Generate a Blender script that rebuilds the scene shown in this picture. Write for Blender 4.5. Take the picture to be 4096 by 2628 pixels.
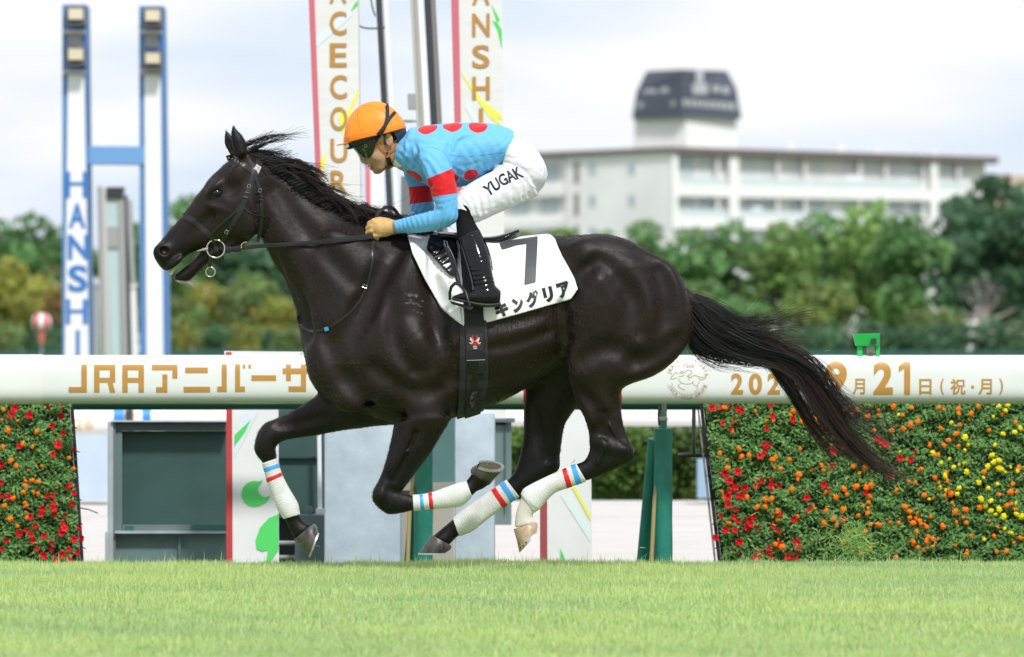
import bpy, bmesh, math, random
import numpy as np
from mathutils import Vector, Matrix
from mathutils.bvhtree import BVHTree
import openvdb as vdb

for o in list(bpy.data.objects):
    bpy.data.objects.remove(o, do_unlink=True)
scene = bpy.context.scene
COL = scene.collection
R = math.radians

# ------------------------------------------------------------------ camera, sky, sun, exposure
FPX, HZ, CZ, DC = 34133.0, 1400.0, 1.04, 40.0     # focal length in photo pixels, horizon row, eye height, distance to the horse
cam = bpy.data.cameras.new('camera')
cam.lens, cam.sensor_width = 300.0, 36.0
cam.shift_y = (HZ - 1314.0) / 4096.0
cam.clip_start, cam.clip_end = 1.0, 6000.0
cam.dof.use_dof = True
cam.dof.focus_distance = DC - 0.22
cam.dof.aperture_fstop = 6.8
camo = bpy.data.objects.new('camera', cam)
camo.location = (0, -DC, CZ)
camo.rotation_euler = (R(90), 0, 0)
COL.objects.link(camo)
scene.camera = camo

SUN_DIR = Vector((0.20, -0.60, 0.775)).normalized()
world = bpy.data.worlds.new('World')
scene.world = world
world.use_nodes = True
nt = world.node_tree
nt.nodes.clear()
w_out = nt.nodes.new('ShaderNodeOutputWorld')
w_bg = nt.nodes.new('ShaderNodeBackground')
w_bg.inputs['Strength'].default_value = 0.1
sky = nt.nodes.new('ShaderNodeTexSky')
sky.sky_type = 'NISHITA'
sky.sun_disc = False
sky.sun_elevation = math.asin(SUN_DIR.z)
sky.sun_rotation = math.atan2(SUN_DIR.x, SUN_DIR.y)
tc = nt.nodes.new('ShaderNodeTexCoord')
mp = nt.nodes.new('ShaderNodeMapping')
mp.inputs['Scale'].default_value = (16.0, 16.0, 60.0)
mp.inputs['Location'].default_value = (3.1, 0.0, 2.2)
nz = nt.nodes.new('ShaderNodeTexNoise')
nz.inputs['Scale'].default_value = 1.0
nz.inputs['Detail'].default_value = 3.0
nz.inputs['Roughness'].default_value = 0.45
rp = nt.nodes.new('ShaderNodeValToRGB')
rp.color_ramp.elements[0].position = 0.36
rp.color_ramp.elements[1].position = 0.60
rp.color_ramp.elements[0].color = (0.22, 0.22, 0.22, 1)
rp.color_ramp.elements[1].color = (0.985, 0.985, 0.985, 1)
mxs = nt.nodes.new('ShaderNodeMix')
mxs.data_type = 'RGBA'
mxs.inputs['B'].default_value = (10.2, 10.3, 10.5, 1)
nt.links.new(tc.outputs['Generated'], mp.inputs['Vector'])
nt.links.new(mp.outputs['Vector'], nz.inputs['Vector'])
nt.links.new(nz.outputs['Fac'], rp.inputs['Fac'])
nt.links.new(rp.outputs['Color'], mxs.inputs['Factor'])
mxb = nt.nodes.new('ShaderNodeMix')
mxb.data_type = 'RGBA'
mxb.inputs['Factor'].default_value = 0.85
mxb.inputs['B'].default_value = (6.6, 8.2, 10.4, 1)
nt.links.new(sky.outputs['Color'], mxb.inputs['A'])
nt.links.new(mxb.outputs['Result'], mxs.inputs['A'])
nt.links.new(mxs.outputs['Result'], w_bg.inputs['Color'])
nt.links.new(w_bg.outputs['Background'], w_out.inputs['Surface'])

sun = bpy.data.lights.new('sun', 'SUN')
sun.energy = 3.3
sun.angle = R(7)
sun.color = (1.0, 0.98, 0.95)
suno = bpy.data.objects.new('sun', sun)
suno.rotation_euler = SUN_DIR.to_track_quat('Z', 'Y').to_euler()
suno.location = (6, -8, 14)
COL.objects.link(suno)
vs = scene.view_settings
vs.view_transform = 'Standard'
vs.look = 'None'
vs.exposure = 0.0
vs.gamma = 1.0
vs.use_curve_mapping = False
scene.cycles.max_bounces = 8
scene.cycles.transparent_max_bounces = 16

# ------------------------------------------------------------------ helpers
def W(x, y, Y=0.0):
    """photo pixel -> world point standing at depth Y"""
    s = (Y + DC) / FPX
    return ((x - 2048.0) * s, Y, CZ - (y - HZ) * s)

def PX(Y=0.0):
    return (Y + DC) / FPX

def srgb(r, g=None, b=None):
    if g is None:
        r = r.lstrip('#'); r, g, b = int(r[0:2], 16), int(r[2:4], 16), int(r[4:6], 16)
    f = lambda c: (c / 255 / 12.92) if c / 255 <= 0.04045 else ((c / 255 + 0.055) / 1.055) ** 2.4
    return (f(r), f(g), f(b))

def tag(o, label=None, cat=None, group=None, kind=None):
    if label: o['label'] = label
    if cat: o['category'] = cat
    if group: o['group'] = group
    if kind: o['kind'] = kind
    return o

def empty(name, loc=(0, 0, 0)):
    o = bpy.data.objects.new(name, None)
    o.location = loc
    o.empty_display_size = 0.1
    COL.objects.link(o)
    return o

def link(name, me, m=None, parent=None, smooth=False):
    o = bpy.data.objects.new(name, me)
    if m is not None and len(me.materials) == 0:
        for k in (m if isinstance(m, (list, tuple)) else [m]):
            me.materials.append(k)
    COL.objects.link(o)
    if parent is not None:
        o.parent = parent
        o.matrix_parent_inverse = Matrix.Translation(parent_loc(parent)).inverted()
    if smooth:
        me.polygons.foreach_set('use_smooth', [True] * len(me.polygons))
    return o

def parent_loc(p):
    v = Vector((0, 0, 0))
    while p is not None:
        v += p.location
        if p.parent is not None:
            v += p.matrix_parent_inverse.translation
        p = p.parent
    return v

def np_mesh(name, verts, faces_flat, sizes):
    """fast mesh from numpy arrays; sizes: verts per face (int or array)"""
    me = bpy.data.meshes.new(name)
    verts = np.asarray(verts, dtype=np.float32).reshape(-1, 3)
    faces_flat = np.asarray(faces_flat, dtype=np.int32).ravel()
    if np.isscalar(sizes):
        sizes = np.full(len(faces_flat) // sizes, sizes, dtype=np.int32)
    starts = np.concatenate(([0], np.cumsum(sizes)[:-1])).astype(np.int32)
    me.vertices.add(len(verts)); me.vertices.foreach_set('co', verts.ravel())
    me.loops.add(len(faces_flat)); me.loops.foreach_set('vertex_index', faces_flat)
    me.polygons.add(len(sizes)); me.polygons.foreach_set('loop_start', starts)
    me.update(calc_edges=True)
    me.validate()
    return me

class MB:
    """collects simple shapes into one mesh"""
    def __init__(self):
        self.v, self.f = [], []
    def add(self, vs_, fs_):
        b = len(self.v)
        self.v += [tuple(p) for p in vs_]
        self.f += [tuple(i + b for i in f) for f in fs_]
        return self
    def hexa(self, p):      # 8 points: front 4 (ccw), back 4
        return self.add(p, [(0, 1, 2, 3), (7, 6, 5, 4), (0, 4, 5, 1), (1, 5, 6, 2), (2, 6, 7, 3), (3, 7, 4, 0)])
    def box(self, x0, x1, y0, y1, z0, z1):
        return self.hexa([(x0, y0, z0), (x1, y0, z0), (x1, y0, z1), (x0, y0, z1), (x0, y1, z0), (x1, y1, z0), (x1, y1, z1), (x0, y1, z1)])
    def prism(self, pts, depth):   # pts: front polygon in 3D, extruded along +y
        n = len(pts)
        back = [(p[0], p[1] + depth, p[2]) for p in pts]
        fs_ = [tuple(range(n)), tuple(range(2 * n - 1, n - 1, -1))]
        fs_ += [(i, i + n, (i + 1) % n + n, (i + 1) % n) for i in range(n)]
        return self.add(list(pts) + back, fs_)
    def quadpx(self, quad, Y, depth):   # photo pixel quad given front depth Y
        return self.prism([W(x, y, Y) for x, y in quad], depth)
    def tube(self, pts, rad, n=8, cap=True, closed=False):
        pts = [Vector(p) for p in pts]
        m = len(pts)
        rads = rad if isinstance(rad, (list, tuple)) else [rad] * m
        b = len(self.v)
        up = None
        for i, p in enumerate(pts):
            if closed:
                t = pts[(i + 1) % m] - pts[i - 1]
            else:
                t = pts[min(i + 1, m - 1)] - pts[max(i - 1, 0)]
            t.normalize()
            if up is None:
                up = t.orthogonal().normalized()
            up = (up - t * up.dot(t))
            if up.length < 1e-6: up = t.orthogonal()
            up.normalize()
            s = t.cross(up)
            for k in range(n):
                a = 2 * math.pi * k / n
                self.v.append(tuple(p + (up * math.cos(a) + s * math.sin(a)) * rads[i]))
        segs = m if closed else m - 1
        for i in range(segs):
            i2 = (i + 1) % m
            for k in range(n):
                k2 = (k + 1) % n
                self.f.append((b + i * n + k, b + i * n + k2, b + i2 * n + k2, b + i2 * n + k))
        if cap and not closed:
            self.f.append(tuple(b + k for k in reversed(range(n))))
            self.f.append(tuple(b + (m - 1) * n + k for k in range(n)))
        return self
    def build(self, name, m=None, parent=None, smooth=False, bevel=0.0):
        me = bpy.data.meshes.new(name)
        me.from_pydata(self.v, [], self.f)
        me.validate()
        bm = bmesh.new(); bm.from_mesh(me)
        if bevel > 0:
            bmesh.ops.bevel(bm, geom=list(bm.edges), offset=bevel, segments=2, profile=0.7, affect='EDGES', clamp_overlap=True)
        bmesh.ops.recalc_face_normals(bm, faces=bm.faces)
        bm.to_mesh(me); bm.free()
        o = link(name, me, m, parent, smooth)
        if smooth:
            try: me.set_sharp_from_angle(angle=R(40))
            except Exception: pass
        return o

# ---- materials
def N(t, kind, **inp):
    n = t.nodes.new(kind)
    for k, v in inp.items():
        if k in n.inputs: n.inputs[k].default_value = v
        else: setattr(n, k, v)
    return n

def mat(name, col, rough=0.6, spec=0.5, metal=0.0, var=0.0, vscale=20.0, bump=0.0, bscale=200.0, bdist=0.002, coat=0.0,
        coords='Object', stretch=(1, 1, 1), col2=None, trans=0.0, sheen=0.0, attr=None, coat_rough=0.05, detail=4.0):
    m = bpy.data.materials.new(name)
    m.use_nodes = True
    t = m.node_tree
    b = t.nodes['Principled BSDF']
    b.inputs['Base Color'].default_value = (*col, 1)
    b.inputs['Roughness'].default_value = rough
    b.inputs['Specular IOR Level'].default_value = spec
    b.inputs['Metallic'].default_value = metal
    b.inputs['Coat Weight'].default_value = coat
    b.inputs['Coat Roughness'].default_value = coat_rough
    b.inputs['Sheen Weight'].default_value = sheen
    b.inputs['Transmission Weight'].default_value = trans
    tcn = N(t, 'ShaderNodeTexCoord')
    mpn = N(t, 'ShaderNodeMapping')
    mpn.inputs['Scale'].default_value = stretch
    t.links.new(tcn.outputs[coords], mpn.inputs['Vector'])
    src = None
    if attr:
        a = N(t, 'ShaderNodeAttribute'); a.attribute_name = attr
        src = a.outputs['Color']
        t.links.new(src, b.inputs['Base Color'])
    if var > 0 or col2 is not None:
        nn = N(t, 'ShaderNodeTexNoise', Scale=vscale, Detail=detail, Roughness=0.6)
        t.links.new(mpn.outputs['Vector'], nn.inputs['Vector'])
        rmp = N(t, 'ShaderNodeMapRange')
        rmp.inputs['From Min'].default_value = 0.32; rmp.inputs['From Max'].default_value = 0.68
        t.links.new(nn.outputs['Fac'], rmp.inputs['Value'])
        mx = N(t, 'ShaderNodeMix'); mx.data_type = 'RGBA'
        t.links.new(rmp.outputs['Result'], mx.inputs['Factor'])
        if col2 is not None:
            mx.inputs['A'].default_value = (*col, 1); mx.inputs['B'].default_value = (*col2, 1)
        else:
            mx.inputs['A'].default_value = (*[c * (1 - var) for c in col], 1)
            mx.inputs['B'].default_value = (*[min(1, c * (1 + var)) for c in col], 1)
        if attr:
            mx.blend_type = 'MULTIPLY'
            mx.inputs['A'].default_value = (1, 1, 1, 1)
            mu = N(t, 'ShaderNodeMix'); mu.data_type = 'RGBA'; mu.blend_type = 'MULTIPLY'
            mu.inputs['Factor'].default_value = 1.0
            r2 = N(t, 'ShaderNodeMapRange')
            r2.inputs['To Min'].default_value = 1 - var; r2.inputs['To Max'].default_value = 1 + var
            t.links.new(nn.outputs['Fac'], r2.inputs['Value'])
            t.links.new(src, mu.inputs['A']); t.links.new(r2.outputs['Result'], mu.inputs['B'])
            t.links.new(mu.outputs['Result'], b.inputs['Base Color'])
        else:
            t.links.new(mx.outputs['Result'], b.inputs['Base Color'])
    if bump > 0:
        n2 = N(t, 'ShaderNodeTexNoise', Scale=bscale, Detail=4.0, Roughness=0.6)
        t.links.new(mpn.outputs['Vector'], n2.inputs['Vector'])
        bp = N(t, 'ShaderNodeBump', Strength=bump, Distance=bdist)
        t.links.new(n2.outputs['Fac'], bp.inputs['Height'])
        t.links.new(bp.outputs['Normal'], b.inputs['Normal'])
    return m

# ---- text and flat print, laid on a surface by a mapping function
def text_mesh(body, bold=0.0):
    """-> verts (N,2) with cap height about 0.7, faces"""
    c = bpy.data.curves.new('lettering', 'FONT')
    c.body = body; c.size = 1.0; c.offset = bold; c.resolution_u = 4; c.fill_mode = 'FRONT'
    o = bpy.data.objects.new('lettering', c); COL.objects.link(o)
    bpy.context.view_layer.update()
    me = bpy.data.meshes.new_from_object(o.evaluated_get(bpy.context.evaluated_depsgraph_get()))
    bpy.data.objects.remove(o, do_unlink=True)
    v = [(p.co.x, p.co.y) for p in me.vertices]
    f = [tuple(p.vertices) for p in me.polygons]
    bpy.data.meshes.remove(me)
    return v, f

def fit(v, x0, y0, x1, y1):
    """fit 2D verts into a pixel box (y down)"""
    a = np.array(v); mn, mxx = a.min(0), a.max(0)
    s = (a - mn) / np.maximum(mxx - mn, 1e-6)
    return [(x0 + p[0] * (x1 - x0), y1 - p[1] * (y1 - y0)) for p in s]

def printed(name, polys, fmap, m, parent, maxedge, thick=0.0012):
    """polys: list of (verts2d px, faces). Subdivided, mapped to 3D, thin solid print"""
    bm = bmesh.new()
    for v, f in polys:
        vv = [bm.verts.new((p[0], p[1], 0)) for p in v]
        for q in f:
            try: bm.faces.new([vv[i] for i in q])
            except ValueError: pass
    bmesh.ops.remove_doubles(bm, verts=bm.verts, dist=1e-4)
    bmesh.ops.triangulate(bm, faces=bm.faces)
    for _ in range(7):
        es = [e for e in bm.edges if e.calc_length() > maxedge]
        if not es: break
        bmesh.ops.subdivide_edges(bm, edges=es, cuts=1)
        bmesh.ops.triangulate(bm, faces=[f for f in bm.faces if len(f.verts) > 3])
    for v in bm.verts:
        v.co = fmap(v.co.x, v.co.y)
    bmesh.ops.recalc_face_normals(bm, faces=bm.faces)
    for f in bm.faces:
        f.normal_update()
    for f in bm.faces:
        if f.normal.y > 0: f.normal_flip()
    me = bpy.data.meshes.new(name)
    bm.to_mesh(me); bm.free()
    return link(name, me, m, parent)

def rect(x0, y0, x1, y1):
    return ([(x0, y0), (x1, y0), (x1, y1), (x0, y1)], [(0, 1, 2, 3)])
def poly(pts):
    return (list(pts), [tuple(range(len(pts)))])
def stroke(pts, w):
    """poly strip of a 2D polyline in pixels"""
    v, f = [], []
    n = len(pts)
    for i, p in enumerate(pts):
        a, b = pts[max(i - 1, 0)], pts[min(i + 1, n - 1)]
        dx, dy = b[0] - a[0], b[1] - a[1]
        L = math.hypot(dx, dy) or 1
        ww = w[i] if isinstance(w, (list, tuple)) else w
        v += [(p[0] - dy / L * ww / 2, p[1] + dx / L * ww / 2), (p[0] + dy / L * ww / 2, p[1] - dx / L * ww / 2)]
        if i: f.append((2 * i - 2, 2 * i - 1, 2 * i + 1, 2 * i))
    return (v, f)
def smooth_line(pts, n=6):
    P = np.array(pts, float); out = []
    for i in range(len(P) - 1):
        p0, p1, p2, p3 = P[max(i - 1, 0)], P[i], P[i + 1], P[min(i + 2, len(P) - 1)]
        for k in range(n):
            t = k / n
            out.append(0.5 * (2 * p1 + (p2 - p0) * t + (2 * p0 - 5 * p1 + 4 * p2 - p3) * t * t + (3 * p1 - p0 - 3 * p2 + p3) * t ** 3))
    out.append(P[-1])
    return [tuple(p) for p in out]

# ---- signed distance volumes
class Vol:
    def __init__(self, lo, hi, h):
        self.h = h
        self.i0 = np.floor(np.array(lo) / h).astype(int)
        self.n = np.ceil(np.array(hi) / h).astype(int) - self.i0 + 1
        self.phi = np.full(self.n, 0.09, dtype=np.float32)
        self.tr = vdb.createLinearTransform(voxelSize=h)
    def like(self):
        o = Vol.__new__(Vol); o.h, o.i0, o.n, o.tr = self.h, self.i0, self.n, self.tr
        o.phi = np.full(self.n, 0.09, dtype=np.float32)
        return o
    def copy(self):
        o = self.like(); o.phi = self.phi.copy(); return o
    def window(self, lo, hi):
        a = np.clip(np.floor(np.array(lo) / self.h).astype(int) - self.i0, 0, self.n)
        b = np.clip(np.ceil(np.array(hi) / self.h).astype(int) - self.i0 + 1, 0, self.n)
        return a, b
    def axes(self, a=None, b=None):
        if a is None: a, b = np.zeros(3, int), self.n
        ax = [((np.arange(a[k], b[k]) + self.i0[k]) * self.h).astype(np.float32) for k in range(3)]
        return ax[0][:, None, None], ax[1][None, :, None], ax[2][None, None, :]
    def merge(self, arr, a, b, k, op='add'):
        sl = tuple(slice(a[i], b[i]) for i in range(3))
        p = self.phi[sl]
        if op == 'add':
            d = np.maximum(k - np.abs(p - arr), 0) / k if k > 0 else 0
            self.phi[sl] = np.minimum(p, arr) - d * d * k * 0.25
        else:
            d = np.maximum(k - np.abs(p + arr), 0) / k if k > 0 else 0
            self.phi[sl] = np.maximum(p, -arr) + d * d * k * 0.25
    def mesh_sdf(self, v, f, band=12):
        v = np.asarray(v, np.float32); pad = (band + 1) * self.h
        a, b = self.window(v.min(0) - pad, v.max(0) + pad)
        f = np.asarray(f)
        g = vdb.FloatGrid.createLevelSetFromPolygons(v, quads=f.astype(np.uint32), transform=self.tr, halfWidth=float(band))
        arr = np.empty(b - a, np.float32)
        g.copyToArray(arr, ijk=tuple(int(q) for q in (a + self.i0)))
        return arr, a, b
    def loft(self, rungs, k=0.03, op='add', grow=0.0, off=0.0, nr=28, per=6, ex=2.0):
        v, f = loft_mesh(rungs, nr, per, grow, ex)
        arr, a, b = self.mesh_sdf(v, f)
        self.merge(arr - off if off else arr, a, b, k, op)
    def ell(self, c, r, ang=0.0, k=0.03, op='add', yaw=0.0):
        """ellipsoid: c world, r radii, ang rotates in the xz plane, yaw about z"""
        m = max(r) + 0.08
        a, b = self.window(np.array(c) - m, np.array(c) + m)
        x, y, z = self.axes(a, b)
        x = x - c[0]; y = y - c[1]; z = z - c[2]
        ca, sa = math.cos(ang), math.sin(ang)
        X = x * ca + z * sa; Z = -x * sa + z * ca; Y = y
        if yaw:
            cb, sb = math.cos(yaw), math.sin(yaw)
            X, Y = X * cb + Y * sb, -X * sb + Y * cb
        k0 = np.sqrt((X / r[0]) ** 2 + (Y / r[1]) ** 2 + (Z / r[2]) ** 2)
        k1 = np.sqrt((X / r[0] ** 2) ** 2 + (Y / r[1] ** 2) ** 2 + (Z / r[2] ** 2) ** 2) + 1e-9
        self.merge((k0 * (k0 - 1) / k1).astype(np.float32), a, b, k, op)
    def caps(self, pts, rads, k=0.012, op='add'):
        """chain of capsules through world points"""
        P = np.array(pts, float); rr = np.array(rads if hasattr(rads, '__len__') else [rads] * len(P))
        m = rr.max() + 0.05
        a, b = self.window(P.min(0) - m, P.max(0) + m)
        x, y, z = self.axes(a, b)
        best = None
        for i in range(len(P) - 1):
            p, q = P[i], P[i + 1]; d = q - p; L = d @ d + 1e-12
            t = np.clip(((x - p[0]) * d[0] + (y - p[1]) * d[1] + (z - p[2]) * d[2]) / L, 0, 1)
            e = np.sqrt((x - p[0] - t * d[0]) ** 2 + (y - p[1] - t * d[1]) ** 2 + (z - p[2] - t * d[2]) ** 2) - (rr[i] + t * (rr[i + 1] - rr[i]))
            best = e if best is None else np.minimum(best, e)
        self.merge(best.astype(np.float32), a, b, k, op)
    def clip_poly(self, pts, Y=0.0, k=0.0):
        """keep only what lies inside a pixel polygon seen from the side"""
        d = poly_sdf([(W(x, y, Y)[0], W(x, y, Y)[2]) for x, y in pts], self)
        d = d[:, None, :]
        if k > 0:
            e = np.maximum(k - np.abs(self.phi - d), 0) / k
            self.phi = np.maximum(self.phi, d) + e * e * k * 0.25
        else:
            self.phi = np.maximum(self.phi, d)
        return self
    def clip_y(self, y0, y1):
        x, y, z = self.axes()
        self.phi = np.maximum(self.phi, np.maximum(y0 - y, y - y1))
        return self
    def mesh(self, name, iso=0.0):
        g = vdb.FloatGrid(0.09)
        ok = np.abs(self.phi) < 5 * self.h + abs(iso)
        box = np.argwhere(ok.any(axis=(1, 2)))
        g.copyFromArray(np.clip(self.phi, -0.09, 0.09).astype(np.float32), ijk=tuple(int(q) for q in self.i0))
        g.transform = self.tr
        p, q = g.convertToQuads(isovalue=iso)
        q = q.astype(np.int32)[:, ::-1]
        # one light relaxation keeps the surface free of stair-steps
        for _ in range(2):
            s = np.zeros_like(p); c = np.zeros(len(p), np.float32)
            for i in range(4):
                u, w = q[:, i], q[:, (i + 1) % 4]
                np.add.at(s, u, p[w]); np.add.at(c, u, 1); np.add.at(s, w, p[u]); np.add.at(c, w, 1)
            p = p * 0.5 + 0.5 * s / np.maximum(c, 1)[:, None]
        return np_mesh(name, p, q, 4)

def poly_sdf(P, vol):
    ax = [((np.arange(vol.n[k]) + vol.i0[k]) * vol.h).astype(np.float32) for k in (0, 2)]
    X, Z = np.meshgrid(ax[0], ax[1], indexing='ij')
    d = np.full(X.shape, 1e9, np.float32); ins = np.zeros(X.shape, bool)
    n = len(P)
    for i in range(n):
        (x1, z1), (x2, z2) = P[i], P[(i + 1) % n]
        ex, ez = x2 - x1, z2 - z1
        t = np.clip(((X - x1) * ex + (Z - z1) * ez) / (ex * ex + ez * ez + 1e-12), 0, 1)
        d = np.minimum(d, (X - x1 - t * ex) ** 2 + (Z - z1 - t * ez) ** 2)
        c = ((z1 > Z) != (z2 > Z)) & (X < (x2 - x1) * (Z - z1) / ((z2 - z1) if abs(z2 - z1) > 1e-12 else 1e-12) + x1)
        ins ^= c
    d = np.sqrt(d)
    return np.where(ins, -d, d)

def loft_mesh(rungs, nr=28, per=6, grow=0.0, ex=2.0):
    """rungs: (x1,y1,x2,y2,halfdepth[,yc[,egg]]) photo pixels; first point = top/front"""
    Rg = np.array([list(r) + [0.0] * (7 - len(r)) for r in rungs], float)
    D = []
    for i in range(len(Rg) - 1):
        p0, p1, p2, p3 = Rg[max(i - 1, 0)], Rg[i], Rg[i + 1], Rg[min(i + 2, len(Rg) - 1)]
        for k in range(per):
            t = k / per
            c = 0.5 * (2 * p1 + (p2 - p0) * t + (2 * p0 - 5 * p1 + 4 * p2 - p3) * t * t + (3 * p1 - p0 - 3 * p2 + p3) * t ** 3)
            D.append(c)
    D.append(Rg[-1])
    v = []
    th = np.linspace(0, 2 * math.pi, nr, endpoint=False)
    for r in D:
        yc = r[5]
        a = np.array(W(r[0], r[1], yc)); b = np.array(W(r[2], r[3], yc))
        c = (a + b) / 2; A = (a - b) / 2
        L = np.linalg.norm(A) + 1e-9
        A = A * (1 + grow / L)
        ct, st = np.cos(th), np.sin(th)
        if ex != 2.0:
            ct = np.sign(ct) * np.abs(ct) ** (2 / ex); st = np.sign(st) * np.abs(st) ** (2 / ex)
        wd = (max(r[4], 0.002) + grow) * (1 - r[6] * np.cos(th))
        ring = c[None, :] + A[None, :] * ct[:, None]
        ring[:, 1] += wd * st
        v.append(ring)
    m = len(v)
    V = np.concatenate(v)
    f = []
    for i in range(m - 1):
        for k in range(nr):
            k2 = (k + 1) % nr
            f.append((i * nr + k, i * nr + k2, (i + 1) * nr + k2, (i + 1) * nr + k))
    # caps
    c0 = len(V); V = np.vstack([V, v[0].mean(0), v[-1].mean(0)])
    for k in range(0, nr, 2):
        k1, k2 = (k + 1) % nr, (k + 2) % nr
        f.append((c0, k2, k1, k))
        b = (m - 1) * nr
        f.append((c0 + 1, b + k, b + k1, b + k2))
    return V, f

def bvh_of(o):
    me = o.data
    return BVHTree.FromPolygons([v.co[:] for v in me.vertices], [p.vertices[:] for p in me.polygons])

def hit_y(bvhs, x, y, side=-1, Y=0.0, default=None, off=0.004):
    """first surface met by a ray through a photo pixel, from the near (-1) or far (+1) side"""
    p = Vector(W(x, y, Y))
    if side < 0:
        o = Vector(camo.location); d = (p - o).normalized(); o = o + d * (DC - 1.2)
    else:
        o = Vector((p.x, 1.5, p.z)); d = Vector((0, -1, 0))
    best = None
    for b in bvhs:
        h = b.ray_cast(o, d, 3.0)
        if h[0] is not None and (best is None or h[3] < best[1]):
            best = (h[0], h[3])
    if best is None:
        return None if default is None else Vector((p.x, default, p.z))
    return best[0] - d * off

def ribbon(name, pts, width, bvhs, m, parent, off=0.004, thick=0.003, sides=(-1,), n=6, default=None, ys=None):
    """leather strap: photo-pixel polyline laid on surfaces (or at given depths ys)"""
    P = smooth_line(pts, n)
    YS = None if ys is None else [q[0] for q in smooth_line([(a,) for a in ys], n)]
    out = []
    for side in sides:
        b = MB(); v, last = [], default
        for i, p in enumerate(P):
            a, c = P[max(i - 1, 0)], P[min(i + 1, len(P) - 1)]
            dx, dy = c[0] - a[0], c[1] - a[1]; L = math.hypot(dx, dy) or 1
            row = []
            for s in (-1, 0, 1):
                px, py = p[0] - dy / L * width / 2 * s, p[1] + dx / L * width / 2 * s
                if YS is not None:
                    q = Vector(W(px, py, YS[i]))
                else:
                    q = hit_y(bvhs, px, py, side, off=off)
                    if q is None:
                        q = Vector(W(px, py, last if last is not None else 0.0))
                    else:
                        last = q.y
                row.append(q)
            # keep the strap flat across its width
            if YS is None:
                yy = min(r.y for r in row) if side < 0 else max(r.y for r in row)
                mid = row[1].y
                for r in row:
                    if abs(r.y - mid) > 0.012: r.y = mid + (0.012 if r.y > mid else -0.012)
            v.append((row[0], row[1], row[2]))
        for it in range(2):
            ym = [r[1].y for r in v]
            for i in range(1, len(v) - 1):
                dlt = (ym[i - 1] + ym[i + 1]) / 2 - ym[i]
                for r in v[i]: r.y += dlt * 0.5
        vs_, fs_ = [], []
        for (a_, m_, c_) in v:
            vs_ += [a_, m_ + Vector((0, side * thick * 0.35, 0)), c_]
        k = len(vs_)
        vs_ += [q - Vector((0, side * thick, 0)) for q in vs_]
        for i in range(len(v) - 1):
            j = 3 * i
            fs_ += [(j, j + 1, j + 4, j + 3), (j + 1, j + 2, j + 5, j + 4)]
            fs_ += [(k + j, k + j + 3, k + j + 4, k + j + 1), (k + j + 1, k + j + 4, k + j + 5, k + j + 2)]
            fs_ += [(j, j + 3, k + j + 3, k + j), (j + 2, k + j + 2, k + j + 5, j + 5)]
        b.add(vs_, fs_)
        j = 3 * (len(v) - 1)
        b.f += [(0, k, k + 1, 1), (1, k + 1, k + 2, 2), (j, j + 1, k + j + 1, k + j), (j + 1, j + 2, k + j + 2, k + j + 1)]
        out.append(b.build(name, m, parent, smooth=True))
    return out[0]

def hair_curves(name, strands, r0, r1, m, parent=None):
    """strands: list of (n,3) arrays"""
    hc = bpy.data.hair_curves.new(name)
    hc.add_curves([len(s) for s in strands])
    hc.position_data.foreach_set('vector', np.concatenate(strands).astype(np.float32).ravel())
    rad = np.concatenate([np.linspace(r0, r1, len(s)) for s in strands]).astype(np.float32)
    at = hc.attributes.get('radius') or hc.attributes.new('radius', 'FLOAT', 'POINT')
    at.data.foreach_set('value', rad)
    hc.materials.append(m)
    o = bpy.data.objects.new(name, hc)
    COL.objects.link(o)
    if parent is not None:
        o.parent = parent
        o.matrix_parent_inverse = Matrix.Translation(parent_loc(parent)).inverted()
    return o
# ================================================================== GROUND
rng1 = np.random.default_rng(11); random.seed(5)
def sheet(name, x0, x1, rows, m, nx=2):
    v, f = [], []
    for (y, z) in rows:
        for i in range(nx): v.append((x0 + (x1 - x0) * i / (nx - 1), y, z))
    for j in range(len(rows) - 1):
        for i in range(nx - 1):
            a = j * nx + i; f.append((a, a + 1, a + nx + 1, a + nx))
    me = bpy.data.meshes.new(name); me.from_pydata(v, [], f); me.update()
    return tag(link(name, me, m), kind='structure')
M_turf = mat('turf_soil', (.22, .32, .08), rough=.95, col2=(.30, .42, .14), vscale=6, bump=.6, bscale=50, bdist=.02)
M_infield = mat('infield', (.06, .10, .025), rough=.95, col2=(.09, .13, .03), vscale=.3)
sheet('ground', -400, 400, [(-60, -.36), (3.4, -.36), (1200, -.36)], M_infield)
sheet('turf', -9, 9, [(-16, 0), (1.0, 0), (1.6, -.03), (3.4, -.345)], M_turf, 3)
sheet('verge', -30, 30, [(3.4, -.345), (11.9, -.345)], mat('verge_grass', (.07, .11, .03), rough=.95, col2=(.04, .05, .02), vscale=3))
MB().box(-30, 30, 11.9, 12.1, -.36, -.285).build('kerb', mat('dark_kerb', (.05, .05, .05), rough=.9), None)['kind'] = 'structure'
sheet('dirt_track', -60, 60, [(12.1, -.30), (36, -.30)], mat('pale_sand', (.52, .485, .45), rough=.95, col2=(.60, .57, .54), vscale=2.2, stretch=(.6, 1, 1), bump=.4, bscale=9, bdist=.02))

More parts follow.
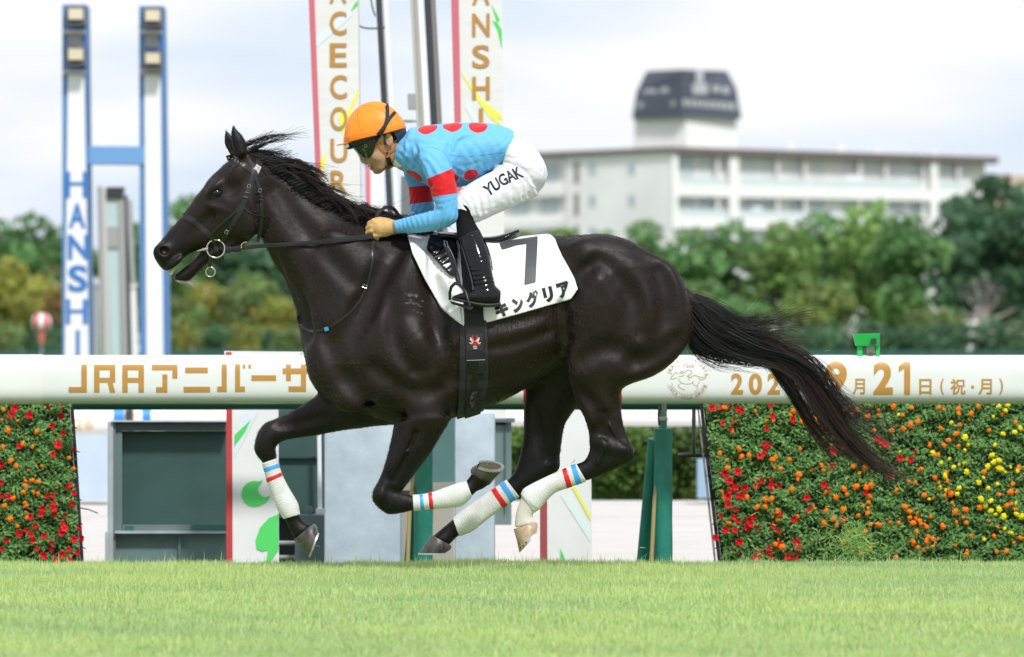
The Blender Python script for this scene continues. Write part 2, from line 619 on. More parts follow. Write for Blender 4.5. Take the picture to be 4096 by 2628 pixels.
# turf blades
def blades(n, y0, y1, hmin, hmax, w0, seed):
    r = np.random.default_rng(seed)
    y = y0 + (y1 - y0) * r.random(n)
    half = (y + DC) * .0602 * 1.06 + .1
    x = (r.random(n) * 2 - 1) * half
    clump = np.sin(x * 9.1 + 3 * np.sin(y * 4.3)) * np.sin(y * 7.7 + 2 * np.sin(x * 5.1))
    patch = np.sin(x * 1.7 + 2.1 * np.sin(y * .9 + .5)) * np.sin(y * 1.45 + 1.6 * np.sin(x * 1.1))
    pat = 1.1 * patch + np.sin(x * 2.3 + 1.7 * np.sin(y * 1.3)) * .5 + np.sin(x * 5.1 + y * 3.7) * .3 + r.normal(0, .35, n)
    h = (hmin + (hmax - hmin) * np.clip(r.beta(2, 3, n), 0, 1)) * (1 + .14 * pat + .34 * clump)
    tall = r.random(n) < .02; h[tall] *= 1.35 + .8 * r.random(tall.sum())
    a = r.random(n) * 2 * np.pi; lean = r.normal(0, .55, n)
    z0 = np.where(y < 1.0, 0, np.where(y < 1.6, -.05 * (y - 1.0), -.03 - .175 * (y - 1.6))) - .004
    ca, sa = np.cos(a), np.sin(a)
    w = w0 * (.7 + .6 * r.random(n))
    dx, dy = np.cos(a + 1.4) * lean * h, np.sin(a + 1.4) * lean * h
    V = np.zeros((n, 5, 3), np.float32)
    V[:, 0] = np.stack([x - ca * w, y - sa * w, z0], 1); V[:, 1] = np.stack([x + ca * w, y + sa * w, z0], 1)
    V[:, 2] = np.stack([x - ca * w * .8 + dx * .35, y - sa * w * .8 + dy * .35, z0 + h * .55], 1)
    V[:, 3] = np.stack([x + ca * w * .8 + dx * .35, y + sa * w * .8 + dy * .35, z0 + h * .55], 1)
    V[:, 4] = np.stack([x + dx, y + dy, z0 + h * (1 - .25 * np.abs(lean))], 1)
    b = (np.arange(n) * 5)[:, None]
    F4 = b + np.array([[0, 1, 3, 2]]); F3 = b + np.array([[2, 3, 4]])
    fl = np.concatenate([np.concatenate([F4, F3], 1).ravel()])
    sizes = np.tile([4, 3], n)
    dry = r.random(n) < .13
    c = np.stack([.41 + .10 * r.random(n) + .05 * pat, .56 + .10 * r.random(n) + .045 * pat, .20 + .07 * r.random(n)], 1)
    c[dry] = np.stack([.58 + .1 * r.random(dry.sum()), .58 + .08 * r.random(dry.sum()), .34 + .08 * r.random(dry.sum())], 1)
    return V.reshape(-1, 3), fl, sizes, np.repeat(c, 5, 0)
parts_ = [blades(230000, -12.5, -3.0, .022, .050, .0019, 1), blades(300000, -3.0, 2.6, .020, .050, .0013, 2)]
off_ = 0; VV, FF, SS, CC = [], [], [], []
for v_, f_, s_, c_ in parts_:
    VV.append(v_); FF.append(f_ + off_); SS.append(s_); CC.append(c_); off_ += len(v_)
gme = np_mesh('grass', np.concatenate(VV), np.concatenate(FF), np.concatenate(SS))
CC = np.concatenate(CC)
a_ = gme.color_attributes.new('coat', 'FLOAT_COLOR', 'POINT')
a_.data.foreach_set('color', np.hstack([np.clip(CC, 0, 1), np.ones((len(CC), 1))]).astype(np.float32).ravel())
def leafmat(name, attr='coat', trans=.35, rough=.5, col=None):
    m = bpy.data.materials.new(name); m.use_nodes = True
    t_ = m.node_tree; b_ = t_.nodes['Principled BSDF']; o_ = t_.nodes['Material Output']
    b_.inputs['Roughness'].default_value = rough; b_.inputs['Specular IOR Level'].default_value = .3
    tl = N(t_, 'ShaderNodeBsdfTranslucent'); mx_ = N(t_, 'ShaderNodeMixShader'); mx_.inputs['Fac'].default_value = trans
    if col is None:
        at = N(t_, 'ShaderNodeAttribute'); at.attribute_name = attr
        t_.links.new(at.outputs['Color'], b_.inputs['Base Color']); t_.links.new(at.outputs['Color'], tl.inputs['Color'])
    else:
        b_.inputs['Base Color'].default_value = (*col, 1); tl.inputs['Color'].default_value = (*col, 1)
    t_.links.new(b_.outputs[0], mx_.inputs[1]); t_.links.new(tl.outputs[0], mx_.inputs[2]); t_.links.new(mx_.outputs[0], o_.inputs['Surface'])
    return m
M_leaf = leafmat('leaf_blade')
tag(link('grass', gme, M_leaf), kind='stuff')

# ================================================================== FAR BACKGROUND
def cluster(n, lobes, size, cols, r, squash=1.0):
    """leaf clumps spread through lobes [(x,y,z,rx,ry,rz)]"""
    L = np.array(lobes); vol = (L[:, 3] * L[:, 5]); pick = r.choice(len(L), n, p=vol / vol.sum())
    d = r.normal(size=(n, 3)); d /= np.linalg.norm(d, axis=1)[:, None]
    rad = (.45 + .6 * r.random(n) ** .6)
    c = L[pick, :3] + d * rad[:, None] * L[pick, 3:]
    nrm = d + r.normal(0, .7, (n, 3)); nrm /= np.linalg.norm(nrm, axis=1)[:, None]
    up = r.normal(size=(n, 3)); u = np.cross(nrm, up); u /= np.linalg.norm(u, axis=1)[:, None]; w = np.cross(nrm, u)
    s = (size * (.6 + .9 * r.random(n)))[:, None]
    V = np.stack([c + u * s, c + w * s * .75 + nrm * s * .2, c - u * s, c - w * s * .75 + nrm * s * .2], 1)
    k = r.random(n); cc = np.array(cols); ci = r.integers(0, len(cc), n)
    lobe_t = (.66 + .62 * r.random(len(L)))[pick]
    col = cc[ci] * (.8 + .4 * k)[:, None] * lobe_t[:, None]
    f = np.arange(4 * n)
    return V.reshape(-1, 3).astype(np.float32), f, np.repeat(col, 4, 0)
def foliage(name, n, lobes, size, cols, r, parent=None, m=None):
    v, f, c = cluster(n, lobes, size, cols, r)
    me = np_mesh(name, v, f, 4)
    a = me.color_attributes.new('coat', 'FLOAT_COLOR', 'POINT')
    a.data.foreach_set('color', np.hstack([np.clip(c, 0, 1), np.ones((len(c), 1))]).astype(np.float32).ravel())
    return link(name, me, m or M_leaf, parent)
M_bark = mat('bark', (.10, .085, .07), rough=.9, col2=(.05, .045, .04), vscale=8)
PAL = {'light': [(0.2434, 0.3994, 0.1125), (0.1966, 0.3494, 0.1013), (0.2902, 0.4393, 0.135)], 'mid': [(0.1555, 0.3168, 0.1112), (0.1264, 0.2746, 0.0988), (0.2041, 0.359, 0.1235)],
       'dark': [(0.0884, 0.1913, 0.096), (0.0728, 0.1594, 0.084), (0.1144, 0.2231, 0.108)], 'yellow': [(0.414, 0.4233, 0.0768), (0.3312, 0.3752, 0.0864), (0.4306, 0.3656, 0.0768), (0.2318, 0.2982, 0.0768)],
       'olive': [(0.2033, 0.3023, 0.0972), (0.1597, 0.273, 0.0972), (0.2614, 0.3023, 0.108)], 'fading': [(0.24, 0.3375, 0.09), (0.192, 0.3, 0.09), (0.3, 0.3375, 0.096)], 'grey': [(.26, .23, .21), (.20, .19, .18)], 'rust': [(.42, .20, .09), (.34, .20, .09)]}
def tree(px, top, hw, kind, Y, label, group, base=1436, n=900, name='tree', flat=1.0):
    r = np.random.default_rng(int(px * 7 + top) % 100003 + 5)
    s = PX(Y); c = W(px, base, Y); gz = -.36
    zt = W(px, top, Y)[2]; H = zt - gz; hw_m = hw * s
    o = empty(name, (c[0], Y, gz)); tag(o, label, 'tree' if name == 'tree' else 'shrub', group)
    lob = []
    hw *= 1.14; hw_m = hw * s; n = int(n * 2.2)
    nl = 24
    for i in range(nl):
        f = i / (nl - 1)
        a = r.random() * 6.28; q = .62 * hw_m * r.random() ** .6
        zc = gz + H * (.30 + .52 * r.random() if name == 'tree' else .2 + .55 * r.random())
        rr = hw_m * (.22 + .24 * r.random())
        lob.append((c[0] + q * math.cos(a), Y + q * math.sin(a), min(zc, zt - rr * .7), rr, rr, rr * .8 * flat))
    lob.append((c[0] + r.normal(0, .1) * hw_m, Y, zt - hw_m * .42, hw_m * .5, hw_m * .5, hw_m * .42))
    lob.append((c[0] - hw_m * .5, Y, zt - H * .28, hw_m * .42, hw_m * .4, hw_m * .36)); lob.append((c[0] + hw_m * .5, Y, zt - H * .25, hw_m * .42, hw_m * .4, hw_m * .36))
    foliage('crown', n, lob, hw_m * .085, PAL[kind], r, o)
    mb = MB()
    mb.tube([(c[0], Y, gz - .05), (c[0] + .1, Y, gz + H * .3), (c[0] + .05, Y, gz + H * .62)], [H * .035, H * .024, H * .012], 8)
    for k in range(3):
        a = r.random() * 6.28
        mb.tube([(c[0] + .08, Y, gz + H * .28), (c[0] + math.cos(a) * hw_m * .4, Y + math.sin(a) * hw_m * .4, gz + H * .62)], [H * .014, H * .005], 6)
    mb.build('trunk', M_bark, o, smooth=True)
    return o
Gt = 'trees beyond the racecourse'
TR = [  # right-hand row, then left
 (2090, 915, 120, 'light', 440, 'light green tree behind the rider, leftmost below the apartment windows'),
 (2250, 912, 130, 'light', 446, 'light green tree just left of the horse croup'),
 (2420, 925, 130, 'mid', 442, 'mid green tree rising directly over the horse croup'),
 (2580, 878, 140, 'mid', 452, 'green tree with a pointed top under the white side wall of the apartments'),
 (2760, 905, 150, 'mid', 440, 'rounded green tree below the left end of the balconies'),
 (2940, 880, 150, 'mid', 450, 'green tree below the middle balconies, left of the yellowing one'),
 (3120, 875, 160, 'light', 446, 'light green tree behind the yellowing tree, below the balconies'),
 (3300, 850, 185, 'mid', 456, 'broad green tree between the yellowing tree and the tallest light one'),
 (3500, 800, 200, 'light', 448, 'tall light green tree in front of the right balconies'),
 (3640, 850, 165, 'mid', 440, 'mid green tree beside the dark evergreen'),
 (3830, 775, 190, 'dark', 462, 'dark evergreen tree hiding the right end of the apartments'),
 (4010, 700, 215, 'dark', 468, 'tallest dark evergreen at the right edge of the picture'),
 (4170, 715, 190, 'dark', 460, 'dark evergreen cut by the right picture edge'),
 (3280, 1130, 150, 'fading', 420, 'yellowing low tree in front of the green row'),
 (2700, 1120, 140, 'fading', 420, 'fading yellow green low tree just behind the tail'),
 (2960, 1190, 130, 'mid', 418, 'mid green low tree above the tail'),
 (3720, 1225, 130, 'olive', 418, 'small olive tree left of the bare grey tree'),
 (-30, 872, 160, 'mid', 440, 'green tree cut by the left picture edge'),
 (130, 850, 170, 'mid', 446, 'rounded green tree left of the tall lettered column'),
 (310, 900, 140, 'mid', 440, 'green tree behind the tall lettered column'),
 (520, 880, 120, 'mid', 452, 'green tree behind the grey mirror stand'),
 (660, 808, 130, 'mid', 448, 'green tree right behind the plain blue and white column'),
 (800, 775, 150, 'mid', 456, 'green tree behind the horse muzzle'),
 (960, 830, 150, 'dark', 450, 'dark tree behind the horse jaw'),
 (1120, 900, 150, 'dark', 446, 'dark tree behind the horse neck'),
 (1320, 960, 150, 'mid', 446, 'green tree hidden mostly by the horse neck'),
 (40, 1030, 140, 'yellow', 420, 'yellow autumn tree at the left picture edge'),
 (170, 1110, 130, 'yellow', 416, 'yellow olive tree behind the red and white balloon sign'),
 (720, 1180, 110, 'olive', 418, 'olive tree right of the plain column'),
 (850, 1120, 130, 'yellow', 422, 'yellow autumn tree under the horse muzzle'),
 (1000, 1080, 130, 'olive', 420, 'olive autumn tree below the horse jaw'),
 (1110, 1180, 110, 'yellow', 416, 'yellow tree close to the horse throat'),
]
for (px, top, hw, kind, Y, lab) in TR:
    tree(px, top, hw, kind, Y, lab, Gt, n=1050)
SH = [(-20, 1270, 120, 'olive'), (140, 1290, 110, 'dark'), (290, 1280, 90, 'dark'), (450, 1270, 100, 'olive'), (620, 1290, 90, 'dark'), (740, 1300, 90, 'yellow'), (860, 1290, 90, 'dark'), (960, 1280, 90, 'yellow'), (1070, 1300, 90, 'dark'), (1180, 1290, 90, 'olive'),
      (2120, 1250, 130, 'dark'), (2350, 1260, 140, 'dark'), (2600, 1260, 140, 'dark'), (2830, 1270, 130, 'dark'), (3050, 1280, 130, 'dark'), (3230, 1290, 120, 'dark'), (3420, 1260, 130, 'dark'), (3600, 1290, 120, 'dark'), (3780, 1280, 120, 'dark'), (3960, 1270, 120, 'dark'), (4110, 1260, 120, 'dark')]
SHL = ['olive brown shrub cut by the left picture edge, under the yellow tree', 'dark green shrub directly behind the red and white balloon sign', 'dark green shrub seen just left of the foot of the lettered column', 'olive shrub behind the foot of the grey mirror stand', 'dark green shrub between the mirror stand and the plain blue column', 'yellowing shrub just right of the foot of the plain blue column', 'dark green shrub over the red corner of the finish board header', 'yellowing shrub above the middle of the finish board header', 'dark green shrub left of the horse chest, above the rail lettering', 'olive shrub touching the front of the horse chest', 'dark green shrub hidden behind the saddle cloth', 'dark green shrub behind the horse flank', 'dark green shrub behind the horse thigh', 'dark green shrub between the horse rump and the root of the tail', 'dark green shrub above the middle of the horse tail', 'dark green shrub below the yellowing low tree', 'dark green shrub behind the bright green device on the rail', 'dark green shrub just right of the bright green device', 'dark green shrub at the left foot of the bare grey tree', 'dark green shrub at the right foot of the bare grey tree', 'dark green shrub cut by the right picture edge']
for i, (px, top, hw, kind) in enumerate(SH):
    tree(px, top, hw, kind, 398 + (i % 3) * 3, SHL[i], 'shrubs under the far trees', n=420, name='shrub')
tree(215, 1060, 50, 'rust', 415, 'small rusty red tree between the yellow trees and the lettered column', Gt, n=260)
# bare grey tree
gt = empty('bare_tree', W(3935, 1436, 405)); tag(gt, 'bare grey tree with spreading limbs at the right', 'tree', Gt)
s_ = PX(405); mb = MB(); c_ = W(3935, 1430, 405)
mb.tube([(c_[0], 405, -.36), W(3930, 1330, 405), W(3925, 1270, 405)], [.30, .22, .17], 8)
mb.build('trunk', mat('grey_bark', (.34, .31, .28), rough=.9), gt, smooth=True)
for (x, y) in ((3860, 1170), (3900, 1120), (3960, 1130), (4010, 1150), (4070, 1230), (3840, 1240)):
    MB().tube([W(3926, 1275, 405), W((3926 + x) / 2 + 6, (1275 + y) / 2 + 12, 405), W(x, y, 405)], [.14, .08, .03], 6).build('limb', mat('pale_bark', (.34, .31, .28), rough=.9), gt, smooth=True)
tag(foliage('twigs', 170, [(W(3930, 1180, 405)[0], 405, W(3930, 1180, 405)[2], 1.3, 1.0, .8)], .12, PAL['grey'], rng1, gt), kind='stuff')

# apartment building
YB = 620.0
ap = empty('apartment_building', (W(2900, 1400, YB)[0], YB, -.36))
tag(ap, 'white apartment block with long balconies, brown flat roof and a dark sign tower on top', 'building')
M_wall = mat('cream_wall', (.84, .84, .82), rough=.8, var=.05, vscale=.3)
M_wallb = mat('recess_wall', (.80, .79, .76), rough=.8)
M_roof = mat('roof_edge', (.16, .13, .125), rough=.8)
M_pane2 = mat('curtained_glass', (.66, .68, .68), rough=.3)
M_pane = mat('window_glass', (.46, .52, .56), rough=.15, spec=.6)
M_rail = mat('balcony_glass', (.62, .69, .69), rough=.25)
M_dark = mat('sign_blue_grey', (.075, .085, .115), rough=.6)
def yb(x): return YB + (abs(x - 2690) * .0193) * (.45 if x > 2690 else .9)
def fq(x0, ya0, yb0, x1, ya1, yb1, off, depth):   # facade piece between two columns, front offset towards us
    Y0, Y1 = yb(x0) - off, yb(x1) - off
    p = [W(x0, yb0, Y0), W(x1, yb1, Y1), W(x1, ya1, Y1), W(x0, ya0, Y0)]
    q = [(a[0], a[1] + depth, a[2]) for a in p]
    return p + q
def add(name, args, m, parent=ap): return MB().hexa(fq(*args)).build(name, m, parent)
def yr(x, base): return base + ((x - 2690) * (.031 if base < 650 else .0215 if base < 800 else .017) if x > 2690 else (2690 - x) * .040)
add('wall', (2265, 625, 1440, 2690, 600, 1440, 0, 6), M_wall)                       # blank end wall
add('wall', (2690, 600, 1440, 3940, 640, 1440, -.75, 5), M_wallb)                   # recessed front
add('wall', (1970, 646, 1440, 2265, 630, 1440, -.5, 5), M_wallb)
add('roof', (1960, 618, 634, 2690, 586, 602, .5, 7), M_roof); add('roof', (2690, 586, 610, 3995, 628, 650, .5, 6), M_roof)
for bz, hh_ in ((742, 42), (870, 40), (1000, 40), (1130, 40)):
    add('balcony', (2690, bz, bz + hh_, 3880, bz + 1190 * .019, bz + hh_ + 1190 * .019, .15, 1.7), M_wall)
    add('balcony', (1965, bz + 18, bz + 54, 2262, bz + 4, bz + hh_, .15, .6), M_wall)
    for (x0, x1) in ((2720, 2910), (2960, 3240), (3245, 3690), (3740, 3860)):
        k0, k1 = (x0 - 2690) * .019, (x1 - 2690) * .019
        add('balcony_rail', (x0, bz - 34 + k0, bz + k0, x1, bz - 34 + k1, bz + k1, .1, .1), M_rail)
for (x0, x1) in ((2690, 2712), (2918, 2955), (3722, 3752), (3330, 3344)):
    add('pier', (x0, 605, 1440, x1, 606, 1440, .2, 1.7) if x0 != 3330 else (x0, 612, 1440, x1, 613, 1440, -1.0, .5), M_wall)
for x0 in (2866, 3108, 3216, 3436, 3540, 3690, 3830):
    add('partition', (x0, 606, 1440, x0 + 9, 606, 1440, .0, .8), M_wall)
for (x0, y0, w_, h_) in ((2800, 700, 46, 34), (3380, 700, 70, 44), (3010, 826, 40, 30), (3480, 838, 60, 30), (3600, 712, 30, 30)):
    add('laundry', (x0, y0, y0 + h_, x0 + w_, y0, y0 + h_, .02, .05), mat('laundry_cloth', random.choice([(.35, .50, .70), (.80, .82, .84), (.62, .72, .76)]), rough=.9))
for bz in (650, 778, 906):
    for x0 in (2722, 2800, 2975, 3045, 3160, 3245, 3370, 3460, 3560, 3640, 3770, 3840):
        k = (x0 - 2690) * .024; w_ = 52 if int(x0) % 3 else 40
        f = add('window', (x0, bz - 26 + k, bz + 78 + k * .8, x0 + w_, bz - 26 + k, bz + 78 + k * .8, -.68, .12), M_pane if (x0 * 7 + bz) % 5 > 1.5 else M_pane2)
        add('mullion', (x0 + w_ * .5 - 2, bz - 26 + k, bz + 78 + k * .8, x0 + w_ * .5 + 2, bz - 26 + k, bz + 78 + k * .8, -.63, .1), M_wall, f)
    for x0 in (2355, 2512):
        add('window', (x0, bz + 2, bz + 50, x0 + 28, bz + 2, bz + 50, .05, .12), M_pane)
    add('stair_opening', (2296, bz - 5, bz + 84, 2316, bz - 5, bz + 84, .05, .1), mat('stair_shade', (.26, .25, .22), rough=.9))
    add('window', (2160, bz + 10, bz + 80, 2235, bz + 6, bz + 76, -.42, .1), M_pane); add('window', (2040, bz + 16, bz + 84, 2115, bz + 12, bz + 80, -.42, .1), M_pane)
# tower with sign
tb = MB()
c0, c1, c2 = (2540, YB + 4), (2745, YB + 1.0), (2945, YB + 3.5)
tb.hexa([W(2542, 600, YB + 4), W(2745, 600, YB + 1), W(2745, 468, YB + 1), W(2542, 470, YB + 4), (W(2542, 600, YB + 4)[0], YB + 9, W(2542, 600, YB + 4)[2]), (W(2745, 600, YB + 1)[0], YB + 9, W(2745, 600, YB + 1)[2]), (W(2745, 468, YB + 1)[0], YB + 9, W(2745, 468, YB + 1)[2]), (W(2542, 470, YB + 4)[0], YB + 9, W(2542, 470, YB + 4)[2])])
tb.hexa([W(2745, 600, YB + 1), W(2946, 602, YB + 3.5), W(2946, 470, YB + 3.5), W(2745, 468, YB + 1), (W(2745, 600, YB + 1)[0], YB + 9, W(2745, 600, YB + 1)[2]), (W(2946, 602, YB + 3.5)[0], YB + 9, W(2946, 602, YB + 3.5)[2]), (W(2946, 470, YB + 3.5)[0], YB + 9, W(2946, 470, YB + 3.5)[2]), (W(2745, 468, YB + 1)[0], YB + 9, W(2745, 468, YB + 1)[2])])
tb.build('tower', M_wall, ap)
sg = MB()
tiers = [((2528, 473), (2722, 465), (2966, 473)), ((2546, 365), (2726, 350), (2945, 352)), ((2586, 284), (2726, 277), (2908, 284))]
vs_ = []
for (l_, m_, r_) in tiers:
    vs_ += [W(*l_, YB + 3.4), W(*m_, YB + .4), W(*r_, YB + 2.9)]
    vs_ += [(W(*r_, YB + 2.9)[0] - .3, YB + 9, W(*r_, YB + 2.9)[2]), (W(*l_, YB + 3.4)[0] + .3, YB + 9, W(*l_, YB + 3.4)[2])]
fs_ = [(4, 3, 2, 1, 0), (10, 11, 12, 13, 14)]
for r_ in range(2):
    for k in range(5):
        a, b_ = 5 * r_ + k, 5 * r_ + (k + 1) % 5
        fs_.append((a, b_, b_ + 5, a + 5))
sg.add(vs_, fs_); sign = sg.build('roof_sign', M_dark, ap)
M_sgl = mat('sign_letter', (.42, .43, .46), rough=.6)
SB = bvh_of(sign)
def onsign(x, y):
    o = Vector(camo.location); d = (Vector(W(x, y, YB)) - o).normalized()
    h_ = SB.ray_cast(o, d, 900)
    return h_[0] - d * .05 if h_[0] is not None else Vector(W(x, y, YB))
blur_marks, right_marks = [], []
for (x, y, w_, h_) in ((2590, 290, 20, 80), (2570, 340, 60, 32), (2640, 345, 34, 24), (2784, 282, 30, 60), (2770, 335, 62, 42), (2850, 342, 30, 26), (2888, 348, 30, 26)):
    (blur_marks if x < 2730 else right_marks).append(rect(x, y, x + w_, y + h_))
for i in range(8): blur_marks.append(rect(2552 + i * 19, 402 + (7 - i) * 1, 2566 + i * 19, 424 + (7 - i)))
for i in range(9): right_marks.append(rect(2732 + i * 24, 396 + i * 2, 2750 + i * 24, 424 + i * 2))
printed('sign_lettering', blur_marks, onsign, M_sgl, sign, 40); printed('sign_lettering', right_marks, onsign, M_sgl, sign, 40)
for (x, y, w_, h_) in ((3150, 575, 30, 26), (3350, 578, 28, 20), (3500, 590, 20, 18), (2340, 590, 30, 16)):
    Y_ = yb(x) + 3
    MB().prism([W(x, y + h_ + 24, Y_), W(x + w_, y + h_ + 24, Y_), W(x + w_, y, Y_), W(x, y, Y_)], .8).build('rooftop_vent', M_wall, ap)
fb = MB().prism([W(3960, 1440, 720), W(4300, 1440, 720), W(4300, 705, 720), (W(3960, 700, 720))], 12).build('distant_house', mat('tan_wall', (.55, .44, .33), rough=.8))
tag(fb, 'distant tan building showing above the dark evergreens', 'building')
# far green fence along the infield
fe = empty('boundary_fence', W(2700, 1436, 300)); tag(fe, 'low dark green fence running under the far trees', 'fence')
M_fence = mat('fence_green', (.025, .10, .075), rough=.6)
for i in range(24):
    x0 = -60 + i * 180
    MB().prism([W(x0 + 3, 1446, 300), W(x0 + 177, 1446, 300), W(x0 + 177, 1402, 300), W(x0 + 3, 1402, 300)], .06).build('fence_panel', M_fence, fe)
    MB().prism([W(x0 - 4, 1446, 299.95), W(x0 + 3, 1446, 299.95), W(x0 + 3, 1400, 299.95), W(x0 - 4, 1400, 299.95)], .16).build('fence_post', M_fence, fe)

# ================================================================== MIDDLE DISTANCE
M_white = mat('white_paint', (.86, .86, .86), rough=.4)
M_pipe = mat('white_pipe', (.78, .78, .77), rough=.35, var=.03, vscale=3)
M_bluep = mat('blue_paint', srgb(64, 124, 196), rough=.45)
M_shaded_blue = mat('shaded_blue_paint', srgb(90, 136, 190), rough=.5)  # column blue greyed, with the shade of the left side put into the colour
M_greyp = mat('grey_paint', (.36, .36, .36), rough=.5)
M_darkp = mat('charcoal_paint', (.035, .038, .042), rough=.5)
M_lampglass = mat('lamp_glass', srgb(186, 178, 152), rough=.2)
# --- H-shaped furlong gate lettered HANSHI(N)
YH = 60.0
hg = empty('goal_gate', W(460, 1900, YH)); hg.location.z = -.36
tag(hg, 'tall H-shaped gate of two blue and white columns with floodlights and HANSHI lettering', 'gate')
def post(xl0, xf0, xr0, xe0, xl1, xf1, xr1, xe1, ytop):
    yb_ = 1900
    def q(a, b_, ya, yb2, Y, d): return MB().prism([W(a[1], yb2, Y), W(b_[1], yb2, Y), W(b_[0], ya, Y), W(a[0], ya, Y)], d)
    e = (yb_ - 1400) / 1400
    ext = lambda t0, t1: t1 + (t1 - t0) * e
    col = q((xl0, ext(xl0, xl1)), (xe0, ext(xe0, xe1)), ytop, yb_, YH + .02, .9).build('column', M_shaded_blue, hg)
    q((xf0, ext(xf0, xf1)), (xr0, ext(xr0, xr1)), 298, yb_, YH - .01, .03).build('face_panel', M_white, col)
    q((xr0, ext(xr0, xr1)), (xe0, ext(xe0, xe1)), ytop, yb_, YH - .03, .05).build('edge_strip', M_bluep, col)
    return col
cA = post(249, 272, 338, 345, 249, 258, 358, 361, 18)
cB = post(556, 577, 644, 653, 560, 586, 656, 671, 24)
MB().prism([W(346, 656, YH), W(578, 658, YH), W(578, 586, YH), W(346, 584, YH)], .5).build('crossbar', mat('crossbar_blue', srgb(112, 160, 212), rough=.5), hg)
def flat(Y): return lambda x, y: Vector(W(x, y, Y))
for ch, y0, y1, x0, x1 in (('A', 812, 912, 275, 342), ('N', 938, 1038, 271, 356), ('S', 1060, 1168, 272, 350)):
    v, f = text_mesh(ch, .03); printed('letter', [(fit(v, x0, y0, x1, y1), f)], flat(YH - .02), M_bluep, cA, 60)
for (y0, y1) in ((686, 790), (1196, 1296)):
    printed('letter', [rect(264, y0, 281, y1), rect(331, y0, 351, y1), rect(281, y0 + 42, 331, y0 + 55)], flat(YH - .02), M_bluep, cA, 60)
printed('letter', [rect(303, 1320, 319, 1700)], flat(YH - .02), M_bluep, cA, 80)
for x0, x1, ys in ((268, 338, ((30, 80), (190, 242))), (576, 645, ((36, 86), (208, 256)))):
    for (a, b_) in ys:
        lp = empty('floodlight', W((x0 + x1) / 2, b_, YH)); lp.parent = hg; lp.matrix_parent_inverse = Matrix.Translation(hg.location).inverted()
        MB().prism([W(x0 - 4, b_ + 20, YH - .25), W(x1 + 4, b_ + 20, YH - .25), W(x1 + 4, a - 6, YH - .12), W(x0 - 4, a - 6, YH - .12)], .2).build('housing', M_darkp, lp, bevel=.01)
        MB().prism([W(x0 + 6, b_ - 3, YH - .27), W(x1 - 6, b_ - 3, YH - .27), W(x1 - 6, a + 4, YH - .16), W(x0 + 6, a + 4, YH - .16)], .03).build('lens', M_lampglass, lp)
    for y in (118, 278):
        MB().prism([W(x0 - 16, y + 18, YH - .05), W(x1 + 3, y + 18, YH - .05), W(x1 + 3, y, YH - .05), W(x0 - 16, y, YH - .05)], .2).build('bracket', mat('bracket_grey', (.55, .53, .54), rough=.5), hg)
    MB().prism([W(x0 + 4, 190, YH), W(x1 - 10, 190, YH), W(x1 - 10, 136, YH), W(x0 + 4, 136, YH)], .1).build('control_box', M_greyp, hg)
# --- mirror stand behind it
YM = 70.0
ms_ = empty('mirror_stand', W(460, 1850, YM)); ms_.location.z = -.36
tag(ms_, 'grey upright mirror stand with glass strip between the two tall columns', 'mirror stand')
def upright(name, x0, x1, k0, k1, y0, y1, m, Y, d=.25):
    MB().prism([W(k0, y1, Y), W(k1, y1, Y), W(x1, y0, Y), W(x0, y0, Y)], d).build(name, m, ms_)
upright('post', 388, 406, 414, 426, 745, 1850, M_greyp, YM); upright('post', 406, 426, 430, 448, 750, 1850, mat('light_grey', (.55, .54, .53), rough=.5), YM - .02)
upright('mirror', 426, 472, 452, 490, 790, 1850, mat('mirror_glass', srgb(186, 206, 206), rough=.25), YM)
upright('mirror_band', 430, 472, 432, 474, 905, 990, M_greyp, YM - .03, .05)
upright('post', 470, 497, 500, 520, 770, 1850, M_greyp, YM - .02); upright('post', 497, 508, 524, 536, 780, 1850, M_darkp, YM); upright('post', 506, 524, 524, 540, 800, 1140, M_greyp, YM)
upright('cap', 426, 494, 424, 492, 748, 795, M_darkp, YM - .04, .4)
for x0, x1, k0, k1 in ((366, 396, 366, 398), (522, 544, 530, 566)):
    lp = empty('bollard', W(x0 + 15, 1850, YM + 1)); lp.location.z = -.36
    tag(lp, 'white post standing %s of the grey mirror stand' % ('left' if x0 < 400 else 'right'), 'post', 'white posts beside the mirror stand')
    MB().prism([W(k0, 1850, YM + 1), W(k1, 1850, YM + 1), W(x1, 1150, YM + 1), W(x0, 1150, YM + 1)], .12).build('shaft', M_white, lp)
    MB().prism([W(x0 - 4, 1150, YM + .98), W(x1 + 4, 1150, YM + .98), W(x1 + 2, 1130, YM + .98), W(x0 - 2, 1130, YM + .98)], .16).build('cap', M_white, lp)
# red and white balloon sign
bl = empty('balloon_sign', W(166, 1500, 140)); bl.location.z = -.36
tag(bl, 'round red and white balloon sign on a pole before the yellow trees', 'sign')
bm = bmesh.new(); bmesh.ops.create_uvsphere(bm, u_segments=20, v_segments=12, radius=.205)
me = bpy.data.meshes.new('ball'); bm.to_mesh(me); bm.free()
for v in me.vertices: v.co = Vector(W(166, 1290, 140)) + v.co
for m in (M_white, mat('sign_red', srgb(216, 50, 50), rough=.5)): me.materials.append(m)
for p in me.polygons: p.material_index = 1 if (int((math.atan2(p.center.y - 140, p.center.x - W(166, 0, 140)[0]) + 3.14) / .63) % 2) else 0
link('ball', me, None, bl, smooth=True)
MB().tube([W(166, 1318, 140), W(166, 1372, 140)], [.10, .05], 10).build('basket', mat('basket_pink', srgb(214, 120, 110), rough=.6), bl)
MB().tube([W(166, 1372, 140), (W(166, 0, 140)[0], 140, -.36)], .02, 8).build('pole', M_greyp, bl)

